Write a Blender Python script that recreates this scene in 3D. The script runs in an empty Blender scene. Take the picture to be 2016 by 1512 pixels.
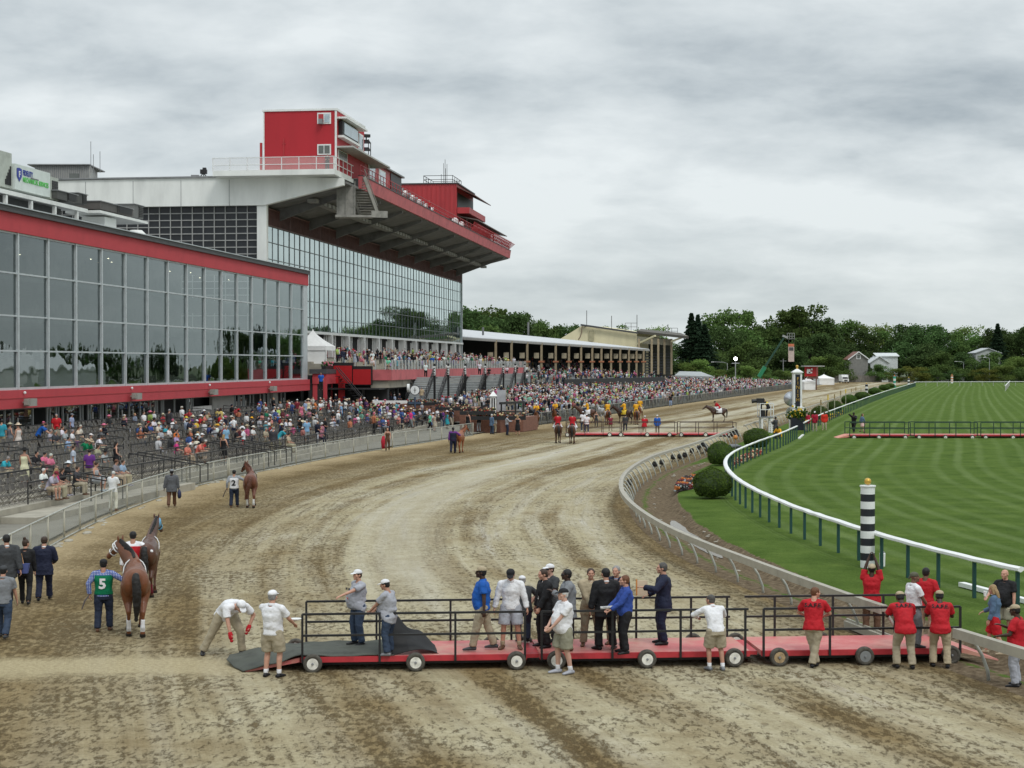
import bpy,bmesh,math,random
import numpy as np
from mathutils import Vector,Matrix,noise
C=bpy.context.scene.collection
SC=bpy.context.scene
R=math.radians

# ---------------------------------------------------------------- camera, sky, sun, exposure
F=3266.0;CAMH=6.6;PIT=math.atan(40/F)
cam=bpy.data.cameras.new('camera');cam.sensor_width=36;cam.lens=36*F/2016
cam.clip_start=.5;cam.clip_end=5000
camo=bpy.data.objects.new('camera',cam);C.objects.link(camo)
camo.location=(0,0,CAMH);camo.rotation_euler=(math.pi/2-PIT,0,0)
SC.camera=camo
SC.view_settings.view_transform='Standard';SC.view_settings.look='None'
SC.view_settings.exposure=0.38;SC.view_settings.gamma=1
SC.cycles.max_bounces=6;SC.cycles.transparent_max_bounces=12
SC.cycles.use_denoising=True

world=bpy.data.worlds.new('World');SC.world=world;world.use_nodes=True
def _world():
 nt=world.node_tree;N=nt.nodes;L=nt.links;N.clear()
 def n(t,**k):
  x=N.new(t)
  for a,b in k.items():setattr(x,a,b)
  return x
 def mth(op,a,b=None,clamp=False):
  x=n('ShaderNodeMath',operation=op,use_clamp=clamp)
  for i,v in enumerate((a,b)):
   if v is None:continue
   if isinstance(v,(int,float)):x.inputs[i].default_value=v
   else:L.new(v,x.inputs[i])
  return x.outputs[0]
 tc=n('ShaderNodeTexCoord');sp=n('ShaderNodeSeparateXYZ');L.new(tc.outputs['Generated'],sp.inputs[0])
 z=mth('MAXIMUM',sp.outputs[2],0.0)
 zz=mth('ADD',z,0.30)
 cb=n('ShaderNodeCombineXYZ')
 L.new(mth('DIVIDE',sp.outputs[0],zz),cb.inputs[0]);L.new(mth('DIVIDE',sp.outputs[1],zz),cb.inputs[1])
 def noi(sc,det,rough,off,sx=1,sy=1,dist=0):
  mp=n('ShaderNodeMapping');mp.inputs['Location'].default_value=off;mp.inputs['Scale'].default_value=(sx,sy,1)
  L.new(cb.outputs[0],mp.inputs[0])
  t=n('ShaderNodeTexNoise');t.inputs['Scale'].default_value=sc;t.inputs['Detail'].default_value=det
  t.inputs['Roughness'].default_value=rough;t.inputs['Distortion'].default_value=dist
  L.new(mp.outputs[0],t.inputs[0]);return t.outputs[0]
 a=noi(2.1,6,.5,(3.1,1.7,0),.85,1.15,.2)
 b=noi(7.0,5,.6,(8.3,4.2,0),.9,1.1,.2)
 v=mth('ADD',mth('MULTIPLY',a,.76),mth('MULTIPLY',b,.24))
 cr=n('ShaderNodeValToRGB');e=cr.color_ramp
 e.elements[0].position=.36;e.elements[0].color=(.325,.37,.40,1)
 e.elements[1].position=.60;e.elements[1].color=(.67,.71,.72,1)
 m=e.elements.new(.47);m.color=(.50,.545,.565,1)
 L.new(v,cr.inputs[0])
 # near the horizon an overcast sky pales to an even light grey
 hz=mth('POWER',mth('SUBTRACT',1.0,mth('MULTIPLY',z,7.5,True),True),1.6)
 mx=n('ShaderNodeMix',data_type='RGBA');L.new(mth('MULTIPLY',hz,.72),mx.inputs[0])
 L.new(cr.outputs[0],mx.inputs[6]);mx.inputs[7].default_value=(.56,.61,.61,1)
 # overcast: the zenith is brighter than the horizon
 st=mth('ADD',.96,mth('MULTIPLY',mth('SUBTRACT',z,.25,True),1.35))
 bg=n('ShaderNodeBackground');L.new(mx.outputs[2],bg.inputs[0]);L.new(st,bg.inputs[1])
 sky=n('ShaderNodeTexSky',sky_type='NISHITA');sky.sun_disc=False
 sky.sun_elevation=R(52);sky.sun_rotation=R(150)
 bs=n('ShaderNodeBackground');L.new(sky.outputs[0],bs.inputs[0]);bs.inputs[1].default_value=.08
 ms=n('ShaderNodeMixShader');ms.inputs[0].default_value=.93
 L.new(bs.outputs[0],ms.inputs[1]);L.new(bg.outputs[0],ms.inputs[2])
 out=n('ShaderNodeOutputWorld');L.new(ms.outputs[0],out.inputs[0])
_world()
sun=bpy.data.lights.new('sun','SUN');sun.energy=.9;sun.angle=R(16);sun.color=(1,.97,.92)
suno=bpy.data.objects.new('sun',sun);C.objects.link(suno)
# high and behind the camera's right shoulder (same direction as the Sky Texture's sun)
_sd=Vector((math.sin(R(150))*math.cos(R(52)),math.cos(R(150))*math.cos(R(52)),math.sin(R(52))))
suno.rotation_euler=_sd.to_track_quat('Z','Y').to_euler()

# ---------------------------------------------------------------- helpers: from photo measurements to places on the ground
def ray(x,y):
 a=(x-1008)/F;b=-(y-756)/F
 return(a,math.cos(PIT)+b*math.sin(PIT),-math.sin(PIT)+b*math.cos(PIT))
def G(x,y,z=0.0):
 r=ray(x,y);k=(z-CAMH)/r[2];return Vector((r[0]*k,r[1]*k,z))
def W(x,y,Y):
 r=ray(x,y);k=Y/r[1];return Vector((r[0]*k,Y,CAMH+r[2]*k))
TH=R(7.62);DV=(math.sin(TH),math.cos(TH));NV=(math.cos(TH),-math.sin(TH))
def B(u,D,z=0.0):  # along the grandstand front (u), away from the track (D)
 return Vector((u*DV[0]-D*NV[0],u*DV[1]-D*NV[1],z))
def hit(x,y,D):
 r=ray(x,y);k=-D/(r[0]*NV[0]+r[1]*NV[1])
 return((r[0]*DV[0]+r[1]*DV[1])*k,CAMH+r[2]*k)
def UD(p):return(p[0]*DV[0]+p[1]*DV[1],-(p[0]*NV[0]+p[1]*NV[1]))
FZ=-TH  # rotation that turns local +Y along the grandstand front

def setp(o,label=None,cat=None,group=None,kind=None):
 if label:o['label']=label
 if cat:o['category']=cat
 if group:o['group']=group
 if kind:o['kind']=kind
 return o
def empty(name,loc,label,cat,group=None,rz=0):
 o=bpy.data.objects.new(name,None);o.location=loc;o.rotation_euler=(0,0,rz);C.objects.link(o)
 o.empty_display_size=.1
 return setp(o,label,cat,group)
def put_under(o,parent):  # o was modelled in world coordinates; parent has no rotation
 o.parent=parent
 loc=parent.location.copy();q=parent.parent
 while q is not None:loc+=q.location;q=q.parent
 o.matrix_parent_inverse=Matrix.Translation(-loc)if parent.type=='EMPTY' else Matrix.Identity(4)
def frame(d,ref=None):
 d=d.normalized()
 r=Vector(ref)if ref is not None else Vector((0,0,1))
 if abs(d.dot(r.normalized()))>.98:r=Vector((1,0,0))if abs(d.x)<.9 else Vector((0,1,0))
 x=r.cross(d).normalized();y=d.cross(x).normalized()
 return x,y
class MB:
 def __init__(s):s.v=[];s.f=[];s.m=[]
 def add(s,vs,fs,mi=0):
  o=len(s.v);s.v.extend([tuple(p)for p in vs]);s.f.extend([tuple(o+i for i in f)for f in fs]);s.m.extend([mi]*len(fs))
  return s
 def box(s,c,size,rz=0,mi=0):
  hx,hy,hz=size[0]/2,size[1]/2,size[2]/2;ca,sa=math.cos(rz),math.sin(rz)
  vs=[]
  for dx,dy,dz in((-1,-1,-1),(1,-1,-1),(1,1,-1),(-1,1,-1),(-1,-1,1),(1,-1,1),(1,1,1),(-1,1,1)):
   x,y=dx*hx,dy*hy
   vs.append((c[0]+x*ca-y*sa,c[1]+x*sa+y*ca,c[2]+dz*hz))
  return s.add(vs,BOXF,mi)
 def hexa(s,a,b,mi=0):  # two quads a, b (4 points each) joined
  return s.add(list(a)+list(b),BOXF,mi)
 def beam(s,p0,p1,w,h,mi=0):  # rectangular bar between two points
  p0=Vector(p0);p1=Vector(p1);x,y=frame(p1-p0)
  q=[x*(-w/2)+y*(-h/2),x*(w/2)+y*(-h/2),x*(w/2)+y*(h/2),x*(-w/2)+y*(h/2)]
  return s.add([p0+k for k in q]+[p1+k for k in q],[(3,2,1,0),(4,5,6,7),(0,1,5,4),(1,2,6,5),(2,3,7,6),(3,0,4,7)],mi)
 def tube(s,pts,r,n=8,mi=0,cap=True,ref=None):
  pts=[Vector(p)for p in pts];m=len(pts)
  if not isinstance(r,(list,tuple)):r=[r]*m
  vs=[];px=None
  for i,p in enumerate(pts):
   d=pts[min(i+1,m-1)]-pts[max(i-1,0)]
   if d.length<1e-9:d=Vector((0,0,1))
   x,y=frame(d,ref)
   if px is not None and ref is None:
    x=(px-d.normalized()*px.dot(d.normalized()))
    x=x.normalized()if x.length>1e-6 else frame(d)[0]
    y=d.normalized().cross(x)
   px=x
   rr=r[i]if isinstance(r[i],(list,tuple))else(r[i],r[i])
   for k in range(n):
    a=2*math.pi*k/n
    vs.append(p+x*(math.cos(a)*rr[0])+y*(math.sin(a)*rr[1]))
  fs=[(i*n+k,i*n+(k+1)%n,(i+1)*n+(k+1)%n,(i+1)*n+k)for i in range(m-1)for k in range(n)]
  if cap:fs+=[tuple(range(n-1,-1,-1)),tuple((m-1)*n+k for k in range(n))]
  return s.add(vs,fs,mi)
 def ball(s,c,r,nu=12,nv=8,mi=0,rot=None):
  c=Vector(c);r=r if isinstance(r,(tuple,list))else(r,r,r)
  vs=[Vector((0,0,-r[2]))]
  for j in range(1,nv):
   t=-math.pi/2+math.pi*j/nv
   for k in range(nu):
    a=2*math.pi*k/nu;vs.append(Vector((r[0]*math.cos(t)*math.cos(a),r[1]*math.cos(t)*math.sin(a),r[2]*math.sin(t))))
  vs.append(Vector((0,0,r[2])))
  if rot is not None:vs=[rot @ v for v in vs]
  vs=[c+v for v in vs]
  fs=[(0,1+(k+1)%nu,1+k)for k in range(nu)]
  for j in range(nv-2):
   for k in range(nu):
    a=1+j*nu+k;b=1+j*nu+(k+1)%nu;fs.append((a,b,b+nu,a+nu))
  t=1+(nv-1)*nu
  fs+=[(t-nu+k,t-nu+(k+1)%nu,t)for k in range(nu)]
  return s.add(vs,fs,mi)
 def build(s,name,mats,parent=None,smooth=False,world=True):
  me=bpy.data.meshes.new(name);me.from_pydata(s.v,[],s.f)
  mats=mats if isinstance(mats,(list,tuple))else[mats]
  for m in mats:me.materials.append(m)
  if len(mats)>1:me.polygons.foreach_set('material_index',s.m)
  if smooth:me.polygons.foreach_set('use_smooth',[True]*len(me.polygons))
  me.update()
  o=bpy.data.objects.new(name,me);C.objects.link(o)
  if parent is not None:
   if world:put_under(o,parent)
   else:o.parent=parent
  return o
BOXF=[(3,2,1,0),(4,5,6,7),(0,1,5,4),(1,2,6,5),(2,3,7,6),(3,0,4,7)]
def ubox(mb,u0,u1,D0,D1,z0,z1,mi=0):  # a box in grandstand coordinates
 a=[B(u0,D0,z0),B(u1,D0,z0),B(u1,D1,z0),B(u0,D1,z0)]
 b=[B(u0,D0,z1),B(u1,D0,z1),B(u1,D1,z1),B(u0,D1,z1)]
 return mb.hexa(a,b,mi)
def copy_tree(o,parent=None):
 c=o.copy();C.objects.link(c)
 if parent is not None:c.parent=parent
 for ch in list(o.children):copy_tree(ch,c)
 return c

# ---------------------------------------------------------------- materials
MT={}
class NT:
 def __init__(s,name):
  s.m=bpy.data.materials.new(name);s.m.use_nodes=True;s.t=s.m.node_tree;s.N=s.t.nodes;s.L=s.t.links
  s.b=s.N['Principled BSDF'];s.o=s.N['Material Output']
 def n(s,t,**k):
  x=s.N.new(t)
  for a,b in k.items():setattr(x,a,b)
  return x
 def set(s,i,v):
  if isinstance(v,bpy.types.NodeSocket):s.L.new(v,i)
  else:i.default_value=v
 def math(s,op,a,b=None,clamp=False):
  x=s.n('ShaderNodeMath',operation=op,use_clamp=clamp);s.set(x.inputs[0],a)
  if b is not None:s.set(x.inputs[1],b)
  return x.outputs[0]
 def pos(s,scale=(1,1,1),obj=False):
  if obj:src=s.n('ShaderNodeTexCoord').outputs['Object']
  else:src=s.n('ShaderNodeNewGeometry').outputs['Position']
  mp=s.n('ShaderNodeMapping');mp.inputs['Scale'].default_value=scale;s.L.new(src,mp.inputs[0]);return mp.outputs[0]
 def noise(s,vec,scale,det=4,rough=.55,dist=0):
  x=s.n('ShaderNodeTexNoise');s.L.new(vec,x.inputs[0]);x.inputs['Scale'].default_value=scale
  x.inputs['Detail'].default_value=det;x.inputs['Roughness'].default_value=rough;x.inputs['Distortion'].default_value=dist
  return x.outputs[0]
 def attr(s,name,out='Fac'):return s.n('ShaderNodeAttribute',attribute_name=name).outputs[out]
 def ramp(s,f,stops,interp='LINEAR'):
  x=s.n('ShaderNodeValToRGB');e=x.color_ramp;e.interpolation=interp
  while len(e.elements)>1:e.elements.remove(e.elements[-1])
  e.elements[0].position=stops[0][0];e.elements[0].color=(*stops[0][1],1)if len(stops[0][1])==3 else stops[0][1]
  for p,c in stops[1:]:
   k=e.elements.new(p);k.color=(*c,1)
  s.set(x.inputs[0],f);return x.outputs[0]
 def mix(s,f,a,b,blend='MIX'):
  x=s.n('ShaderNodeMix',data_type='RGBA',blend_type=blend);s.set(x.inputs[0],f)
  for i,v in((6,a),(7,b)):s.set(x.inputs[i],(*v,1)if isinstance(v,tuple)and len(v)==3 else v)
  return x.outputs[2]
 def maprange(s,v,a,b,c=0.0,d=1.0):
  x=s.n('ShaderNodeMapRange');s.set(x.inputs[0],v)
  for i,k in zip((1,2,3,4),(a,b,c,d)):x.inputs[i].default_value=k
  return x.outputs[0]
 def bump(s,h,strength=.3,dist=.02):
  x=s.n('ShaderNodeBump');x.inputs['Strength'].default_value=strength;x.inputs['Distance'].default_value=dist
  s.set(x.inputs['Height'],h);s.L.new(x.outputs[0],s.b.inputs['Normal'])
def mat(name,col,rough=.6,metal=0,var=.12,scale=1.5,bump=0,bscale=30,spec=.5,obj=False,streak=False,emit=0):
 if name in MT:return MT[name]
 t=NT(name);b=t.b
 p=t.pos(obj=obj,scale=(1,1,.25)if streak else(1,1,1));f=t.noise(p,scale,5,.6)
 lo=tuple(max(0,c*(1-var*1.6))for c in col);hi=tuple(min(1,c*(1+var))for c in col)
 t.L.new(t.ramp(f,[(.3,lo),(.5,col),(.72,hi)]),b.inputs['Base Color'])
 b.inputs['Roughness'].default_value=rough;b.inputs['Metallic'].default_value=metal
 b.inputs['Specular IOR Level'].default_value=spec
 if bump:t.bump(t.noise(p,bscale,3),bump,.02)
 if emit:b.inputs['Emission Color'].default_value=(*col,1);b.inputs['Emission Strength'].default_value=emit
 MT[name]=t.m;return t.m
def tint(name,rough=.75,var=.18,scale=7,bump=.35,bscale=18,spec=.3,stripes=None,sheen=0):
 """a material whose colour is the object's own colour"""
 if name in MT:return MT[name]
 t=NT(name);b=t.b
 oc=t.n('ShaderNodeObjectInfo').outputs['Color']
 p=t.pos(obj=True);f=t.noise(p,scale,4,.6)
 k=t.maprange(f,.3,.7,1-var,1+var*.6)
 x=t.n('ShaderNodeVectorMath',operation='SCALE');t.L.new(oc,x.inputs[0]);t.L.new(k,x.inputs[3])
 col=x.outputs[0]
 if stripes:
  w=t.n('ShaderNodeTexWave',wave_type='BANDS',bands_direction=stripes[0]);t.L.new(p,w.inputs[0]);w.inputs['Scale'].default_value=stripes[1]
  w.inputs['Distortion'].default_value=.4
  g=t.maprange(w.outputs['Fac'],.45,.55,0,1)
  if stripes[0]=='X' and len(stripes)>3:
   w2=t.n('ShaderNodeTexWave',wave_type='BANDS',bands_direction='Z');t.L.new(p,w2.inputs[0]);w2.inputs['Scale'].default_value=stripes[1]
   g=t.math('MULTIPLY',g,t.maprange(w2.outputs['Fac'],.45,.55,0,1))
  col=t.mix(g,col,stripes[2])
 t.L.new(col,b.inputs['Base Color']);b.inputs['Roughness'].default_value=rough
 b.inputs['Specular IOR Level'].default_value=spec
 if bump:t.bump(t.noise(p,bscale,3),bump,.03)
 MT[name]=t.m;return t.m
def see_through(name,tintc,amount,rough=.5,metal=0,col=(.3,.3,.3)):
 """wire mesh or net: part open, part matte strands"""
 if name in MT:return MT[name]
 t=NT(name);tr=t.n('ShaderNodeBsdfTransparent');tr.inputs[0].default_value=(*tintc,1)
 t.b.inputs['Base Color'].default_value=(*col,1);t.b.inputs['Roughness'].default_value=rough;t.b.inputs['Metallic'].default_value=metal
 mx=t.n('ShaderNodeMixShader');mx.inputs[0].default_value=amount
 t.L.new(tr.outputs[0],mx.inputs[1]);t.L.new(t.b.outputs[0],mx.inputs[2]);t.L.new(mx.outputs[0],t.o.inputs[0])
 MT[name]=t.m;return t.m
def glass(name,through,gloss,ior=1.6,boost=1.6,wav=.0,base=0.0):
 if name in MT:return MT[name]
 t=NT(name);tr=t.n('ShaderNodeBsdfTransparent');tr.inputs[0].default_value=(*through,1)
 gl=t.n('ShaderNodeBsdfGlossy');gl.inputs['Color'].default_value=(*gloss,1);gl.inputs['Roughness'].default_value=.015
 fr=t.n('ShaderNodeFresnel');fr.inputs[0].default_value=ior
 if wav:
  bp=t.n('ShaderNodeBump');bp.inputs['Strength'].default_value=wav;bp.inputs['Distance'].default_value=.05
  t.L.new(t.noise(t.pos(),.35,2),bp.inputs['Height']);t.L.new(bp.outputs[0],gl.inputs['Normal'])
 f=t.math('ADD',t.math('MULTIPLY',fr.outputs[0],boost),base,True)
 mx=t.n('ShaderNodeMixShader');t.L.new(f,mx.inputs[0]);t.L.new(tr.outputs[0],mx.inputs[1]);t.L.new(gl.outputs[0],mx.inputs[2])
 t.L.new(mx.outputs[0],t.o.inputs[0]);MT[name]=t.m;return t.m
RED=mat('red_stucco',(.47,.050,.062),.75,var=.06,scale=.8,bump=.2,bscale=12)
REDM=mat('red_metal',(.40,.03,.035),.5,var=.12,scale=.6,streak=True)
REDV=mat('red_vivid_panel',(.42,.008,.012),.45,var=.04)
REDF=mat('faded_red_fascia',(.50,.12,.13),.7,var=.15,scale=.7)
WHITE=mat('white_paint',(.74,.75,.74),.55,var=.08,scale=2)
WWHITE=mat('weathered_white_paint',(.74,.75,.72),.7,var=.10,scale=.5,streak=True,bump=.1)
ALU=mat('brushed_aluminium',(.52,.56,.575),.45,.35,var=.08)
GALV=mat('galvanised_steel',(.40,.41,.37),.55,.3,var=.2,scale=3)
BLACK=mat('black_paint',(.012,.012,.013),.5,var=.2)
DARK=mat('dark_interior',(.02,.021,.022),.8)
DGREY=mat('dark_grey_paint',(.06,.062,.065),.6)
GREY=mat('mid_grey_paint',(.22,.225,.23),.6,var=.15)
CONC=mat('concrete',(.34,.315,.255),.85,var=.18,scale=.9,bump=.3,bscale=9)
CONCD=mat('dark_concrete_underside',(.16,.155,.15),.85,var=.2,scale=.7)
CREAM=mat('cream_siding',(.68,.62,.41),.65,var=.07,scale=.5,streak=True)
TAN=mat('tan_steel',(.34,.27,.17),.6,var=.15)
BROWN=mat('brown_louvre_metal',(.13,.06,.05),.6,var=.2)
BRICK=mat('brown_brick',(.20,.09,.06),.8,var=.25,scale=6,bump=.3)
WOODG=mat('weathered_wood',(.20,.185,.165),.85,var=.3,scale=2,streak=True)
RUBBER=mat('muddy_rubber',(.075,.068,.055),.85,var=.35,scale=12,obj=True)
GOLD=mat('gold_paint',(.55,.34,.06),.35,.5,var=.1)
NAVY=mat('navy_panel',(.008,.010,.02),.4,var=.1)
TCLOTH=tint('cloth');TSKIN=tint('skin',.5,.08,9,.1,30,.4);THAIR=tint('hair',.55,.3,30,.4,60,.4)
TLEATH=tint('leather',.45,.15,9,.1);THIDE=tint('horse_hide',.38,.16,3.0,.06,40,.45)
TPAINT=tint('painted_metal',.45,.08,3,0)
# ================================================================ GROUND, TRACK, TURF
def smooth_path(pts,step=1.0,k=5):
 pts=sorted(pts,key=lambda p:p[1]);Y=np.array([p[1]for p in pts],float);X=np.array([p[0]for p in pts],float)
 ys=np.arange(Y[0],Y[-1]+.01,step);xs=np.interp(ys,Y,X)
 for _ in range(3):
  p=np.pad(xs,k,mode='reflect',reflect_type='odd');xs=np.convolve(p,np.ones(2*k+1)/(2*k+1),'valid')
 return ys,xs
FEN=[(-14,14),(-15,40),(-16.2,55),(-16.7,60.2),(-17.0,63.3),(-17.4,67.5),(-17.4,72.9),(-17.4,79.5),(-17.4,87.2),(-16.4,95.3),(-13.4,112.2),(-12.1,119.7),
 (-9.2,130.6),(-6.7,140.4),(-4.0,151),(-1.6,160),(1.2,171),(3.9,181.1),(19.2,239.5),(34,293.2),(57.7,378.1),(78,449),(98,520),(120,600)]
RAIL=[(14,14),(10.7,30),(10,32.2),(9,34.9),(8.5,37.9),(7.3,43.9),(6.5,48.9),(5.7,52.6),(5.2,57.4),(4.9,62),(4.7,68.1),(4.8,73),(5.0,76.7),(5.7,84.3),
 (6.9,92),(8.4,100.1),(10,105.9),(13.4,118.4),(19.4,143.8),(21,149.8),(32.7,195.5),(38.3,214),(47.4,249.3),(61.5,305),(77.2,362.5),(109.1,477),(146,600)]
TURF=[(40,14),(22,30),(15,38),(13.3,43),(12.2,47.9),(11.4,54),(10.6,61.9),(10.4,70.4),(10.4,75.9),(10.6,79.8),(11.1,86.4),(11.7,91.4),(12.5,96.5),(14.1,104),
 (16.8,114.2),(21.1,129.4),(24.9,144.4),(33.3,178.3),(56.6,264.7),(74.5,329.7),(114.8,472.3),(150,600)]
_fy,_fx=smooth_path(FEN);_ry,_rx=smooth_path(RAIL,1,3);_ty,_tx=smooth_path(TURF,1,3)
fenx=lambda y:float(np.interp(y,_fy,_fx));railx=lambda y:float(np.interp(y,_ry,_rx));turfx=lambda y:float(np.interp(y,_ty,_tx))
YS=list(np.arange(14,70,.5))+list(np.arange(70,200,1.0))+list(np.arange(200,601,4.0))

def grid_mesh(name,rows,material,attrs=None,kind='structure'):
 """rows: list of lists of (x,y,z,*attrs)"""
 nr,ncol=len(rows),len(rows[0]);v=[p[:3]for r in rows for p in r]
 f=[(i*ncol+j,i*ncol+j+1,(i+1)*ncol+j+1,(i+1)*ncol+j)for i in range(nr-1)for j in range(ncol-1)]
 me=bpy.data.meshes.new(name);me.from_pydata(v,[],f);me.materials.append(material)
 for k,a in enumerate(attrs or[]):
  at=me.attributes.new(a,'FLOAT','POINT');at.data.foreach_set('value',[p[3+k]for r in rows for p in r])
 me.polygons.foreach_set('use_smooth',[True]*len(me.polygons))
 o=bpy.data.objects.new(name,me);C.objects.link(o);o['kind']=kind;return o

def dirt_material():
 t=NT('track_dirt');b=t.b;P=t.pos();s=t.attr('s');tt=t.attr('t')
 cb=t.n('ShaderNodeCombineXYZ');sp=t.n('ShaderNodeSeparateXYZ');t.L.new(P,sp.inputs[0])
 t.L.new(s,cb.inputs[0]);t.L.new(t.math('MULTIPLY',sp.outputs[1],.07),cb.inputs[1]);V=cb.outputs[0]
 big=t.noise(P,.16,4,.6,.2);mid=t.noise(P,1.1,6,.65,.2);PS=t.pos((1,.42,1));cl=t.noise(PS,6.5,8,.78,.0);ck=t.noise(P,.55,4,.6);fine=t.noise(P,11,4,.6)
 cg=t.n('ShaderNodeCombineXYZ');t.L.new(s,cg.inputs[0]);t.L.new(t.math('MULTIPLY',sp.outputs[1],.012),cg.inputs[1]);groove=t.noise(cg.outputs[0],3.4,3,.7);wide=t.noise(cg.outputs[0],.42,2,.5)
 band=t.noise(V,.55,4,.55,.2);band2=t.noise(V,2.6,3,.6)
 # dry pale sand beside the outer fence; brown churned surface; paler wet clay in the middle
 edge=t.math('ADD',tt,t.math('MULTIPLY',t.math('SUBTRACT',big,.5),.10))
 dry=t.maprange(edge,.04,.16,1,0)
 wet=t.math('MULTIPLY',t.maprange(edge,.16,.42),t.maprange(edge,1.02,.92))
 wet=t.math('MULTIPLY',wet,t.maprange(t.math('ADD',t.math('ADD',t.math('MULTIPLY',band,.35),t.math('MULTIPLY',wide,.40)),t.math('MULTIPLY',big,.25)),.43,.53),True)
 brown=t.ramp(mid,[(.3,(.140,.098,.046)),(.5,(.205,.150,.074)),(.7,(.27,.21,.112))])
 clay=t.ramp(mid,[(.3,(.275,.232,.142)),(.5,(.36,.315,.205)),(.72,(.44,.395,.275))])
 sand=t.ramp(mid,[(.3,(.33,.255,.145)),(.7,(.42,.335,.205))])
 c=t.mix(wet,brown,clay);c=t.mix(dry,c,sand)
 c=t.mix(t.math('MULTIPLY',t.maprange(groove,.54,.68),t.math('ADD',.05,t.math('MULTIPLY',wet,.26))),c,(.42,.375,.255));c=t.mix(t.math('MULTIPLY',t.maprange(groove,.48,.34),t.math('MULTIPLY',t.math('SUBTRACT',1.0,dry),.2),True),c,(.15,.11,.058))
 # the smoothed crossing in front of the ramp
 yy=t.math('SUBTRACT',sp.outputs[1],t.math('ADD',36.0,t.math('MULTIPLY',t.math('SUBTRACT',big,.5),2.2)))
 cross=t.math('MULTIPLY',t.maprange(t.math('ADD',t.math('ABSOLUTE',yy),t.math('MULTIPLY',t.math('SUBTRACT',mid,.5),1.6)),.8,1.7,1,0),t.maprange(sp.outputs[0],-4.6,-6.3,0,1))
 c=t.mix(cross,c,t.ramp(fine,[(.3,(.33,.275,.165)),(.7,(.39,.33,.205))]))
 # dark clods and hoof marks
 thr=t.math('ADD',t.math('ADD',t.math('MULTIPLY',t.math('SUBTRACT',band2,.5),.14),t.math('MULTIPLY',t.math('SUBTRACT',groove,.5),-.13)),t.math('ADD',t.math('ADD',t.math('MULTIPLY',t.math('SUBTRACT',big,.5),.24),t.math('MULTIPLY',t.math('SUBTRACT',ck,.5),.22)),t.math('ADD',.035,t.math('MULTIPLY',wet,-.075))))
 sw=t.maprange(t.math('ABSOLUTE',t.math('SUBTRACT',t.math('ADD',tt,t.math('MULTIPLY',t.math('SUBTRACT',wide,.5),.16)),.58)),.025,.075,1,0);sw=t.math('MULTIPLY',sw,t.maprange(sp.outputs[1],42,52),True);c=t.mix(t.math('MULTIPLY',sw,.8),c,t.ramp(mid,[(.3,(.36,.32,.225)),(.7,(.46,.425,.32))]))
 cm=t.math('MULTIPLY',t.maprange(t.math('ADD',cl,thr),.505,.60),t.math('SUBTRACT',1.0,t.math('MULTIPLY',sw,.8)))
 cm=t.math('MULTIPLY',cm,t.math('SUBTRACT',1.0,t.math('MULTIPLY',dry,.85)))
 cm=t.math('MULTIPLY',cm,t.math('SUBTRACT',1.0,t.math('MULTIPLY',cross,.92)),True)
 c=t.mix(t.math('MULTIPLY',cm,.80),c,(.108,.074,.034))
 hoof=t.n('ShaderNodeTexVoronoi');t.L.new(t.pos((1,.55,1)),hoof.inputs[0]);hoof.inputs['Scale'].default_value=2.4;hoof.inputs['Randomness'].default_value=1
 hm=t.math('MULTIPLY',t.maprange(hoof.outputs['Distance'],.12,.20,1,0),t.maprange(t.noise(P,.5,2),.45,.6))
 hm=t.math('MULTIPLY',hm,t.math('SUBTRACT',1.0,t.math('MAXIMUM',dry,cross)),True)
 c=t.mix(t.math('MULTIPLY',hm,.55),c,(.13,.095,.052))
 c=t.mix(.35,c,t.ramp(fine,[(.25,(.25,.22,.16)),(.5,(.5,.5,.5)),(.75,(.72,.72,.72))]),'OVERLAY')
 t.L.new(c,b.inputs['Base Color'])
 sheen=t.math('MULTIPLY',t.math('MULTIPLY',t.math('MAXIMUM',wet,sw),t.math('SUBTRACT',1.0,cm)),t.maprange(t.noise(V,1.3,4),.42,.62),True)
 pud=t.math('MULTIPLY',t.maprange(t.noise(V,.75,5,.5,.6),.60,.67),t.math('MULTIPLY',wet,t.math('SUBTRACT',1.0,cm)),True)
 r=t.math('SUBTRACT',t.math('SUBTRACT',.9,t.math('MULTIPLY',sheen,.40)),t.math('MULTIPLY',pud,.3),True)
 t.L.new(r,b.inputs['Roughness']);t.L.new(t.math('ADD',.06,t.math('MULTIPLY',sheen,.34)),b.inputs['Specular IOR Level'])
 h=t.math('ADD',t.math('MULTIPLY',cl,.5),t.math('ADD',t.math('MULTIPLY',cm,.35),t.math('MULTIPLY',fine,.2)))
 h=t.math('SUBTRACT',h,t.math('MULTIPLY',hm,.5));h=t.math('ADD',h,t.math('MULTIPLY',groove,.6))
 bp=t.n('ShaderNodeBump');bp.inputs['Distance'].default_value=.055;t.L.new(h,bp.inputs['Height'])
 t.L.new(t.math('SUBTRACT',.85,t.math('MULTIPLY',pud,.75)),bp.inputs['Strength']);t.L.new(bp.outputs[0],b.inputs['Normal'])
 return t.m
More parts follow.
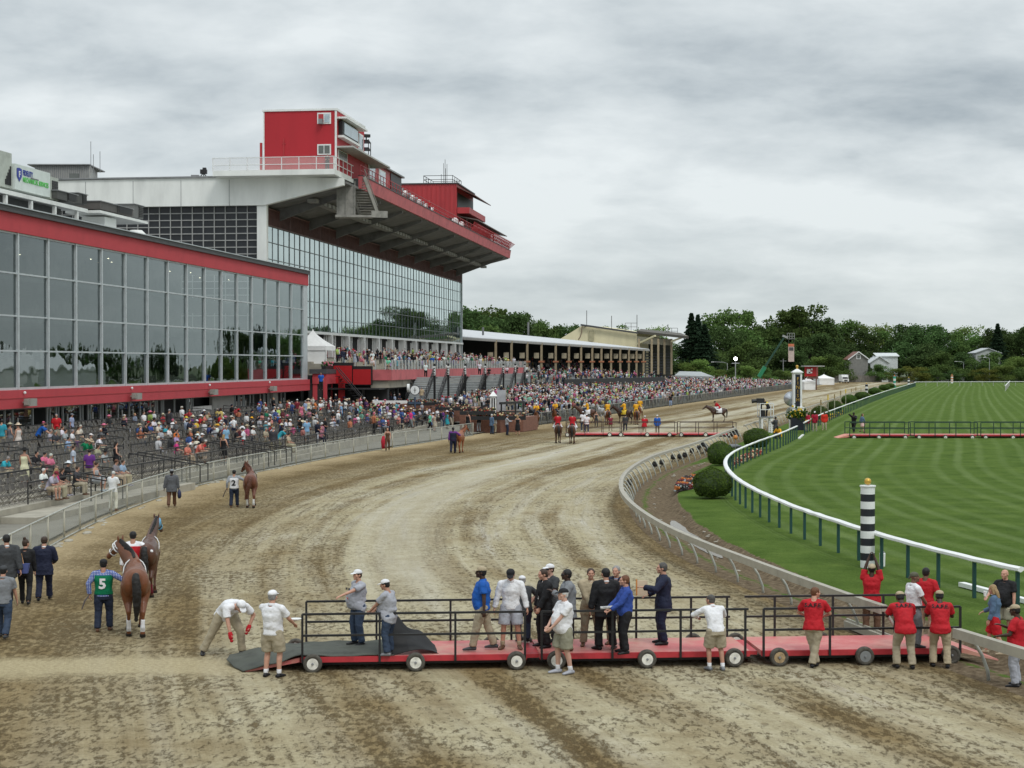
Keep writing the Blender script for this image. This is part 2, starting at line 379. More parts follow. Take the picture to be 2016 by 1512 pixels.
def turf_material():
 t=NT('mown_turf');b=t.b;P=t.pos();s=t.attr('s')
 w=t.math('ADD',s,t.math('MULTIPLY',t.math('SUBTRACT',t.noise(P,.25,3),.5),.5))
 sn=t.math('SINE',t.math('MULTIPLY',w,2*math.pi/1.5));k=t.maprange(sn,.0,.9)
 sn2=t.math('SINE',t.math('MULTIPLY',w,2*math.pi/6.1));k=t.math('MULTIPLY',k,t.maprange(sn2,-1,1,.45,1))
 amt=t.math('MULTIPLY',k,t.math('MULTIPLY',t.maprange(t.noise(P,.07,3),.3,.65,.35,1),t.attr('mown')),True)
 n1=t.noise(P,.5,5,.62);n2=t.noise(P,14,4,.7)
 dark=t.ramp(n1,[(.3,(.055,.096,.018)),(.55,(.085,.136,.028)),(.75,(.120,.172,.040))])
 c=t.mix(t.math('MULTIPLY',amt,.56),dark,(.165,.225,.085))
 c=t.mix(.55,c,t.ramp(n2,[(.3,(.25,.25,.25)),(.5,(.5,.5,.5)),(.7,(.75,.75,.75))]),'OVERLAY')
 # bare brown bank down to the gutter
 bank=t.attr('bank');e=t.math('ADD',bank,t.math('MULTIPLY',t.math('SUBTRACT',t.noise(P,2.5,5,.7),.5),.9))
 m=t.maprange(e,.40,.52);soil=t.ramp(t.noise(P,5,5,.65),[(.3,(.075,.052,.033)),(.55,(.17,.13,.085)),(.75,(.30,.24,.165))])
 c=t.mix(m,c,soil)
 t.L.new(c,b.inputs['Base Color']);b.inputs['Roughness'].default_value=.95;b.inputs['Specular IOR Level'].default_value=.03
 t.bump(t.math('ADD',t.noise(P,22,4,.75),t.math('MULTIPLY',t.noise(P,3,4),.6)),.9,.05)
 return t.m
DIRT=dirt_material();GRASS=turf_material()

def build_ground():
 # far ground: one sheet to the horizon, sunk where the track and infield sheets lie over it
 xs=[-2500,-900,-300,-60,-20,20,60,140,180,300,900,2500];ys=[-400,-30,10,14,100,300,560,606,640,1000,4000]
 rows=[[(x,y,-1.3 if(-50<x<170 and 12<y<590)else-.03)for x in xs]for y in ys]
 g=NT('ground_earth');P=g.pos();g.L.new(g.ramp(g.noise(P,.02,5),[(.35,(.05,.09,.025)),(.6,(.11,.12,.06))]),g.b.inputs['Base Color']);g.b.inputs['Roughness'].default_value=.9
 grid_mesh('ground',rows,g.m)
 rows=[]
 for y in YS:
  a,b=fenx(y),railx(y)+.35;row=[]
  for j in range(25):
   t=j/24;x=a-.6+(b-a+.6)*t
   if y<33:pass
   row.append((x,y,.03*noise.noise(Vector((x*.3,y*.15,3))),(x-b),t))
  rows.append(row)
 grid_mesh('dirt_track',rows,DIRT,['s','t'])
 # bank with the drainage gutter, then the grass that runs on to the far right
 prof=[(0,0,.85),(.35,.02,.75),(.8,.0,.42),(1.1,-.04,.62),(1.35,-.14,1),(1.6,-.22,1),(2.1,-.23,1),(2.35,-.12,1),(2.55,.0,.72),(2.75,.07,.2),(3.4,.1,0),(4.5,.12,0)]
 rows=[]
 for y in YS:
  r=railx(y)+.35;tx=turfx(y);w=max(tx-r,3.0);fade=min(1,max(0,(118-y)/14));near=1
  row=[]
  for s_,z_,bk in prof:
   sc=min(1.0,w/5.5);wob=.16*noise.noise(Vector((0,y*.35,s_)))*(1 if .5<s_<3 else 0)
   f2=fade if s_>.5 else 1
   row.append((r+(s_+wob)*max(sc,.55),y,z_*f2+(1-f2)*.06,s_,bk*(fade if s_>.9 else 1),0))
  x0=row[-1][0]
  offs=[0.6,1.2,2,3,4.5,6,9,13,18,26,36,50,70,100,140,200,300]
  for o_ in offs:
   x=x0+o_;row.append((x,y,.12+min(.0,0)+.015*noise.noise(Vector((x*.3,y*.2,0))),x-tx,0,1 if x>tx-.4 else 0))
  rows.append(row)
 grid_mesh('turf',rows,GRASS,['s','bank','mown'])
 wm=NT('gutter_water');wm.b.inputs['Base Color'].default_value=(.16,.13,.09,1);wm.b.inputs['Roughness'].default_value=.22;wm.b.inputs['Specular IOR Level'].default_value=.35
 wm.bump(wm.noise(wm.pos(),4,2),.12,.02)
 rows=[[(railx(y)+.35+1.78+sx*(.36*math.sin(math.pi*(y-57.9)/14.3)**.6+.09*noise.noise(Vector((y,sx,2)))),y,-.2)for sx in(-1,0,1)]for y in np.arange(58,72.1,.3)]
 grid_mesh('gutter_water',rows,wm.m)
 # flat stones dumped along the gutter edge
 rnd=random.Random(4);mb=MB()
 for i in range(70):
  y=rnd.uniform(52,112);s_=rnd.choice((1.05,1.2,2.3,2.5))+rnd.uniform(-.1,.15);x=railx(y)+.35+s_
  r=rnd.uniform(.03,.10);mb.ball((x,y,-.05 if s_<2 else-.03),(r,r*rnd.uniform(.6,1.3),r*.35),6,4)
 setp(mb.build('rubble_stones',CONC,smooth=False),'pale rubble stones scattered along the wet gutter inside the rail','stones',kind='stuff')
build_ground()

def path_pts(fx,y0,y1,n=200):
 """points every equal arc length"""
 ys=np.linspace(y0,y1,2000);P=np.array([[fx(y),y]for y in ys]);L=np.r_[0,np.cumsum(np.hypot(*np.diff(P,axis=0).T))]
 return P,L
def along(fx,y0,y1,step):
 P,L=path_pts(fx,y0,y1);k=max(1,int(round(L[-1]/step)));t=np.linspace(0,L[-1],k+1)
 return[Vector((float(np.interp(s,L,P[:,0])),float(np.interp(s,L,P[:,1])),0))for s in t]

# ---- inner rail of the dirt track: flat rail on curved leaning gooseneck posts
RAILM=mat('weathered_rail_aluminium',(.36,.335,.275),.6,.15,var=.12,scale=2,bump=.1)
def gooseneck_rail(y0,y1,step,label,depth=.2,lim=None):
 root=empty('inner_rail',(railx(y0),y0,0),label,'rail','inner rail of the dirt track')
 pts=along(railx,y0,y1,1.0 if y1<150 else 4.0);mb=MB()
 for a,b in zip(pts,pts[1:]):
  d=(b-a).normalized();n=Vector((d.y,-d.x,0));T=.035 if depth>.15 else .03
  q=lambda p:[p-n*.09+Vector((0,0,1.0-depth*.35)),p+n*.09+Vector((0,0,1.0-depth*.35)),p+n*.07+Vector((0,0,1.07)),p-n*.07+Vector((0,0,1.07))]
  A,Bq=q(a),q(b);mb.add(A+Bq,[(3,2,1,0),(4,5,6,7),(0,1,5,4),(1,2,6,5),(2,3,7,6),(3,0,4,7)])
  mb.beam(a-n*.10+Vector((0,0,.98)),b-n*.10+Vector((0,0,.98)),.05,depth)
 mb.build('rail_beam',RAILM,root)
 for i,p in enumerate(along(railx,y0+.3,y1-.3,step)):
  if lim and i>=lim:break
  y=p.y;d=Vector((railx(y+.5)-railx(y-.5),1,0)).normalized();n=Vector((d.y,-d.x,0))
  m=MB();m.tube([p+Vector((0,0,.98)),p+n*.16+Vector((0,0,.88)),p+n*.38+Vector((0,0,.55)),p+n*.52+Vector((0,0,.2)),p+n*.55+Vector((0,0,-.1))],.038,7)
  m.build('rail_post',GALV,root,smooth=True)
 return root
gooseneck_rail(37.9,143.5,2.35,'long curving pale metal rail on bent posts, from the red shirts past the bushes')
gooseneck_rail(24,34.6,3.0,'short metal rail with open end at the lower right, below the red ramp')
gooseneck_rail(150,470,3.6,'straight distant metal rail running behind the finish post and the row of clipped hedges',depth=.13,lim=90)
# a length of rail taken out for the crossing, lying on the ground
m=MB();a=G(1667,1228,.12);b=G(1757,1263,.12);m.beam(a,b,.16,.16);m.beam(a+Vector((.02,.1,.1)),b+Vector((.02,.1,.1)),.05,.05)
setp(m.build('loose_rail_section',RAILM),'grey rail section lying on the dirt behind the red platform beside the man stretching','rail')

# ---- white running rail round the turf, on dark green posts
WRAIL=mat('white_plastic_rail',(.80,.81,.80),.35,var=.04,obj=False)
GPOST=mat('dark_green_post',(.012,.06,.055),.45,var=.1)
def turf_rail(y0,y1,step,label,far=False,fx=turfx,lim=100):
 root=empty('turf_rail',(fx(y0),y0,.12),label,'rail','white running rail round the turf course')
 pts=along(fx,y0,y1,.8 if not far else 4);mb=MB();zt=1.25
 rnd=random.Random(7)
 wig=[Vector((0,0,rnd.uniform(-.012,.012)))for _ in pts]
 for i,(a,b)in enumerate(zip(pts,pts[1:])):
  d=(b-a).normalized();n=Vector((d.y,-d.x,0))
  q=lambda p,w:[p-n*.10+Vector((0,0,zt-.09))+w,p-n*.02+Vector((0,0,zt-.13))+w,p+n*.10+Vector((0,0,zt-.06))+w,p+n*.11+Vector((0,0,zt))+w,p-n*.02+Vector((0,0,zt+.02))+w,p-n*.10+Vector((0,0,zt-.02))+w]
  A=q(a,wig[i]);Q=q(b,wig[i+1]);mb.add(A+Q,[(k,(k+1)%6,6+(k+1)%6,6+k)for k in range(6)]+[(5,4,3,2,1,0),(6,7,8,9,10,11)])
 mb.build('rail_beam',WRAIL,root)
 for i,p in enumerate(along(fx,y0+.2,y1-.2,step)):
  if i>=lim:break
  m=MB();r=.055;m.box(p+Vector((.02,0,(zt-.12)/2+.04)),(.09,.11,zt-.12))
  m.build('rail_post',GPOST,root)
turf_rail(43.5,143.2,2.2,'white rail with green posts round the near turf, between bushes and striped pole')
turf_rail(152,474,3.4,'far white rail with green posts running along the hedges beyond the finish post',far=True)
def straight_rail(a,b,step,label,name='turf_rail'):
 root=empty(name,a,label,'rail','white running rail round the turf course');d=(b-a);L=d.length;d.normalize();m=MB()
 m.beam(a+Vector((0,0,1.25)),b+Vector((0,0,1.25)),.2,.14);m.build('rail_beam',WRAIL,root)
 for i in range(int(L/step)+1):
  p=a+d*min(L,i*step);q=MB();q.box(p+Vector((0,0,.6)),(.12,.12,1.18));q.build('rail_post',GALV,root)
straight_rail(Vector((116,478,.1)),Vector((205,500,.1)),3.6,'farthest white rail crossing behind the end of the turf')
straight_rail(Vector((117.5,395,.1)),Vector((150,500,.1)),3.6,'white rail slanting away at the right edge, far end of turf')
# two spare lengths
m=MB();a=G(1893,1150,.2);b=G(2040,1188,.2);m.beam(a,b,.2,.12);setp(m.build('spare_rail_length',WRAIL),'white rail length lying on the grass behind the man in the black polo','rail')
m=MB();a=G(1573,863,.17);b=G(1581,856,.17);m.beam(a,b,.18,.1);setp(m.build('spare_rail_length',WRAIL),'very short white rail stub lying on the turf near the finish post','rail')

# ---- outer fence of the track: pipe posts, top pipe and wire mesh
MESHW=see_through('chain_link_mesh',(1,1,1),.38,.6,.1,(.34,.36,.33))
MESHD=see_through('far_fence_mesh',(1,1,1),.72,.7,.1,(.055,.06,.055))
def wire_fence(name,y0,y1,step,label,mesh,h=1.14,pr=.033,postm=GALV,group='outer track fence',lim=100,base=True):
 root=empty(name,(fenx(y0),y0,0),label,'fence',group)
 pts=along(fenx,y0,y1,step)
 mp=MB();tp=MB()
 for a,b in zip(pts,pts[1:]):
  mp.add([a+Vector((0,0,.04)),b+Vector((0,0,.04)),b+Vector((0,0,h)),a+Vector((0,0,h))],[(0,1,2,3)])
  if base:tp.beam(a+Vector((.02,0,.04)),b+Vector((.02,0,.04)),.04,.05)
 mp.build('wire_mesh',mesh,root)
 tp.tube([p+Vector((0,0,h))for p in pts],pr,6);tp.build('top_pipe',GALV,root,smooth=True)
 for i,p in enumerate(pts[:lim]):
  q=MB();q.tube([p,p+Vector((0,0,h+.03))],pr*1.25,8);q.build('fence_post',postm,root,smooth=True)
POSTS=mat('dull_fence_post',(.40,.385,.31),.7,var=.15)
wire_fence('track_fence',50,87.2,3.15,'wire fence with pale pipe posts in front of the nearest chair rows',MESHW,postm=POSTS)
wire_fence('track_fence',87.2,95.0,2.6,'wire fence gate panel beside the man carrying the dark bag',MESHW,postm=POSTS)
wire_fence('track_fence',95.3,127.5,3.2,'wire fence from the groom numbered two to the woman in brown trousers',MESHW,postm=POSTS)
wire_fence('track_fence',130,152.5,3.2,'wire fence below the crowd, ending at the green ball by the brick planters',MESHW,postm=POSTS)
wire_fence('track_fence',170,440,2.9,'long dark fence with many thin posts holding back the dense crowd',MESHD,h=1.35,postm=mat('grey_fence_post',(.23,.235,.21),.6),base=False)
# stones kicked loose along the fence foot
rnd=random.Random(9);mb=MB()
for i in range(60):
 y=rnd.uniform(55,110);x=fenx(y)+rnd.uniform(.05,.5);r=rnd.uniform(.05,.22);mb.ball((x,y,.0),(r*.8,r*1.8,r*.4),7,5)
setp(mb.build('fence_foot_stones',CONC),'loose pale stones lying along the foot of the near wire fence','stones',kind='stuff')
# ================================================================ BUILDINGS
# ---- the near wing: five glass storeys of curtain wall between two red bands
GLW=glass('wing_glass',(.42,.48,.47),(.90,1,1),1.55,1.35,wav=.35,base=.035)
GLG=glass('tower_glass',(.62,.72,.72),(.86,.97,.96),1.7,1.5,wav=.15,base=.24)
LAMP=mat('ceiling_lamp',(1,.86,.62),emit=5)
rnd=random.Random(11)
wing=empty('wing_building',B(130,46,2),'low grandstand wing with dark glass panes between two red bands','building')
def wing_build():
 U0,U1=78,175.5
 m=MB();ubox(m,U0,U1,45.75,46.4,15.05,16.25);m.build('upper_red_band',RED,wing)
 m=MB();ubox(m,U0,U1+.05,45.55,47.2,16.25,16.42);ubox(m,U0,U1+.05,45.6,47.2,16.44,16.62);m.build('roof_coping',DGREY,wing)
 m=MB();ubox(m,U0,U1+.1,45.5,47.4,16.63,16.70);m.build('roof_flashing',ALU,wing)
 m=MB();ubox(m,U0,U1,47.4,76,16.3,16.5);m.build('roof',GREY,wing)
 m=MB();ubox(m,U0,U1,45.6,46.6,3.72,4.9);ubox(m,U1-.3,U1,46.6,52,3.72,4.9);m.build('lower_red_band',RED,wing)
 m=MB();ubox(m,U0,U1,45.57,45.6,4.36,4.42);m.build('band_groove',REDM,wing)
 # glass bays
 bay=4.78;k=0;u=173.85
 while u>U0+bay:
  f=MB();a,b=u-bay,u
  for z in(7.42,9.68,12.42):
   ubox(f,a+.10,b-.10,45.9,46.06,z-.055,z+.055)
  ubox(f,a+.10,b-.10,45.9,46.06,4.9,5.06);ubox(f,a+.10,b-.10,45.9,46.06,14.93,15.05)
  ubox(f,b-.10,b+.10,45.84,46.1,4.9,15.05)
  g=MB();g.add([B(a,46,4.95),B(b,46,4.95),B(b,46,15.0),B(a,46,15.0)],[(0,1,2,3)])
  w=g.build('window',GLW,wing);f.build('window_frame',ALU,w)
  # ceiling lamps behind the panes
  l=MB()
  for _ in range(rnd.choice((0,1,2))):
   zc=rnd.choice((14.8,14.8,12.2,9.5));uu=rnd.uniform(a+.5,b-.5);D=rnd.uniform(48,54)
   ubox(l,uu,uu+.09,D,D+.09,zc-.04,zc)
  l.build('ceiling_lamp',LAMP,wing)
  u-=bay;k+=1
 f=MB();ubox(f,173.95,U1,45.86,46.1,4.9,15.05);f.build('corner_post',ALU,wing)
 m=MB()
 for z in(4.9,7.35,9.62,12.36):ubox(m,U0,U1,47.2,60,z-.25,z)
 m.build('floor_slab',GREY,wing)
 m=MB();ubox(m,U0,U1,60,60.3,2,16.3);ubox(m,U0-.2,U0,46,60,2,16.3);m.build('rear_wall',mat('interior_wall',(.22,.22,.21),.8),wing)
 m=MB();ubox(m,U1-.25,U1,46.2,52,4.9,16.25);m.build('end_wall',ALU,wing)
 # ground storey: dark recess, doors and plain panels
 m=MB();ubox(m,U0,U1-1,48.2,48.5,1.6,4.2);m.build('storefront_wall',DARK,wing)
 m=MB();ubox(m,U0,U1,46.5,52,3.6,3.72);m.build('soffit',GREY,wing)
 [ubox(MB(),a,b,47.2,47.5,1.9,3.72).build('grey_wall_panel',mat('storefront_panel',(.33,.335,.32),.7),wing)for a,b in((92,101.5),(146.5,153),(166.5,168.5))]
 m=MB();ubox(m,141,146.3,47.2,47.4,1.9,2.8);m.build('counter_panel',WHITE,wing)
 u=102.0;i=0
 while u<172:
  wdt=rnd.choice((1.3,2.2,3.0,1.0))
  if not(141<u<153 or 166<u<169):
   d=MB();ubox(d,u,u+.09,47.3,47.42,1.9,3.72)
   if rnd.random()<.3:ubox(d,u+.45,u+.52,47.3,47.4,1.9,3.72)
   ubox(d,u,u+wdt,47.3,47.4,3.55,3.64)
   dd=d.build('door_frame',ALU,wing)
   if rnd.random()<.45:
    g=MB();g.add([B(u+.09,47.35,1.95),B(u+wdt,47.35,1.95),B(u+wdt,47.35,3.6),B(u+.09,47.35,3.6)],[(0,1,2,3)]);g.build('glass_door',GLW,dd)
    h=MB();ubox(h,u+.62,u+.68,47.2,47.27,2.5,3.0);h.build('door_handle',WHITE,dd)
  u+=wdt+.2
 m=MB();ubox(m,U0,U1+14,46,52,-.5,1.9);m.build('plinth',CONC,wing)
 for px,py in((49,792),(260,780),(413,772),(531,765)):
  uu,zz=hit(px,py,45.5);m=MB()
  ubox(m,uu-.5,uu+.55,44.9,45.35,zz-.24,zz+.24);ubox(m,uu-.7,uu-.5,45.0,45.25,zz-.16,zz+.16);ubox(m,uu-.1,uu+.1,45.35,45.6,zz-.05,zz+.05)
  m.build('floodlight',mat('floodlight_grey',(.30,.29,.26),.6),wing)
  m=MB();m.ball(B(uu,45.5,zz+.62),.1,8,6);m.build('security_camera',WHITE,wing)
wing_build()

# ---- the great glass grandstand
gs=empty('grandstand',B(250,60,2),'tall glass grandstand with cantilevered roof and red press boxes','building')
GU0,GU1,GD=181.0,315.0,52.0
def gs_build():
 # white corner column and white side beam
 m=MB();ubox(m,GU0-.7,GU0,51.8,52.9,1.5,24.5);m.build('corner_column',WWHITE,gs)
 m=MB();ubox(m,GU1,GU1+.4,51.8,52.6,1.5,24);m.build('corner_column',ALU,gs)
 # side wall: tapered white fascia out to the overhang tip
 def side_beam(u0,u1,name,material,zoff=0):
  pts=[(43.0,27.2),(43.0,26.4),(52.0,24.3),(92.0,24.3),(130,23.5),(130,26.6),(92.0,27.3),(52,27.5)]
  mb=MB();a=[B(u0,D,z+zoff)for D,z in pts];b=[B(u1,D,z+zoff)for D,z in pts];n=len(pts)
  mb.add(a+b,[tuple(range(n)),tuple(range(2*n-1,n-1,-1))]+[(k,k+n,(k+1)%n+n,(k+1)%n)for k in range(n)])
  return mb.build(name,material,gs)
 side_beam(GU0-.9,GU0-.1,'side_fascia_beam',WWHITE)
 m=MB();ubox(m,GU0-1.1,GU0+30,52.2,130,27.45,27.62);m.build('roof_edge',GREY,gs)
 m=MB()
 for D in np.arange(56,120,5.6):ubox(m,GU0-.92,GU0-.9,D,D+.05,24.3,27.2)
 m.build('fascia_seam',GREY,gs)
 # side wall of small dark panes
 sw=MB();sw.add([B(GU0,52.9,10),B(GU0,120,10),B(GU0,120,24.3),B(GU0,52.9,24.3)],[(0,1,2,3)])
 w=sw.build('side_window_wall',mat('dark_side_glass',(.022,.024,.028),.25,spec=.35),gs)
 f=MB()
 for i,D in enumerate(np.arange(52.9,119,1.28)):ubox(f,GU0-.14,GU0-.02,D-.05,D+.05,10,24.3)
 for z in np.arange(12.0,24.2,.77):ubox(f,GU0-.12,GU0-.03,52.9,119,z-.05,z+.05)
 f.build('window_frame',mat('pale_mullion',(.34,.34,.33),.6),w)
 # front curtain wall: 28 bays, each a window with its frame; the glass sits before deep columns and open floors
 n=28;bw=(GU1-GU0)/n
 zs=[10.65,12.3,14.3,16.4,18.4,20.3,22.1]
 for k in range(n):
  a=GU0+k*bw;b=a+bw;c=(a+b)/2
  g=MB();g.add([B(a,52,10.65),B(b,52,10.65),B(b,52,22.1),B(a,52,22.1)],[(0,1,2,3)])
  win=g.build('window',GLG,gs)
  f=MB()
  ubox(f,a-.05,a+.05,51.93,52.1,10.65,22.1);ubox(f,c-.03,c+.03,51.95,52.1,10.65,22.1)
  for z in zs:ubox(f,a+.06,c-.04,51.92,52.08,z-.04,z+.04);ubox(f,c+.04,b-.06,51.92,52.08,z-.04,z+.04)
  f.build('window_frame',mat('dark_mullion',(.17,.19,.195),.5,.2),win)
  # brown louvred band above
  l=MB();ubox(l,a+.02,b-.02,52.0,52.3,22.2,24.0)
  for q in np.arange(a+.1,b,.42):ubox(l,q,q+.09,51.86,52.0,22.2,24.0)
  ubox(l,a,b,51.8,52.0,22.1,22.22);ubox(l,a,b,51.8,52.0,23.95,24.1);l.build('louvre_band',BROWN,gs)
  # ground storey of the terrace: white piers and dark doors
  if k%2==0:
   p=MB();ubox(p,a-.22,a+.22,51.5,52.1,7.4,10.3);p.build('pier',WHITE,gs)
   p=MB();ubox(p,a+.4,a+2*bw-.5,52.3,52.35,7.4,8.2);p.build('dado_panel',RED,gs)
  p=MB();ubox(p,c-.07,c+.07,51.9,52.05,7.4,10.3);ubox(p,c+1.0,c+1.1,51.9,52.05,7.4,10.3);p.build('door_frame',WHITE,gs)
  if k%4==1:
   s=MB();s.box(B(a,51.5,10.1),(.3,.5,.35),FZ);s.build('wall_speaker',BLACK,gs)
 m=MB();ubox(m,GU0,GU1,51.6,52.3,10.3,10.62);m.build('window_sill',WHITE,gs)
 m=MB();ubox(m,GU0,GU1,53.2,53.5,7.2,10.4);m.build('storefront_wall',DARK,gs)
 # inside: columns, floors, open back wall with daylight behind
 WI=mat('interior_column',(.42,.45,.45),.7)
 for k in range(0,29,1):
  u=GU0+1.2+k*bw
  if u>GU1:break
  m=MB();ubox(m,u,u+.9,56.0,56.9,10.6,24);m.build('interior_column',WI,gs)
 m=MB();ubox(m,GU0+.4,GU1,57,79,13.9,14.2);ubox(m,GU0+.4,GU1,57,79,19.4,19.7);m.build('floor_slab',mat('interior_floor',(.30,.32,.32),.7),gs)
 m=MB();ubox(m,GU0+.4,GU1,79,79.5,1.5,12.3);ubox(m,GU0+.4,GU1,79,79.5,13.8,14.4);ubox(m,GU0+.4,GU1,79,79.5,19.0,26)
 for u in np.arange(GU0+3,GU1,6):ubox(m,u,u+1.5,79,79.5,12.3,19)
 m.build('rear_wall',WI,gs)
 m=MB();ubox(m,GU0,GU1,53.6,79,10.3,10.6);m.build('floor_slab',mat('interior_floor',(.3,.3,.3)),gs)
 m=MB();ubox(m,GU1-.3,GU1,52.3,79,1.5,24.3);m.build('end_wall',mat('end_wall_grey',(.25,.28,.29),.6),gs)
 # roof deck: dark sloping underside with ribs and the stepped soffit of the seats
 def soff(D):return 24.3+(52.3-D)/9.4*2.2
 a=[B(GU0,52.4,24.25),B(GU1,52.4,24.25),B(GU1,42.8,26.65),B(GU0,42.8,26.65)]
 b=[B(GU0,52.4,24.6),B(GU1,52.4,24.6),B(GU1,42.8,26.9),B(GU0,42.8,26.9)]
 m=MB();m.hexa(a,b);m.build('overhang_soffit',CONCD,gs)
 m=MB();ubox(m,GU0,GU1,52.2,52.5,24.0,24.6);m.build('overhang_beam',DARK,gs)
 for k in range(10):
  u=GU0+5+k*13.6;m=MB()
  m.hexa([B(u,52.3,22.9),B(u+.35,52.3,22.9),B(u+.35,43.0,26.25),B(u,43.0,26.25)],[B(u,52.3,24.25),B(u+.35,52.3,24.25),B(u+.35,43.0,26.62),B(u,43.0,26.62)])
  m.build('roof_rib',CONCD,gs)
 m=MB()
 for k in range(66):u=GU0+3+k*2;z=soff(47.6)-.35+.0;ubox(m,u,u+1.4,47.1,48.1,z-.12,z+.3)
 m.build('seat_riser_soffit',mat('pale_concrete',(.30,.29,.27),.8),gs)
 m=MB();ubox(m,GU0,GU1,53,79,24.6,27.4);m.build('roof',GREY,gs)
 # red fascia along the overhang, with its railing and seats
 m=MB();m.hexa([B(GU0+6,42.55,26.75),B(GU1,42.55,26.75),B(GU1,42.85,26.75),B(GU0+6,42.85,26.75)],[B(GU0+6,42.35,28.15),B(GU1,42.35,28.15),B(GU1,42.85,28.15),B(GU0+6,42.85,28.15)])
 m.build('overhang_fascia',REDF,gs)
 m=MB();ubox(m,GU0+6,GU1,42.9,53,26.95,27.9);ubox(m,GU0+10,GU1-2,46,50,27.9,28.7);m.build('roof_deck',DGREY,gs)
 m=MB();ubox(m,GU0+6,GU1,42.3,42.9,28.17,28.27);m.build('fascia_coping',DGREY,gs)
 m=MB()
 for u in np.arange(GU0+6,GU1,1.6):ubox(m,u,u+.06,42.6,42.66,28.2,29.5)
 for z in(28.85,29.45):m.beam(B(GU0+6,42.63,z),B(GU1,42.63,z),.07,.07)
 for u in np.arange(GU1-46,GU1+.3,.9):m.beam(B(u,42.7,28.5),B(u-.3,41.6,29.4),.06,.06);m.beam(B(u,42.7,28.3),B(u,42.2,29.9),.06,.06)
 m.beam(B(GU1-46,41.6,29.4),B(GU1,41.6,29.4),.07,.07)
 m.build('roof_railing',REDM,gs)
 se=MB();sw2=MB();r=random.Random(3)
 for u in np.arange(GU0+14,GU1-50,1.15):
  for D,z in((43.9,28.4),(45.4,28.9)):
   (se if r.random()<.8 else sw2).box(B(u,D,z),(.5,.7,.5),FZ)
 se.build('seats',REDM,gs)['kind']='stuff';sw2.build('seat_covers',WHITE,gs)['kind']='stuff'
 # light fixtures lined along the roof (dark lamp heads, bright rims)
 for k in range(13):
  u=GU0+38+k*2.6;m=MB();c=B(u,46.6,30.9-.05*k)
  m.tube([c,c+Vector((.9*NV[0],.9*NV[1],-.25))],[.28,.5],10);m.build('roof_floodlight',GREY if k%2 else WHITE,gs,smooth=True)
 m=MB();ubox(m,GU0+37,GU0+71,46.7,47,30.2,30.4)
 for u in np.arange(GU0+37,GU0+71,4):ubox(m,u,u+.12,46.7,46.85,28,30.3)
 m.build('floodlight_rack',BLACK,gs)
 # walkway with its white mesh railing round the near corner
 m=MB();ubox(m,GU0-3.2,GU0+5,43.4,57.2,27.35,27.95);ubox(m,GU0+5,GU0+9,43.4,44.2,27.35,27.8);m.build('walkway',WWHITE,gs)
 m=MB()
 for D in list(np.arange(43.45,57.3,1.96)):ubox(m,GU0-3.2,GU0-3.12,D,D+.08,27.9,29.35)
 for z in(28.5,29.3):ubox(m,GU0-3.2,GU0-3.1,43.4,57.2,z,z+.07);ubox(m,GU0-3.1,GU0+6,43.4,43.48,z,z+.07)
 for u in np.arange(GU0-3,GU0+6,2):ubox(m,u,u+.07,43.4,43.48,27.9,29.35)
 rl=m.build('walkway_railing',WHITE,gs)
 m=MB();m.add([B(GU0-3.15,43.4,27.95),B(GU0-3.15,57.2,27.95),B(GU0-3.15,57.2,29.3),B(GU0-3.15,43.4,29.3)],[(0,1,2,3)])
 m.build('railing_net',see_through('white_net',(1,1,1),.28,.7,0,(.75,.72,.7)),rl)
 # steel stair hanging under the corner, with cage and camera platform
 m=MB()
 def P(px,py,D):u,z=hit(px,py,D);return B(u,D,z)
 a0,a1=P(700,352,43.2),P(727,425,42.0)
 for k in range(15):
  t=k/14;p=a0.lerp(a1,t);m.box(p,(1.9,.34,.06),.15)
 m.beam(a0+Vector((-1,0,-.1)),a1+Vector((-1,0,-.1)),.1,.35);m.beam(a0+Vector((1,0,.2)),a1+Vector((1,0,.2)),.1,.5)
 m.beam(a0+Vector((1,0,1.1)),a1+Vector((1,0,1.1)),.07,.07);m.beam(a0+Vector((-1,0,1)),a1+Vector((-1,0,1)),.07,.07)
 c=P(697,425,42.5);m.box(c+Vector((0,0,-.1)),(4.2,2,.25),.1)
 for dx in(-1.9,-.9,.1):m.box(c+Vector((dx,0,1.9)),(.1,.1,4));
 m.box(c+Vector((-.9,.2,1.7)),(2.0,.05,3.3));m.box(c+Vector((2.9,-.4,.15)),(1.9,.1,.75),.4)
 m.build('roof_stair',mat('stair_steel',(.27,.26,.235),.7,var=.2),gs)
gs_build()
RT=mat('mirror_pane',(.45,.52,.55),.08,.6)
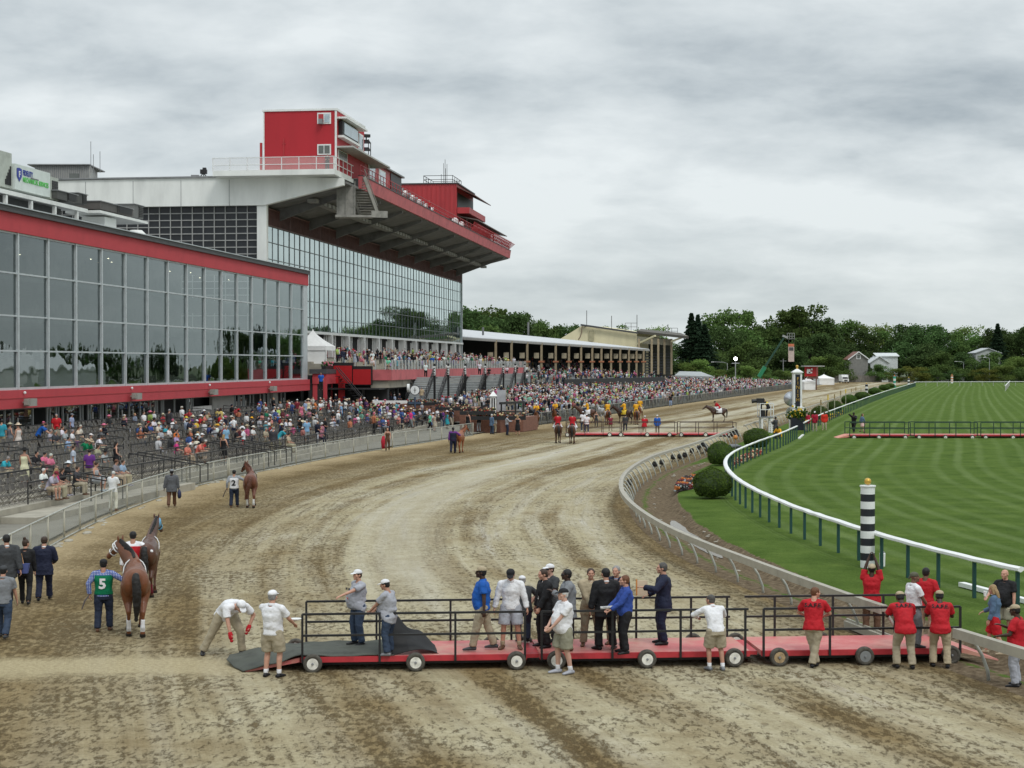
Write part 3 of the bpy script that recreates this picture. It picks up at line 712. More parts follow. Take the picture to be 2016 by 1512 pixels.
# red press box tower on the near corner of the roof
def tower():
 t=empty('press_box',B(186,52,28),'tall red press box block on the near corner of the grandstand roof','press box')
 u0=GU0-1.5
 def side(px,py,D0=52):r=ray(px,py);return None
 # side face seen in the photo from x 519 to 662 on the plane u = u0
 def SD(px):  # distance D of a pixel column on the side plane
  r=ray(px,300);a=r[0]*DV[0]+r[1]*DV[1];k=u0/a;return-(r[0]*NV[0]+r[1]*NV[1])*k
 D1,D0=SD(519),SD(662);zt=34.6;zb=28.0
 m=MB();ubox(m,u0,u0+14,D0,D1,zb,zt);m.build('wall',mat('tower_red',(.42,.012,.022),.65,var=.06,scale=.5,streak=True),t)
 m=MB();ubox(m,u0-.12,u0+14.1,D0-.12,D1+.12,zt,zt+.22);m.build('roof',WHITE,t)
 [m.build('corner_trim',WHITE,t)for m in(ubox(MB(),u0-.05,u0+.1,D0-.06,D0+.15,zb,zt),ubox(MB(),u0-.04,u0+.05,D1-.1,D1+.04,zb,zt))]
 for(xa,ya,xb,yb,ac)in((625,222,652,244,1),(625,284,652,305,0)):
  Da,Db=SD(xb),SD(xa);k=lambda y:CAMH+ray(640,y)[2]*(u0/(ray(640,y)[0]*DV[0]+ray(640,y)[1]*DV[1]))
  z1,z0=k(ya),k(yb)
  w=MB();ubox(w,u0-.1,u0-.02,Da,Db,z0,z1);wi=w.build('window',WHITE,t)
  g=MB();ubox(g,u0-.13,u0-.101,Da+.15,Db-.15,z0+.15,z1-.15);g.build('pane',RT if ac else mat('dim_pane',(.12,.13,.12),.2),wi)
  g=MB();ubox(g,u0-.16,u0-.131,(Da+Db)/2-.04,(Da+Db)/2+.04,z0+.1,z1-.1);g.build('glazing_bar',WHITE,wi)
  if ac:
   g=MB();ubox(g,u0-.155,u0-.131,(Da+Db)/2+.06,Db-.15,z0+.15,z1-.15);g.build('blanked_pane',REDM,wi)
   g=MB();ubox(g,u0-.6,u0-.16,(Da+Db)/2+.1,Db-.25,z0-.05,z0+.5);g.build('air_conditioner',GREY,wi)
 # front face: big bay window, hoods, small windows
 w=MB();ubox(w,u0+1.0,u0+8.6,D0-.5,D0-.01,32.0,33.6);wi=w.build('window',BLACK,t)
 g=MB();ubox(g,u0+1.6,u0+8.3,D0-.56,D0-.51,32.2,33.5);g.build('pane',RT,wi)
 g=MB();ubox(g,u0+.6,u0+9,D0-.7,D0-.01,31.7,31.95);g.build('sill',WHITE,wi)
 h=MB();ubox(h,u0+.3,u0+11,D0-1.1,D0-.01,33.75,33.95);h.build('window_hood',WHITE,t)
 w=MB();ubox(w,u0+10.6,u0+13.2,D0-.1,D0-.01,31.6,33.6);wi=w.build('window',WHITE,t)
 g=MB();ubox(g,u0+10.9,u0+12.9,D0-.14,D0-.101,31.8,33.4);g.build('pane',RT,wi)
 h=MB();ubox(h,u0+.05,u0+20,D0-1.9,D0-.01,30.5,30.68);h.build('canopy',mat('canopy_grey',(.42,.42,.40),.6),t)
 w=MB();ubox(w,u0+.6,u0+5,D0-.1,D0-.01,29.4,30.4);wi=w.build('window',WHITE,t)
 g=MB();ubox(g,u0+.9,u0+4.7,D0-.14,D0-.101,29.5,30.3);g.build('pane',mat('dim_pane',(.12,.13,.12),.2),wi)
 b=MB();ubox(b,u0+14.1,u0+36,D0,D0+5,27.9,31.1);b.build('low_block_wall',REDM,t)
 b=MB();ubox(b,u0+14.1,u0+36.5,D0-.4,D0+5.3,31.1,31.3);b.build('low_block_roof',GREY,t)
 for q in(16,22):
  w=MB();ubox(w,u0+q,u0+q+3.8,D0-.1,D0-.01,28.9,30.7);wi=w.build('window',WHITE,t)
  g=MB();ubox(g,u0+q+.3,u0+q+3.5,D0-.14,D0-.101,29.1,30.5);g.build('pane',RT,wi)
 b=MB();ubox(b,u0+29,u0+35.8,D0-.1,D0-.01,28,31);b.build('dark_opening',BLACK,t)
 b=MB();c=B(u0+15.5,D0+.5,31.3)
 for dx in(-.8,.8):
  for dy in(-1.5,1.5):b.box(c+Vector((dx,dy,1)),(.09,.09,2))
 b.box(c+Vector((0,0,1.9)),(1.7,3.1,.07));b.box(c+Vector((0,0,1.0)),(1.7,3.1,.07));b.build('platform_cage',BLACK,t)
 b=MB();c2=c+Vector((.4,0,2.6));b.box(c2,(.9,.5,.35),.4);b.tube([c2+Vector((0,0,-.7)),c2],.08);b.build('roof_camera',BLACK,t)
 b=MB();ubox(b,GU0-1.3,GU0-1.1,D1+.25,D1+.5,28,31.2);b.build('side_pipe',REDM,t)
 b=MB();ubox(b,u0-.08,u0-.01,SD(559)-.05,SD(559)+.05,28.2,31.6);ubox(b,u0-.08,u0-.01,SD(563),SD(556),31,31.08);b.build('conduit',REDM,t)
tower()
# second red block further along with hooded openings and a caged antenna platform
def block2():
 def U(px,D=45):return hit(px,400,D)[0]
 t=empty('press_box',B(285,48,28),'long red metal press box with dark hooded gallery at the roof far end','press box')
 D0=46.5;D1=57;ua=GU0+92;ub=GU1-1
 uc=ua+4
 m=MB();ubox(m,uc,uc+18,D0,D1+14,27.9,37.0);m.build('wall',REDM,t)
 m=MB()
 for D in np.arange(D0+.3,D1+14,.8):ubox(m,uc-.09,uc-.01,D,D+.12,27.9,36.9)
 m.build('wall_ribs',REDM,t)
 m=MB();ubox(m,uc-.2,uc+18.4,D0-.3,D1+14.2,37.0,37.2);m.build('roof',DGREY,t)
 m=MB();m.hexa([B(uc,D0-.1,36.4),B(uc+18,D0-.1,36.4),B(uc+18,D0-3.2,34.9),B(uc,D0-3.2,34.9)],[B(uc,D0-.1,36.6),B(uc+18,D0-.1,36.6),B(uc+18,D0-3.2,35.05),B(uc,D0-3.2,35.05)]);m.build('hood',BROWN,t)
 m=MB();ubox(m,uc+.5,uc+17.5,D0-.08,D0-.01,33.0,35.6);m.build('dark_opening',BLACK,t)
 m=MB();ubox(m,uc,uc+18,D0-2.2,D0-.1,32.0,33.0);m.build('balcony',REDM,t)
 m=MB();ubox(m,uc+1,ub,D0-1.6,D1,27.9,29.2);m.build('gallery_wall',REDM,t)
 m=MB();ubox(m,uc+1,ub,D0-.4,D1,29.2,31.2);m.build('gallery_recess',BLACK,t)
 for k in range(9):
  u=uc+2+k*3.9
  if u<ub:m=MB();ubox(m,u,u+.15,D0-1.5,D0-1.35,29.2,31.2);m.build('gallery_post',GREY,t)
 m=MB();m.hexa([B(uc+1,D0-.2,31.5),B(ub+1,D0-.2,31.5),B(ub+1,D0-3.4,30.9),B(uc+1,D0-3.4,30.9)],[B(uc+1,D0-.2,31.7),B(ub+1,D0-.2,31.7),B(ub+1,D0-3.4,31.05),B(uc+1,D0-3.4,31.05)]);m.build('gallery_roof',mat('dull_roof',(.16,.13,.12),.7),t)
 m=MB()
 def cage(u,D,z,lu,lD,h):
  for a in np.arange(0,lu+.1,lu/4):
   for b in(0,lD):ubox(m,u+a,u+a+.12,D+b,D+b+.08,z,z+h)
  for zz in(z+h*.5,z+h-.08):
   for b in(0,lD):ubox(m,u,u+lu,D+b,D+b+.07,zz,zz+.08)
   for a in(0,lu):ubox(m,u+a,u+a+.1,D,D+lD,zz,zz+.08)
 cage(uc+2,D0+1,37.2,9,5,1.5);cage(ub-18,D0-.5,31.7,9,2,1.4);m.build('roof_cage',BLACK,t)
 m=MB()
 for k,(a,h)in enumerate(((2,3.4),(4,2.9),(7,4.8),(9,4.4),(10,2.6))):m.tube([B(uc+a,D0+2+k*.6,37.2),B(uc+a,D0+2+k*.6,37.2+h)],.05,5)
 m.build('antenna',GREY,t)
 m=MB();m.ball(B(uc-1.2,D0+.1,30.6),(.6,.6,.6));m.ball(B(uc-1.6,D0-.6,29.4),(.7,.7,.7));m.ball(B(uc-.6,D0-.9,30.1),(.5,.5,.5));m.build('satellite_dish',WHITE,t,smooth=True)
 m=MB();ubox(m,uc-.3,uc-.15,D0+.2,D0+3.2,28.6,31.2);m.build('dark_vent',BLACK,t)
block2()

# ---- rooftop plant above the wing
def W3(px,py,D):u,z=hit(px,py,D);return B(u,D,z),u,z
def rooftop():
 g='air handling units on the wing roof'
 # advert container: panel facing the track
 D=52.0;u0,z1=hit(30,320,D);u1,z0=hit(99,386,D);z1b=hit(99,342,D)[1];zl=hit(30,375,D)[1]
 zt=(hit(31,321,D)[1]+z1b)/2;zb=(zl+z0)/2
 a=empty('rooftop_container',B(u0,D,zb),'white rooftop unit carrying the green and blue services sign','roof unit',g)
 m=MB();ubox(m,u0,u1,D,D+3,zb,zt);m.build('body',mat('container_white',(.60,.65,.62),.6,var=.06),a)
 m=MB();ubox(m,u1+.05,u1+1.5,D-.02,D+3,zb-.1,zt-.25)
 bb=m.build('louvre_box',mat('pale_green_grey',(.42,.45,.40),.6),a)
 m=MB()
 for i in range(7):z=zb+.1+i*(zt-zb-.6)/7;ubox(m,u1+.25,u1+1.35,D-.06,D-.021,z,z+.16)
 m.build('louvre_slats',BLACK,bb)
 m=MB();ubox(m,u0-7.5,u0-.15,D+.2,D+3,zb,zt+.7);m.build('end_cabinet',mat('pale_green_grey',(.42,.45,.40),.6),a)
 m=MB()
 for i in range(5):ubox(m,u0-1.3+i*.2,u0-1.2+i*.2,D+.12,D+.19,zb+.2,zb+.6+i*.25)
 m.build('vent_slits',BLACK,a)
 def text(s,u,z,size,material,D2=D-.03,ext=.01):
  cu=bpy.data.curves.new('lettering','FONT');cu.body=s;cu.size=size;cu.extrude=ext;cu.resolution_u=2;cu.offset=size*.02
  o=bpy.data.objects.new('lettering',cu);C.objects.link(o);cu.materials.append(material)
  M=Matrix.Translation(B(u,D2,z))@ Matrix(((DV[0],0,NV[0],0),(DV[1],0,NV[1],0),(0,1,0,0),(0,0,0,1)))
  o.parent=a;o.matrix_parent_inverse=Matrix.Translation(-a.location);o.matrix_basis=M;TEXTS.append(o)
  return o
 L=u1-u0;blue=mat('sign_blue',(.03,.05,.30));green=mat('sign_green',(.10,.50,.10))
 t1=text('FIDELITY',u0+L*.2,zb+(zt-zb)*.62,(zt-zb)*.3,blue);t2=text('MECHANICAL SERVICES',u0+L*.2,zb+(zt-zb)*.36,(zt-zb)*.27,green)
 text('ENERGY SOLUTIONS',u0+L*.42,zb+(zt-zb)*.55,(zt-zb)*.08,GREY)
 t1.scale=(.8,1,1);t2.scale=(.86,1,1)
 m=MB();c=B(u0+L*.1,D-.035,zb+(zt-zb)*.58);w=L*.07;h=(zt-zb)*.26
 sh=[(-w,h),(0,h*1.12),(w,h),(w,-h*.2),(0,-h),(-w,-h*.2)]
 vs=[c+Vector((DV[0]*x,DV[1]*x,z))for x,z in sh];m.add(vs,[tuple(range(6))]);m.build('shield_emblem',blue,a)
 text('F',u0+L*.075,zb+(zt-zb)*.5,(zt-zb)*.34,WHITE,D2=D-.06)
 # steel frame platform beneath
 m=MB();ubox(m,u0-8,u1+5.5,D-.8,D-.5,zb-.7,zb-.4);ubox(m,u0-8,u1+5.5,D+3,D+3.3,zb-.7,zb-.4)
 for u in np.arange(u0-7.5,u1+5.4,4.3):ubox(m,u,u+.28,D-.75,D-.5,16.4,zb-.75)
 ubox(m,u0-8,u1+5.5,D-.6,D+3,zb-.5,zb-.38)
 m.build('steel_platform',WWHITE,a)
 m=MB();ubox(m,u0-8,u1+3,D+.4,D+.8,16.5,zb-.6);m.build('duct',DGREY,a)
 # condensers and package units
 def unit(px0,py0,px1,py1,D,label,material,grille=True,dep=2.4):
  u0,z1=hit(px0,py0,D);u1,z0=hit(px1,py1,D)
  r=empty('rooftop_unit',B(u0,D,z0),label,'roof unit',g)
  m=MB();ubox(m,u0,u1,D,D+dep,z0,z1);m.build('casing',material,r)
  m=MB();L=u1-u0
  for i in range(6):z=z0+(z1-z0)*(.15+i*.13);ubox(m,u0+L*.55,u1-L*.05,D-.05,D-.01,z,z+.07)
  ubox(m,u0+L*.5,u0+L*.52,D-.04,D-.01,z0,z1);m.build('grille',BLACK,r)
  m=MB();ubox(m,u0-.1,u1+.1,D-.1,D+dep+.1,z1,z1+.06);m.build('lid',GREY,r)
  return r,u0,u1,z0,z1
 unit(113,375,152,400,51.5,'dark grey rooftop fan unit behind the sign container',mat('unit_dark',(.06,.06,.055),.6));unit(153,380,171,404,52.5,'small dark rooftop unit on the end of the steel platform',mat('unit_dark',(.06,.06,.055),.6))
 r,a0,a1,z0,z1=unit(197,396,262,427,52,'brown box unit on its own white stand above the red band',mat('unit_brown',(.075,.068,.062),.6))
 m=MB();ubox(m,a0-1,a1+2.6,51.6,54.6,z0-.42,z0-.2);ubox(m,a0+1,a0+3.6,52,54,16.6,z0-.55);m.build('stand',WWHITE,r)
 unit(264,402,282,432,53,'narrow slatted rooftop unit beside the brown box unit',mat('unit_grey',(.14,.14,.135),.6))
 r=empty('roof_ventilator',B(*[hit(268,455,50)[0],50,16.6]),'round pale mushroom ventilator on the wing roof','ventilator')
 c=B(hit(268,455,50)[0],50,16.7);m=MB();m.tube([c,c+Vector((0,0,.6))],.5,12);m.tube([c+Vector((0,0,.6)),c+Vector((0,0,.8)),c+Vector((0,0,1.15))],[.85,.85,.5],14);m.build('cowl',WWHITE,r)
 # penthouse and rooftop camera on the grandstand's roof
 D=112;ph=empty('roof_penthouse',B(200,100,27),'ribbed grey metal penthouse with antennas behind the white roof edge','roof hut')
 def Wp(px,py,Y=235):return W(px,py,Y)
 a=Wp(70,352);b=Wp(178,352);zt=Wp(70,326).z;m=MB();m.hexa([a,b,b+Vector((-1,8,0)),a+Vector((-1,8,0))],[Vector((p.x,p.y,zt))for p in(a,b,b+Vector((-1,8,0)),a+Vector((-1,8,0)))])
 m.build('wall',mat('corrugated_grey',(.36,.36,.34),.6,var=.1),ph)
 m=MB();n=26
 for i in range(n):p=a.lerp(b,i/n);m.box((p.x,p.y-.06,(a.z+zt)/2),(.1,.1,zt-a.z))
 m.build('ribs',GREY,ph);m=MB();m.box((a+b)/2+Vector((-.5,4,zt-a.z+.1)),((b-a).length+1,9,.15));m.build('roof',GREY,ph)
 w0=Wp(130,352);m=MB();m.box(w0+Vector((1.2,-.12,.3)),(1.3,.08,.9));m.build('window',mat('dim_pane',(.12,.13,.12),.2),ph)
 m=MB()
 for px,h in((179,4.4),(184,2.6),(197,3.0)):q=Wp(px,340);m.tube([q,q+Vector((0,0,h))],.045,5)
 m.build('antenna',GREY,ph)
 c=W(401,349,196);rc=empty('rooftop_camera',c,'small dark broadcast camera standing on the white roof edge','camera')
 m=MB();m.box(c+Vector((0,0,.65)),(.75,.6,.5));m.box(c+Vector((.1,0,1.0)),(.4,.4,.25));m.build('body',BLACK,rc)
 m=MB()
 for dx in(-.6,.5,0):m.tube([c+Vector((dx,dx*.5,-.2)),c+Vector((0,0,.5))],.06,6)
 m.build('tripod',DGREY,rc);m=MB();m.box(c+Vector((-1,0,.05)),(.9,.6,.4));m.build('case',GREY,rc)
TEXTS=[]
rooftop()

# ---- terrace in front of the grandstand
TZ=5.9;TD=38.0
ter=empty('terrace',B(230,40,1.5),'raised dining terrace with red front wall and glass balustrade','terrace')
def tz(D):return TZ+max(0,(D-39))*.115  # the terrace rises in shallow steps towards the glass
def terrace():
 m=MB()
 ubox(m,181.6,318,39,52.5,TZ-.6,TZ)
 for k in range(7):ubox(m,181.6,318,39+k*2,41+k*2,TZ,TZ+.01+k*.23)if k else None
 m.build('stepped_deck',CONC,ter)
 m=MB();ubox(m,181.4,302,37.8,38.1,4.75,5.95);ubox(m,181.2,181.5,37.8,40.2,4.75,5.95);m.build('front_wall',REDF,ter)
 m=MB();ubox(m,181.6,302,38.1,39,4.75,5.88);ubox(m,181.1,181.6,40.2,45.5,4.75,6.0);m.build('edge_beam',DGREY,ter)
 m=MB();ubox(m,181.6,302,38.2,39,3.9,4.74);ubox(m,181.5,181.8,38.2,40.2,3.9,4.74);m.build('soffit_band',CONC,ter)
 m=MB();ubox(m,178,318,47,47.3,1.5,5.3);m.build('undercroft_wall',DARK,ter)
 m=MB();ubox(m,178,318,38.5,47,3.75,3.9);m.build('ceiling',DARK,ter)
 g=MB();g.add([B(181.4,37.85,5.95),B(302,37.85,5.95),B(302,37.85,7.0),B(181.4,37.85,7.0)],[(0,1,2,3)])
 bal=g.build('glass_balustrade',see_through('balustrade_glass',(.8,.85,.85),.35,.1,0,(.4,.45,.45)),ter)
 PP=mat('pale_post',(.45,.46,.45),.6)
 for D in np.arange(38.4,45.4,1.15):ubox(MB(),181.2,181.35,D,D+.12,5.9,7.05).build('balustrade_post',PP,bal)
 for u in np.arange(181.4,302,1.9):ubox(MB(),u,u+.28,37.72,37.82,5.9,7.05).build('balustrade_post',PP,bal)
 r=random.Random(5)
 for u in np.arange(183,300,6.3):
  m=MB();ubox(m,u,u+.35,38.7,39.05,1.5,3.75);m.build('column',BLACK,ter)
 for u in np.arange(181,200,.7):
  m=MB();ubox(m,u,u+.08,41,41.05,1.6,3.7);m.build('railing_bar',GREY,ter)
terrace()
def PX(px,py,D):
 u,z=hit(px,py,D);return B(u,D,z)
# red video screens hung on the terrace front
for(xa,ya,xb,yb,D,lb)in((657,720,693,755,37.0,'upper red screen in a black frame hanging on the terrace front'),(695,727,730,757,36.6,'lower red screen in a black frame right of the taller one')):
 def su(px,py,u=180.6):q=ray(px,py);k=u/(q[0]*DV[0]+q[1]*DV[1]);return-(q[0]*NV[0]+q[1]*NV[1])*k,CAMH+q[2]*k
 d1,z1=su(xa,ya);d0,z0=su(xb,yb);r=empty('red_screen',B(180.6,d0,z0),lb,'screen','red screens on the terrace front')
 m=MB();ubox(m,180.62,181.05,d0-.12,d1+.12,z0-.1,z1+.35);m.build('frame',BLACK,r)
 m=MB();ubox(m,180.55,180.61,d0,d1,z0,z1);m.build('panel',REDV,r)
# stair flights coming down towards the camera
def flight(k,px,width,top_y=740):
 D=36.9;u,_=hit(px,top_y,D);root=empty('stairs',B(u,D,1.8),STAIRL[k],'stairs','grey stair flights below the terrace')
 top,bot=4.95,1.9;n=15;run=6.2;D0,D1=D-width/2,D+width/2
 m=MB()
 for i in range(n):
  z=top-(top-bot)*i/(n-1);a=u-run*i/(n-1)
  ubox(m,a-run/(n-1),a,D0,D1,z-.06,z);ubox(m,a-run/(n-1),a-run/(n-1)+.04,D0,D1,z-.16,z-.061)
 m.build('treads',mat('stair_grey',(.36,.385,.385),.7),root)
 for D_ in(D0-.08,D1+.08):
  m=MB();m.beam(B(u,D_,top),B(u-run,D_,bot-.1),.08,.3);m.beam(B(u,D_,top+1.05),B(u-run,D_,bot+1),.07,.07);m.beam(B(u,D_,top+.6),B(u-run,D_,bot+.55),.05,.05)
  for i in range(5):a=i/4;p=B(u-run*a,D_,top-(top-bot)*a);m.beam(p,p+Vector((0,0,1.05)),.06,.06)
  m.build('handrail',BLACK,root)
 m=MB();ubox(m,u,u+2.2,D0-.2,38,top-.15,top);ubox(m,u+.1,u+.35,D0-.3,D0-.05,1.6,6.6);m.build('landing',BLACK,root)
 m=MB();ubox(m,u-.02,u+.06,D0-.32,D0-.02,5.2,6.3);m.build('sign_plate',WHITE,root)
 m=MB();ubox(m,u-.04,u-.021,D0-.25,D0-.09,5.95,6.1);ubox(m,u-.04,u-.021,D0-.25,D0-.09,5.6,5.75);ubox(m,u-.04,u-.021,D0-.25,D0-.09,5.3,5.42);m.build('sign_marks',BLACK,root)
STAIRL=['grey stair flight nearest the red screens, behind the round clock','grey stair flight just past the round clock','grey stair flight third from the red screens, below the man in white','grey stair flight fourth from the red screens','grey stair flight with a man in navy climbing it',
 'grey stair flight third from the covered stand','grey stair flight second from the covered stand','grey stair flight next to the covered stand']
for k,(px,wd)in enumerate(((836,2.0),(868,1.5),(897,2.2),(938,2.2),(975,2.2),(1001,1.9),(1021,1.8),(1047,2.2))):flight(k,px,wd)
# link between wing and terrace: red fascia, open stair, flower box, tent
lk=empty('stair_tower',B(178,42,1.8),'red stair enclosure linking the wing to the terrace','stair tower')
m=MB();ubox(m,176.2,181,43.95,45.5,4.4,5.5);ubox(m,176.2,176.6,43.95,44.3,1.8,4.4);ubox(m,180,180.5,44.3,45.5,1.8,4.4);ubox(m,176.3,179,45,45.5,1.9,4.4);m.build('red_wall',RED,lk)
m=MB();ubox(m,176,181,43.9,45.8,5.5,6.0);m.build('dark_band',DGREY,lk)
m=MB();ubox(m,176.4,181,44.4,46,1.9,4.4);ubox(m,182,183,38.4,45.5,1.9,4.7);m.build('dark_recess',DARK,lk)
m=MB();ubox(m,179,179.2,42.6,43.3,1.8,5.2);m.build('red_door',REDV,lk)
m=MB()
for i in range(14):z=5.2-i*.26;m.box(B(178.5-.35*i*.4,43.2-.26*i,z),(.3,1.3,.05),FZ)
m.beam(B(178.5,43.2,6.2),B(176.7,39.8,2.8),.07,.07);m.beam(B(177.4,43.2,6.2),B(175.6,39.8,2.8),.07,.07);m.beam(B(178.5,43.2,5.7),B(176.7,39.8,2.3),.04,.04)
m.build('stair',BLACK,lk)
def flowers(name,u0,u1,D,z,label,cols,dens=60,h=.35,w=.5,cat='flower box',group='flower boxes on the brick planters',box=BLACK):
 r=empty(name,B(u0,D,z),label,cat,group);m=MB();ubox(m,u0,u1,D,D+w,z,z+.35);m.build('trough',box,r)
 rn=random.Random(int(u0*10));m=MB()
 for i in range(int((u1-u0)*dens/3)):
  c=B(rn.uniform(u0,u1),D+rn.uniform(0,w),z+.35+rn.uniform(0,h));s_=rn.uniform(.07,.15)
  m.ball(c,s_,5,4,mi=rn.randrange(len(cols)))
 m.build('blooms',cols,r)
FL=lambda n,c:mat(n,c,.8,var=.2)
leafy=FL('flower_leaf',(.04,.08,.02));fred=FL('flower_red',(.30,.02,.02));fora=FL('flower_orange',(.55,.22,.06));fcream=FL('flower_cream',(.62,.5,.3));fpink=FL('flower_pink',(.5,.12,.18));fyel=FL('flower_yellow',(.65,.45,.04));fdark=FL('flower_dark_foliage',(.025,.02,.018))
flowers('flower_box',177,181,44.2,6.0,'pink flower box on top of the red stair enclosure',[leafy,fpink,leafy],50,.4)
# white peaked tent on the terrace corner
def tent(name,c,w,h,zt,label,rz=FZ,group=None):
 r=empty(name,c,label,'tent',group);m=MB();q=[Vector((x*w/2,y*w/2,0))for x,y in((-1,-1),(1,-1),(1,1),(-1,1))]
 rot=Matrix.Rotation(rz,3,'Z');q=[rot @ v for v in q];c=Vector(c)
 N=8;vs=[];
 for j in range(N+1):
  t=j/N;k=(1-t)**1.6*.96+.04*(1-t);zz=h+(zt-h)*t
  vs+=[c+v*k+Vector((0,0,zz))for v in q]
 m.add(vs,[(j*4+i,j*4+(i+1)%4,(j+1)*4+(i+1)%4,(j+1)*4+i)for j in range(N)for i in range(4)])
 m.add([c+v+Vector((0,0,h))for v in q]+[c+v+Vector((0,0,h-.5))for v in q],[(i,(i+1)%4,4+(i+1)%4,4+i)for i in range(4)])
 m.build('canopy',mat('tent_white',(.80,.80,.79),.6,var=.05),r)
 m=MB()
 for v in q:m.tube([c+v*.97,c+v*.97+Vector((0,0,h))],.07,6)
 m.build('pole',WHITE,r)
 m=MB();a,b,cc,d=[c+v*.96 for v in q];m.add([a,b,b+Vector((0,0,h)),a+Vector((0,0,h))],[(0,1,2,3)]);m.add([a,d,d+Vector((0,0,h)),a+Vector((0,0,h))],[(0,1,2,3)]);m.build('side_curtain',mat('tent_white',(.8,.8,.79)),r)
tent('peaked_tent',B(184.6,47.6,6.3),4.2,2.3,4.3,'white peaked tent on the terrace beside the end of the glass wing')

# ---- winner circle planters, clock, small posts
def planter():
 r=empty('brick_planter',B(175,27,.3),'stepped brown brick planters of the winner enclosure','planter')
 for(px0,px1,py0,py1,Y)in((722,790,806,826,172),(790,850,795,826,176),(850,930,803,830,172),(905,985,811,855,158),(980,1030,822,850,160)):
  a=W(px0,py1,Y);b=W(px1,py1,Y);zt=W(px0,py0,Y).z;m=MB();m.hexa([a,b,b+Vector((1.5,6,0)),a+Vector((1.5,6,0))],[Vector((p.x,p.y,zt))for p in(a,b,b+Vector((1.5,6,0)),a+Vector((1.5,6,0)))]);m.build('brick_wall',BRICK,r)
 a=W(733,806,178);b=W(802,806,178);m=MB();m.box((a+b)/2+Vector((0,0,.45)),((b-a).length,.3,1.0));m.build('white_panel',WHITE,r)
planter()
def fbox(px0,px1,py,Y,lb,cols):
 a=W(px0,py,Y);b=W(px1,py,Y);r=empty('flower_box',a,lb,'flower box','flower boxes on the brick planters')
 m=MB();m.box((a+b)/2,((b-a).length,.5,.35));m.build('trough',BLACK,r);m=MB();rn=random.Random(px0)
 for i in range(int((px1-px0)*1.3)):
  c=a.lerp(b,rn.random())+Vector((0,rn.uniform(-.25,.25),.2+rn.uniform(0,.28)));m.ball(c,rn.uniform(.05,.10),5,4,mi=rn.randrange(len(cols)))
 m.build('blooms',cols,r)
fc=[fdark,fdark,fred,leafy,fcream,mat('bloom_rust',(.22,.07,.03))]
fbox(725,790,803,171,'flower box on the first brick planter below the red screens',fc);fbox(790,828,812,168,'short flower box low on the brick planter by the clock pole',fc);fbox(802,870,795,175,'flower box on the topmost brick planter under the stairs',fc);fbox(857,928,805,171,'long flower box on the middle brick planter',fc);fbox(905,975,813,157,'flower box at the foot of the white post',fc);fbox(925,1035,823,157,'lowest long flower box ending at the fence',fc)
def clock():
 c=W(817,815,168);top=W(817,768,168);r=empty('street_clock',c,'round white clock on a blue grey pole in front of the stairs','clock')
 m=MB();m.tube([c,Vector((c.x,c.y,top.z-.7))],.09,8);m.box((c.x,c.y,top.z-1.3),(1.3,.12,.2));m.build('pole',mat('clock_blue',(.04,.07,.12)),r)
 m=MB();m.tube([top+Vector((0,-.12,0)),top+Vector((0,.12,0))],.52,24);m.build('case',DGREY,r)
 m=MB();m.tube([top+Vector((0,-.16,0)),top+Vector((0,-.125,0))],.45,24);m.build('face',WHITE,r)
 m=MB();m.box(top+Vector((0,-.18,.12)),(.05,.02,.28));m.box(top+Vector((-.0,-.18,.0)),(.26,.02,.05));m.box(top+Vector((0,-.18,-.14)),(.05,.02,.3));m.build('hands',BLACK,r)
 t2=W(804,764,169);m=MB();m.tube([t2+Vector((-.12,0,0)),t2+Vector((.12,0,0))],.42,20);m.build('side_face',WHITE,r)
clock()
def smallpost():
 c=W(971,818,158);r=empty('marker_post',c,'short white post with pointed cap and black stripes beside the brick planters','post');zt=W(971,780,158).z
 m=MB();m.box((c.x,c.y,(c.z+zt)/2),(.55,.55,zt-c.z));m.build('shaft',WHITE,r);m=MB()
 m.add([(c.x-.4,c.y-.4,zt),(c.x+.4,c.y-.4,zt),(c.x+.4,c.y+.4,zt),(c.x-.4,c.y+.4,zt),(c.x,c.y,zt+.5)],[(3,2,1,0),(0,1,4),(1,2,4),(2,3,4),(3,0,4)]);m.build('cap',WHITE,r)
 m=MB();m.box((c.x-.1,c.y-.29,(c.z+zt)/2),(.12,.02,(zt-c.z)*.8));m.box((c.x+.12,c.y-.29,(c.z+zt)/2),(.12,.02,(zt-c.z)*.8));m.build('stripe',BLACK,r)
 c=W(987,815,160);r=empty('metal_cabinet',c,'grey metal cabinet standing behind the short white post','cabinet');m=MB();m.box(c+Vector((0,0,1.2)),(.85,.6,2.2));m.box(c+Vector((0,-.31,1.2)),(.7,.02,1.9));m.build('body',mat('cabinet_grey',(.38,.39,.41),.5),r)
 a=W(985,835,157);b=W(1031,832,162);r=empty('canopy_frame',a,'low black frame canopy with sloping end by the winner enclosure','frame')
 z1=W(985,794,157).z;m=MB()
 m.beam(Vector((a.x,a.y,z1)),Vector((b.x,b.y,z1)),.25,.22);m.beam(W(985,810,157),W(1031,811,162),.2,.15);m.beam(W(932,811,157),W(962,795,157),.2,.22)
 for px in(987,1015,1030):q=W(px,815,158);m.beam(q,Vector((q.x,q.y,z1)),.15,.15)
 m.build('frame',BLACK,r)
smallpost()
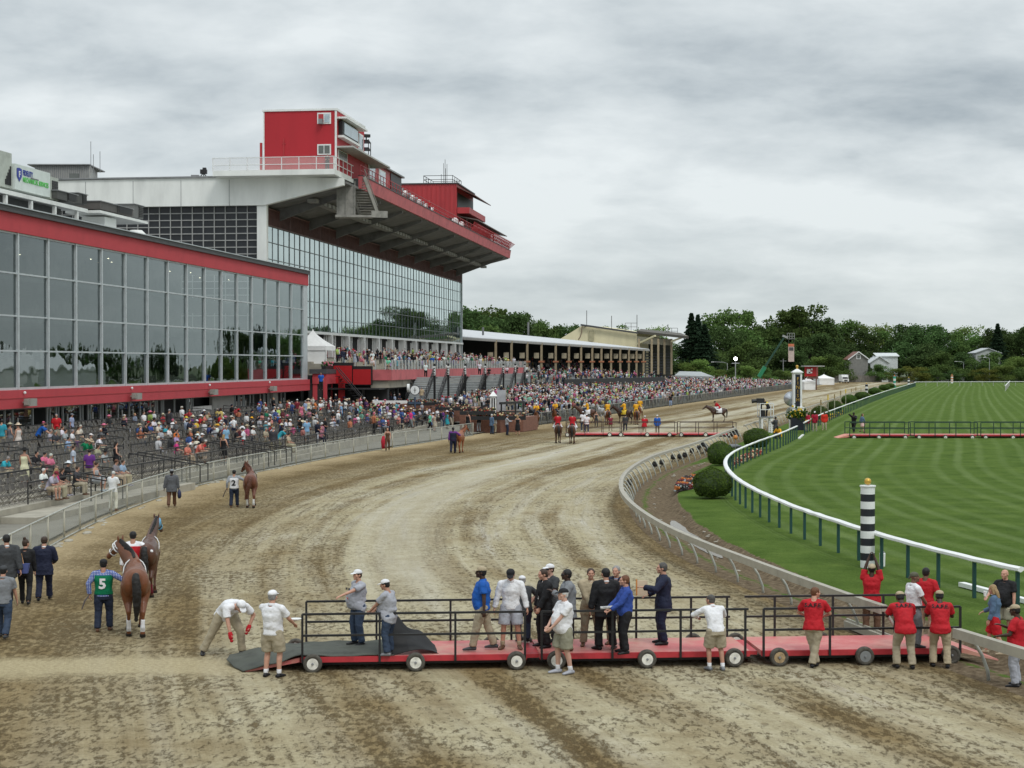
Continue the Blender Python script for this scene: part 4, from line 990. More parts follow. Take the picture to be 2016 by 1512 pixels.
# apron under and in front of everything, from the fence line back
def apron_z(u,D,Y,X):
 """ground height of the spectators' side"""
 return 0
def apron():
 rows=[]
 for y in np.arange(30,640,4.0):
  a=fenx(y)-.35;row=[]
  for j in range(21):
   t=j/20;row.append((a-t*140,y,min(2.6,.10+(t*140)*.05*min(1,max(0,(y-150)/60)))if y>150 else .1))
  rows.append(row)
 grid_mesh('apron_pavement',rows,mat('apron_asphalt',(.19,.178,.145),.85,var=.2,scale=.4))
apron()
def ap_z(x,y):return min(2.6,.10+max(0,(fenx(y)-.35-x))*.05*min(1,max(0,(y-150)/60)))

# ---- covered stand beyond, with white roof and tan posts
def covered():
 p0=W(880,735,318);p1=W(1278,735,436);e0=W(880,663,318);e1=W(1278,688.5,436)
 d=(p1-p0);d.z=0;L=d.length;d.normalize();nb=Vector((-d.y,d.x,0))
 r=empty('covered_stand',Vector((p0.x,p0.y,2)),'long low stand with pale roof and tan posts behind the dense crowd','building')
 m=MB();back=nb*26
 t0=W(880,655,318).z+1.5;
 A=[e0,e1,e1+back*.8+Vector((0,0,2.4)),e0+back+Vector((0,0,4.0))];m.hexa(A,[q+Vector((0,0,.22))for q in A]);m.build('roof',mat('stand_roof',(.50,.51,.52),.6,var=.06,scale=.3),r)
 m=MB();m.beam(e0+Vector((0,0,-.15)),e1+Vector((0,0,-.15)),.3,.45);m.build('eave',mat('eave_grey',(.30,.29,.27),.7),r)
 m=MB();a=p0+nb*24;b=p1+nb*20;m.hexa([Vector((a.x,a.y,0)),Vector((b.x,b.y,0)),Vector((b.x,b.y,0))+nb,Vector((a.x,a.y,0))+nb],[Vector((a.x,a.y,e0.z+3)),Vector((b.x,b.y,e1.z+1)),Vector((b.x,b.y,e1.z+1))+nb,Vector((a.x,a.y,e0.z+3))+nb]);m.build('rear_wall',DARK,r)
 m=MB();a=p1+nb*1.0;b=p1+nb*21;m.hexa([Vector((a.x,a.y,0)),Vector((b.x,b.y,0)),Vector((b.x,b.y,0))+d*.3,Vector((a.x,a.y,0))+d*.3],[Vector((a.x,a.y,e1.z)),Vector((b.x,b.y,e1.z+1.8)),Vector((b.x,b.y,e1.z+1.8))+d*.3,Vector((a.x,a.y,e1.z))+d*.3]);m.build('end_wall',mat('stand_shadow_wall',(.05,.055,.045),.8),r)  # added dark sheet across the open end, standing for the shaded interior
 m=MB()
 for k in range(10):
  a=p0+nb*(2+k*2.2);b=p1+nb*(2+k*1.8);z=3.2+k*.42
  m.hexa([Vector((a.x,a.y,0)),Vector((b.x,b.y,0)),Vector((b.x,b.y,0))+nb*2.2,Vector((a.x,a.y,0))+nb*2.2],[Vector((a.x,a.y,z)),Vector((b.x,b.y,z)),Vector((b.x,b.y,z))+nb*2.2,Vector((a.x,a.y,z))+nb*2.2])
 m.build('seating_tiers',DGREY,r)
 for px in(976,1007,1038,1066,1094,1120,1144,1166,1184,1203,1221,1238,1253,1267):
  rr=ray(px,700);den=rr[0]*d.y-rr[1]*d.x;k=(p0.x*d.y-p0.y*d.x)/den;q=Vector((rr[0]*k,rr[1]*k,0));t=(q-Vector((p0.x,p0.y,0))).dot(d)/L;z=e0.z+(e1.z-e0.z)*t
  m=MB();m.box((q.x,q.y,(z+2.4)/2),(.5,.5,z-2.4));po=m.build('post',TAN,r)
  zb=CAMH+ray(px,712)[2]*k;m=MB();m.box((q.x,q.y-.3,zb),(1.3,.2,.35));m.build('orange_sign',mat('orange_sign',(.42,.16,.08)),po)
  zc=CAMH+ray(px,709)[2]*k;m=MB();m.box((q.x-1.1,q.y,zc+1.0),(1.1,.5,1.2));m.build('speaker_box',mat('speaker_tan',(.42,.36,.25)),po)
 for px,h in((951,1.6),(1040,2.6)):
  c=W(px,660,330);m=MB();m.tube([c,c+Vector((0,0,h))],.2,8);m.build('vent_pipe',GREY,r)
 return p0,d,nb
CSP=covered()
def yellow():
 r=empty('yellow_stand',W(1200,700,485),'pale yellow sided stand with dark flat roof and rooftop cages','building')
 Y=482;m=MB()
 pts=[(1095,672),(1146,641),(1254,657),(1254,745),(1095,745)];a=[W(x,y,Y)for x,y in pts];bk=[p+Vector((8,16,0))for p in a];n=len(a)
 m.add(a+bk,[tuple(range(n)),tuple(range(2*n-1,n-1,-1))]+[(k,k+n,(k+1)%n+n,(k+1)%n)for k in range(n)]);m.build('wall',CREAM,r)
 m=MB();m.beam(W(1143,639.5,Y-1),W(1256,655.5,Y-1),.6,.5);m.beam(W(1146,640,Y-1),W(1252,655,Y+13),.4,.3);m.build('roof_edge',DGREY,r)
 # open end with canopy
 A=[W(1254,656,Y),W(1356,667,Y-22),W(1340,660,Y+16),W(1262,652,Y+16)];m=MB();m.hexa(A,[q+Vector((0,0,.7))for q in A]);m.build('canopy',mat('canopy_brown',(.10,.09,.075),.8),r)
 m=MB();m.add([W(1254,662,Y),W(1322,668,Y-9),W(1322,680,Y-9),W(1254,676,Y)],[(0,1,2,3)]);m.build('wall_panel',mat('dark_cream',(.33,.31,.24),.8),r)  # panel in a darker tone than the cream siding
 m=MB()
 m.beam(W(1256,677,Y-2),W(1290,661,Y-10),.5,.5);m.beam(W(1322,672,Y-12),W(1350,662,Y-20),.4,.4);m.build('brace',CREAM,r)
 for px in(1258,1283,1296,1308,1322):
  a=W(px,737,Y-10);b=W(px,667,Y-10);m=MB();m.beam(a,b,.55,.55);m.build('post',TAN,r)
 m=MB();
 for k in range(8):a=W(1254,735-k*5.5,Y-6+k*1.5);b=W(1322,735-k*5.5,Y-8+k*1.5);m.beam(a,b,1.2,.35)
 m.build('seating_tiers',DGREY,r)
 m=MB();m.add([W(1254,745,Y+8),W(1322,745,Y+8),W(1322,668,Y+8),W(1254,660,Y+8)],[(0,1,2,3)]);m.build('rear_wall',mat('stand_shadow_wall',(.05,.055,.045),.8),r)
 m=MB();m.hexa([W(1160,651,Y-.3),W(1169,651,Y-.3),W(1169,672,Y-.3),W(1160,672,Y-.3)],[W(1160,651,Y-.5),W(1169,651,Y-.5),W(1169,672,Y-.5),W(1160,672,Y-.5)]);m.build('louvre_panel',mat('louvre_khaki',(.38,.35,.22)),r)
 m=MB();m.tube([W(1146,642,Y-.6),W(1145,655,Y-.6),W(1142,664,Y-.6),W(1138,669,Y-.6)],.12,5);m.build('cable',BROWN,r)
 for px,y0,h in((1155,641,4.4),(1204,648,3.9),(1254,655,5.2),(1315,660,3.2)):
  c=W(px,y0,Y+2);m=MB();m.tube([c,c+Vector((0,0,h))],.12,5);m.build('antenna',GREY,r)
 for xa,xb,y0,y1 in((1231,1254,651,636),(1311,1334,658,646)):
  m=MB()
  for px in(xa,(xa+xb)/2,xb):m.beam(W(px,y0,Y+3),W(px,y1,Y+3),.14,.14)
  for yy in(y1,(y0+y1)/2):m.beam(W(xa,yy,Y+3),W(xb,yy,Y+3),.14,.14)
  m.build('roof_cage',GREY,r)
 c=[W(1326,733,470),W(1398,735,470),W(1380,735,490),W(1340,735,490)]
 s=empty('low_shed',W(1360,740,470),'low grey roofed shed behind the crowd near the trees','shed');m=MB();A=[W(1328,741,440),W(1404,743,440),W(1380,734,452),W(1338,733,452)];m.hexa(A,[q+Vector((0,0,.3))for q in A]);m.build('roof',mat('shed_roof',(.33,.35,.35)),s)
 m=MB();m.hexa([q+Vector((0,0,-3))for q in A],[q+Vector((0,0,-.02))for q in A]);m.build('wall',GREY,s)
yellow()
# ================================================================ TREES
def leaf_mat(name,col,var=.5):
 t=NT(name);P=t.pos(obj=True);oc=t.n('ShaderNodeObjectInfo')
 f=t.noise(P,.55,4,.65);g=t.noise(P,3.5,2)
 c=t.ramp(f,[(.3,tuple(k*(1-var*.55)for k in col)),(.52,col),(.72,tuple(k*(1+var*.75)for k in col))])
 c=t.mix(.5,c,t.ramp(g,[(.3,(.32,.32,.32)),(.7,(.68,.68,.68))]),'OVERLAY')
 h=t.n('ShaderNodeHueSaturation');t.L.new(c,h.inputs['Color'])
 t.L.new(t.maprange(oc.outputs['Random'],0,1,.485,.515),h.inputs['Hue']);t.L.new(t.maprange(oc.outputs['Random'],0,1,.72,1.3),h.inputs['Value'])
 t.L.new(h.outputs[0],t.b.inputs['Base Color']);t.b.inputs['Roughness'].default_value=.9;t.b.inputs['Specular IOR Level'].default_value=.04
 # thin leaves let some light through
 tr=t.n('ShaderNodeBsdfTranslucent');t.L.new(h.outputs[0],tr.inputs[0]);mx=t.n('ShaderNodeMixShader');mx.inputs[0].default_value=.25
 t.L.new(t.b.outputs[0],mx.inputs[1]);t.L.new(tr.outputs[0],mx.inputs[2]);t.L.new(mx.outputs[0],t.o.inputs[0])
 MT[name]=t.m;return t.m
LDARK=leaf_mat('leaf_dark',(.070,.118,.040));LMID=leaf_mat('leaf_mid',(.098,.158,.046));LLIGHT=leaf_mat('leaf_light',(.145,.21,.055));LFIR=leaf_mat('needle_dark',(.030,.055,.030));LYEL=leaf_mat('leaf_yellowish',(.13,.14,.032))
BARK=mat('bark',(.055,.045,.036),.9,var=.3,scale=2)
def crown_mesh(seed,kind,lm,n_leaf=2600,leaf=.55):
 rn=np.random.RandomState(seed);r=random.Random(seed);H=1.0
 blobs=[]
 if kind=='round':
  for i in range(34):
   a=r.uniform(0,6.28);z=r.uniform(.22,.93);rad=(math.sin((z-.18)/.85*math.pi)**.7)*.36*r.uniform(.35,1)
   blobs.append((rad*math.cos(a),rad*math.sin(a),z,r.uniform(.09,.17)))
 elif kind=='tall':
  for i in range(32):
   a=r.uniform(0,6.28);z=r.uniform(.18,.94);rad=.24*r.uniform(.2,1)*(1-.35*abs(z-.55));blobs.append((rad*math.cos(a),rad*math.sin(a),z,r.uniform(.08,.145)))
 elif kind=='bushy':
  for i in range(24):
   a=r.uniform(0,6.28);z=r.uniform(.12,.85);rad=.46*math.sqrt(r.random())*math.sqrt(max(0,1-((z-.2)/.75)**2));blobs.append((rad*math.cos(a),rad*math.sin(a),z,r.uniform(.11,.19)))
 V=[];
 if kind=='fir':
  for i in range(n_leaf):
   z=r.uniform(.06,1.0)**.85;lay=(z*15)%1;rad=(1-z)*.25*(.35+.65*(1-lay))*r.uniform(.5,1.05)+.004;a=r.choice(range(9))*.7+z*9+r.gauss(0,.18)
   V.append((rad*math.cos(a),rad*math.sin(a),z-.05*rad/.25))
  P=np.array(V)
 else:
  P=[]
  for i in range(n_leaf):
   b=blobs[i%len(blobs)];v=rn.normal(size=3);v/=np.linalg.norm(v);rr=b[3]*(rn.rand()**.35)*(1.0+.25*rn.randn()*.5)
   P.append((b[0]+v[0]*rr,b[1]+v[1]*rr,b[2]+v[2]*rr*.75))
  P=np.array(P)
 n=len(P);s=leaf*(.6+.8*rn.rand(n))
 d1=rn.normal(size=(n,3));d1/=np.linalg.norm(d1,axis=1)[:,None];d2=np.cross(d1,rn.normal(size=(n,3)));d2/=np.linalg.norm(d2,axis=1)[:,None]
 k=s[:,None]*.5
 quad=np.stack([P+d1*k,P+d2*k*.7,P-d1*k,P-d2*k*.7],1).reshape(-1,3)
 me=bpy.data.meshes.new('crown');me.from_pydata(quad.tolist(),[],[(4*i,4*i+1,4*i+2,4*i+3)for i in range(n)]);me.materials.append(lm)
 return me,blobs
def tree_proto(seed,kind,lm,n=2600,leaf=.03):
 cm,blobs=crown_mesh(seed,kind,lm,n,leaf);m=MB();r=random.Random(seed)
 top=.9 if kind=='fir' else .62
 m.tube([(0,0,-.03),(r.uniform(-.01,.01),0,top*.5),(0,r.uniform(-.02,.02),top)],[.022,.016,.006],7)
 for b in blobs[:9]:m.tube([(0,0,r.uniform(.25,.5)),(b[0]*.55,b[1]*.55,(b[2]+.35)/2),(b[0]*.95,b[1]*.95,b[2])],[.011,.007,.003],5)
 tm=m.build('trunk',BARK);tmesh=tm.data;bpy.data.objects.remove(tm)
 return cm,tmesh
PROT={}
for nm,kd,lm,sd,n,lf in(('oak','round',LMID,1,7500,.034),('maple','round',LDARK,2,7500,.034),('ash','tall',LMID,3,6000,.031),('poplar','tall',LDARK,4,6000,.031),('lime','bushy',LLIGHT,5,6500,.034),('elm','round',LDARK,6,7000,.034),
 ('thicket','bushy',LMID,7,6500,.036),('thicket_dark','bushy',LDARK,8,6500,.036),('fir','fir',LFIR,9,6000,.030),('gold','bushy',LYEL,10,5000,.034),('open','round',LLIGHT,12,4200,.030)):
 PROT[nm]=tree_proto(sd,kd,lm,n,lf)
KINDW={'oak':'broad mid green tree','maple':'broad dark green tree','ash':'tall mid green tree','poplar':'tall dark tree','lime':'low pale green bushy tree','elm':'rounded dark tree','thicket':'bushy green tree','thicket_dark':'dark bushy tree','fir':'dark pointed spruce','gold':'yellowish green bushy tree','open':'pale open crowned tree'}
_tr=random.Random(21);_used={}
def tree(kind,px,Y,top_py,wid=None,where='',z0=0.0,name='tree',X=None):
 base=Vector((W(px,700,Y).x if X is None else X,Y,z0));h=CAMH+ray(px if X is None else 1008,top_py)[2]*Y-z0
 r=empty(name,base,f'{KINDW[kind]} {where}','tree','trees around the racecourse',rz=_tr.uniform(0,6.28))
 cm,tm=PROT[kind];s=h/.98;w=(wid or 1.0)*s
 for me,nn in((cm,'crown'),(tm,'trunk')):
  o=bpy.data.objects.new(nn,me);C.objects.link(o);o.parent=r
 r.scale=(w,w,s);return r
def near_what(px):
 L=[(930,'just right of the glass grandstand'),(975,'above the pale stand roof near the grandstand'),(1040,'above the pale stand roof'),(1110,'left of the yellow stand'),(1180,'peeping over the yellow stand'),(1300,'right behind the yellow stand'),(1345,'beside the yellow stand canopy'),
 (1400,'behind the dark spruces'),(1450,'right of the dark spruces'),(1500,'above the bright lamp'),(1545,'left of the lift with the banner'),(1600,'behind the finish post'),(1650,'right of the finish post'),(1700,'behind the brown roofed house'),(1760,'behind the white roofed house'),
 (1800,'right of the white roofed house'),(1850,'above the green and white pole'),(1900,'above the orange and white pole'),(1950,'right of the orange and white pole'),(2100,'at the right edge above the turf')]
 for x,s in L:
  if px<=x:return s
 return 'beyond the right side of the turf'
# (kind, px, distance, top y, relative width)
TREES=[('maple',925,520,608,1.0),('oak',958,540,604,1.0),('elm',992,530,614,1.0),('maple',1018,540,618,.9),('ash',1046,600,634,1.1),('oak',1070,600,639,1.1),('thicket',1094,600,640,1.1),('maple',1116,600,641,1.1),('thicket',940,480,634,1.3),('thicket_dark',985,490,640,1.3),('thicket',1030,500,650,1.2),
 ('oak',1210,620,640,1),('open',1290,620,643,1),('oak',1272,640,648,1),('fir',1361,560,620,1.6),('fir',1374,570,623,1.5),('fir',1387,555,641,1.9),('thicket_dark',1340,560,672,1.3),('thicket_dark',1400,560,690,1.3),
 ('oak',1438,640,608,1.1),('elm',1425,600,640,1.1),('thicket',1470,610,640,1.2),('oak',1500,640,638,1.1),('thicket',1450,580,668,1.4),('thicket_dark',1490,590,680,1.4),('lime',1358,500,712,1.5),('lime',1375,500,705,1.4),('lime',1475,510,718,1.4),('thicket',1440,520,722,1.4),('lime',1410,505,726,1.6),
 ('thicket',1505,540,722,1.5),('elm',1530,640,640,1),('oak',1580,640,600,1.15),('maple',1560,650,622,1.0),('maple',1615,640,628,1.1),('elm',1600,610,655,1.3),('thicket_dark',1560,600,670,1.4),('ash',1655,680,634,1.2),('open',1680,680,635,1.1),('poplar',1705,660,650,1.3),('thicket_dark',1660,620,672,1.4),
 ('open',1742,700,640,1.2),('ash',1725,690,655,1.3),('maple',1790,660,640,1.2),('elm',1826,650,638,1.2),('oak',1860,660,650,1.2),('thicket_dark',1770,620,668,1.4),('thicket_dark',1812,610,672,1.6),('thicket',1850,600,690,1.6),('open',1905,690,642,1.2),('oak',1930,670,655,1.2),('fir',1964,640,640,1.6),('maple',1962,650,648,1.0),('oak',1990,670,652,1.2),('elm',2012,650,640,1.2),('thicket_dark',1900,620,690,1.5),('thicket',1945,610,690,1.5),('thicket',1985,600,700,1.7),('lime',2005,590,700,1.5),
 ('lime',1620,590,700,1.5),('thicket',1640,590,695,1.5),('thicket',1590,590,712,1.5),('thicket_dark',1700,600,716,1.6),('thicket',1735,590,715,1.6),('lime',1770,580,724,2.0),('gold',1800,575,718,2.0),('thicket',1835,580,722,2.0),('thicket_dark',1870,580,728,2.0),('gold',1940,575,722,2.0),('thicket',1905,580,724,2.0),('lime',1975,575,718,2.0),('thicket',2010,575,722,2.0),('thicket_dark',1650,600,722,1.6),
 ('lime',1545,560,728,2),('thicket',1525,560,728,2),('thicket_dark',1512,600,690,1.4),('thicket_dark',1540,600,676,1.4),('thicket_dark',1625,610,672,1.3)]
_cnt={}
SZ=['','smaller ','squat ','leafy ','farther ']
for kd,px,Y,ty,w in TREES:
 wh=near_what(px);key=(kd,wh);c=_cnt.get(key,0);_cnt[key]=c+1
 t=tree(kd,px,Y,ty,w,wh)
 if c:t['label']=SZ[c]+KINDW[kd]+' '+wh
# a further line of woods beyond the right-hand side of the course (seen mirrored in the glass)
rn=random.Random(33)
_KK=['oak','maple','elm','thicket','thicket_dark','thicket']
def belt(n,x0,y0,x1,y1,hh,spread):
 for i in range(n):
  t=(i+rn.random()*.6)/n;X=x0+(x1-x0)*t+rn.uniform(-spread,spread);Y=y0+(y1-y0)*t+rn.uniform(-spread,spread)
  k=rn.choice(_KK);cm,tm=PROT[k];s=rn.uniform(*hh)*(.55+.5*t)
  r=empty('tree',(X,Y,0),f'{KINDW[k]} in the belt of woods beyond the right side of the turf','tree','belt of woods beyond the right side',rz=rn.uniform(0,6.28));r.scale=(s*1.15,s*1.15,s)
  for me,nn in((cm,'crown'),(tm,'trunk')):
   o=bpy.data.objects.new(nn,me);C.objects.link(o);o.parent=r
belt(46,200,590,330,140,(13,26),10)
# white hospitality tents in the infield, out of the picture but mirrored by the wing
for i,(x,y,w)in enumerate(((143,398,24),(162,388,26),(172,430,30))):
 tent('infield_tent',(x,y,.1),w,5.2,11,('long white','largest white','smaller white')[i]+' peaked tent in the infield, right of the turf',rz=.3)

# ================================================================ FAR THINGS
def house(px,Y,w,wall,roofc,ridge_y,eave_y,base_y,label,gable=True,win=True):
 c=W(px,base_y,Y);zr=W(px,ridge_y,Y).z;ze=W(px,eave_y,Y).z;c.z=0;L=9
 r=empty('house',c,label,'house');m=MB();h=w/2
 m.hexa([c+Vector((-h,0,0)),c+Vector((h,0,0)),c+Vector((h,L,0)),c+Vector((-h,L,0))],[c+Vector((-h,0,ze)),c+Vector((h,0,ze)),c+Vector((h,L,ze)),c+Vector((-h,L,ze))])
 if gable:m.add([c+Vector((-h,0,ze)),c+Vector((h,0,ze)),c+Vector((0,0,zr)),c+Vector((-h,L,ze)),c+Vector((h,L,ze)),c+Vector((0,L,zr))],[(0,1,2),(5,4,3)])
 m.build('wall',wall,r);m=MB();o=.5
 if gable:
  for s in(-1,1):
   a=c+Vector((s*(h+o),-.6,ze-.35));b=c+Vector((0,-.6,zr+.1));m.hexa([a,b,b+Vector((0,L+1,0)),a+Vector((0,L+1,0))],[q+Vector((0,0,.28))for q in(a,b,b+Vector((0,L+1,0)),a+Vector((0,L+1,0)))])
 else:
  a=c+Vector((-h-o,-.6,ze));b=c+Vector((h+o,-.6,ze));d=Vector((0,L/2+.6,zr-ze));m.hexa([a,b,b+d,a+d],[q+Vector((0,0,.25))for q in(a,b,b+d,a+d)])
 m.build('roof',roofc,r)
 if win:
  m=MB();m.box(c+Vector((0,-.08,(ze*.35+zr*.65)-.6)),(1.5,.12,1.9));w1=m.build('window',WHITE,r);m=MB();m.box(c+Vector((0,-.16,(ze*.35+zr*.65)-.6)),(1.0,.04,1.4));m.build('pane',mat('dim_pane',(.12,.13,.12),.2),w1)
  if gable:
   m=MB()
   for s in(-1,1):m.beam(c+Vector((s*(h+o),-.66,ze-.25)),c+Vector((0,-.66,zr+.25)),.1,.35)
   m.build('barge_board',WHITE,r)
 return r
house(1690,596,6.8,mat('house_grey',(.21,.205,.19)),mat('roof_brown',(.20,.085,.06)),694,707,745,'grey gabled house with brown roof and white trim among the trees')
house(1747,604,7.5,mat('house_white',(.52,.55,.55)),mat('roof_pale',(.55,.58,.58)),696,702,745,'white house with pale flat looking roof right of the grey gabled house',gable=False,win=False)
house(1731,600,6.5,mat('house_white',(.52,.55,.55)),mat('roof_pale',(.55,.58,.58)),703,714,745,'small pale gabled house end between the grey house and white roof',win=False)
house(1945,615,9,mat('house_pale',(.42,.44,.43)),mat('roof_pale2',(.42,.44,.45)),687,694,745,'pale roof peeping through trees above the striped orange pole',win=False)
def simple(name,label,cat,c,group=None):return empty(name,c,label,cat,group)
# board fence, van, walker
a=W(1643,752,590);b=W(1735,753,590);zt=W(1690,739,590).z;f=simple('board_fence','long weathered grey board fence at the far end of the dirt track','fence',Vector((a.x,a.y,0)))
m=MB();n=40
for i in range(n):p=a.lerp(b,(i+.5)/n);m.box((p.x,p.y,zt/2),((b-a).length/n-.03,.1+.04*(i%2),zt-.1+.12*math.sin(i*3)))
m.build('boards',WOODG,f)
m=MB()
for z in(.8,zt-.6):m.beam(Vector((a.x,a.y+.2,z)),Vector((b.x,b.y+.2,z)),.1,.2)
m.build('fence_rails',WOODG,f)
c=W(1664,753,560);c.z=0;v=simple('box_truck','white box truck parked in front of the far board fence','truck',c)
m=MB();m.box(c+Vector((.1,3.4,1.75)),(2.3,4.6,2.2));m.build('box_body',WHITE,v)
m=MB();m.hexa([c+Vector(k)for k in((-1.15,-.4,.6),(1.15,-.4,.6),(1.15,1.1,.6),(-1.15,1.1,.6))],[c+Vector(k)for k in((-1.0,.3,2.3),(1.0,.3,2.3),(1.0,1.1,2.4),(-1.0,1.1,2.4))]);m.box(c+Vector((0,-.6,1.0)),(2.1,1.0,.8));m.build('cab',WHITE,v)
m=MB();m.hexa([c+Vector(k)for k in((-.95,-.22,1.35),(.95,-.22,1.35),(.95,-.1,1.35),(-.95,-.1,1.35))],[c+Vector(k)for k in((-.85,.22,2.15),(.85,.22,2.15),(.85,.3,2.15),(-.85,.3,2.15))]);m.build('windscreen',BLACK,v)
for sx in(-.9,.9):
 for y in(-.5,4.6):m=MB();m.tube([c+Vector((sx-.12,y,.42)),c+Vector((sx+.12,y,.42))],.42,12);m.build('wheel',RUBBER,v)
 m=MB();m.box(c+Vector((sx*.85,-1.12,1.05)),(.35,.05,.22));m.build('headlight',mat('lens',(.8,.8,.75),.2),v)
m=MB();m.box(c+Vector((0,-1.13,.95)),(1.1,.05,.4));m.build('grille',BLACK,v)
# green boom lift with its cage and hanging banner
c=W(1492,745,500);c.z=0;l=simple('boom_lift','green boom lift raising a cage with a tall hanging banner above the crowd','lift',c)
p1=W(1494,742,500);p2=W(1506,722,500);p3=W(1544,664,498)
GRN=mat('lift_green',(.015,.20,.09),.5)
m=MB();m.beam(p1,p2,1.1,1.1);m.build('boom',GRN,l);m=MB();m.beam(p2,p3,.55,.55);m.build('boom_extension',mat('lift_dark_green',(.02,.07,.045),.6),l)
m=MB();m.box(c+Vector((-.5,0,1.3)),(3.2,2.4,1.8));m.build('chassis',GRN,l)
m=MB()
for x0,y0,x1,y1 in((1550,656,1564,656),(1550,667,1564,667),(1550,662,1564,662)):m.beam(W(x0,y0,498),W(x1,y1,498),.12,.12)
for x0 in(1550,1554.6,1559.3,1564):m.beam(W(x0,656,498),W(x0,668,498),.12,.12)
m.beam(W(1541,661,498),W(1551,665,498),.9,.6);m.build('cage',mat('cage_grey',(.30,.31,.30)),l)
m=MB();A=[W(1552,677,498),W(1563.5,677,498),W(1563.5,712,498),W(1552,712,498)]
m.hexa(A,[q+Vector((0,.08,0))for q in A]);bn=m.build('banner',mat('banner_cream',(.50,.40,.36)),l)
m=MB();A=[W(1552,677,497.9),W(1563.5,677,497.9),W(1563.5,682,497.9),W(1552,682,497.9)];m.hexa(A,[q+Vector((0,.05,0))for q in A]);m.build('banner_top_band',mat('banner_orange',(.55,.16,.08)),bn)
m=MB();A=[W(1553.5,684,497.9),W(1562,684,497.9),W(1562,690,497.9),W(1553.5,690,497.9)];m.hexa(A,[q+Vector((0,.05,0))for q in A]);m.build('banner_dark_patch',DGREY,bn)
for dx in(1552.3,1563.2):m=MB();m.tube([W(dx,668,498),W(dx,677,498)],.05,5);m.build('hanging_rope',DGREY,l)
# red booth with white emblem on a raised stand, small tents beside it
c=W(1597,745,420);r=simple('red_booth','small red booth with white emblem raised behind the finish post','booth',c);a=W(1584,741,420);z1=W(1584,722,420).z;b=W(1607,741,420)
m=MB();m.hexa([a,b,b+Vector((1,3,0)),a+Vector((1,3,0))],[Vector((q.x,q.y,z1))for q in(a,b,b+Vector((1,3,0)),a+Vector((1,3,0)))]);m.build('wall',REDV,r)
m=MB();q=W(1592,731,419.8);m.box(q,(.9,.06,1.1));m.box(q+Vector((.45,0,-.3)),(.9,.06,.35));m.box(q+Vector((.8,0,.5)),(.35,.06,.5));m.build('emblem',WHITE,r)
m=MB();m.box((a+b)/2+Vector((.8,1,z1-a.z+.15)),((b-a).length+2.2,4.5,.25));m.build('roof',mat('booth_roof',(.35,.35,.34)),r)
m=MB()
for q in(a,b):m.box((q.x,q.y,a.z/2),(.25,.25,a.z))
m.box(W(1600,744,418),(2.8,.2,.5));m.build('legs',mat('booth_brown',(.12,.05,.04)),r)
def small_tent(px,py,Y,w,label):q=W(px,py,Y);q.z=0;tent('small_tent',q,w,2.1,3.4,label,rz=.2,group='small tents by the far end of the fence')
small_tent(1590,746,420,3.0,'small white tent with dark side beside the shaft of the finish post');small_tent(1622,743,520,5,'pale peaked tent right of the red booth')
# street lamps and light poles
def lamp(px,top,Y,label,arm=1.6,lit=False,h0=0):
 q=W(px,top,Y);r=simple('street_lamp',label,'lamp',Vector((q.x,q.y,0)),'street lamps beyond the track');m=MB()
 m.tube([(q.x,q.y,0),(q.x,q.y,q.z-.4),(q.x-arm*.3,q.y,q.z),(q.x-arm,q.y,q.z+.1)],[.13,.09,.08,.07],6);m.build('pole',mat('lamp_pole',(.34,.35,.35)),r)
 m=MB();m.box((q.x-arm-.3,q.y,q.z+.08),(.9,.35,.2));m.build('lamp_head',mat('lamp_white',(.6,.62,.6)),r)
 return r,q
lamp(1948,704,590,'curved pale street lamp right of the orange and white pole');lamp(1897,712,600,'long armed pale street lamp left of the orange and white pole',arm=2.5);lamp(1432,713,540,'slanting pale street lamp left of the bright lamp',arm=4.5);lamp(1388,712,560,'thin pale street lamp by the lime green tree')
q=W(1448,706,430);r=simple('floodlight','small lit floodlight on a pole above the crowd','lamp',Vector((q.x,q.y,0)))
m=MB();m.tube([(q.x,q.y,0),(q.x,q.y,q.z-.4)],.12,6);m.beam(q+Vector((-1,0,-1.2)),q+Vector((1,0,-1.2)),.2,.2);m.build('pole',mat('lamp_pole',(.34,.35,.35)),r)
m=MB();m.tube([q+Vector((0,-.15,0)),q+Vector((0,.15,0))],.38,14);m.build('lamp_head',mat('lit_lamp',(1,.96,1),emit=26),r)
for i,(px,py,Y)in enumerate(((1368,690,600),(1542,706,560),(1719,700,610))):
 q=W(px,py,Y);r=simple('utility_pole',('wooden utility pole with wires right of the yellow stand','grey utility pole left of the finish post','short white pole before the white house')[i],'pole',Vector((q.x,q.y,0)));m=MB();m.tube([(q.x,q.y,0),q],[.2,.13],6);m.box(q+Vector((0,0,-.8)),(2.2,.15,.15));m.build('pole',(WOODG,GREY,WHITE)[i],r)
r=simple('power_lines','thin power lines strung from the yellow stand to the trees','wires',W(1400,700,600));m=MB()
for dy in(0,5):m.tube([W(1325,703+dy,560),W(1368,692+dy*2,600),W(1440,696+dy,605),W(1540,690+dy,610)],.05,4)
m.build('wire',DGREY,r)
# long dark wire fence behind the turf
r=simple('boundary_fence','dark wire boundary fence under the trees behind the far end of the turf','fence',Vector((120,545,0)));m=MB();P0=Vector((133,606,0));P1=Vector((220,560,0));m.add([P0,P1,P1+Vector((0,0,2)),P0+Vector((0,0,2))],[(0,1,2,3)]);m.build('wire_mesh',MESHD,r)
m=MB()
for i in range(30):p=P0.lerp(P1,i/29);m.box(p+Vector((0,0,1.05)),(.12,.12,2.1))
m.build('fence_posts',GREY,r)

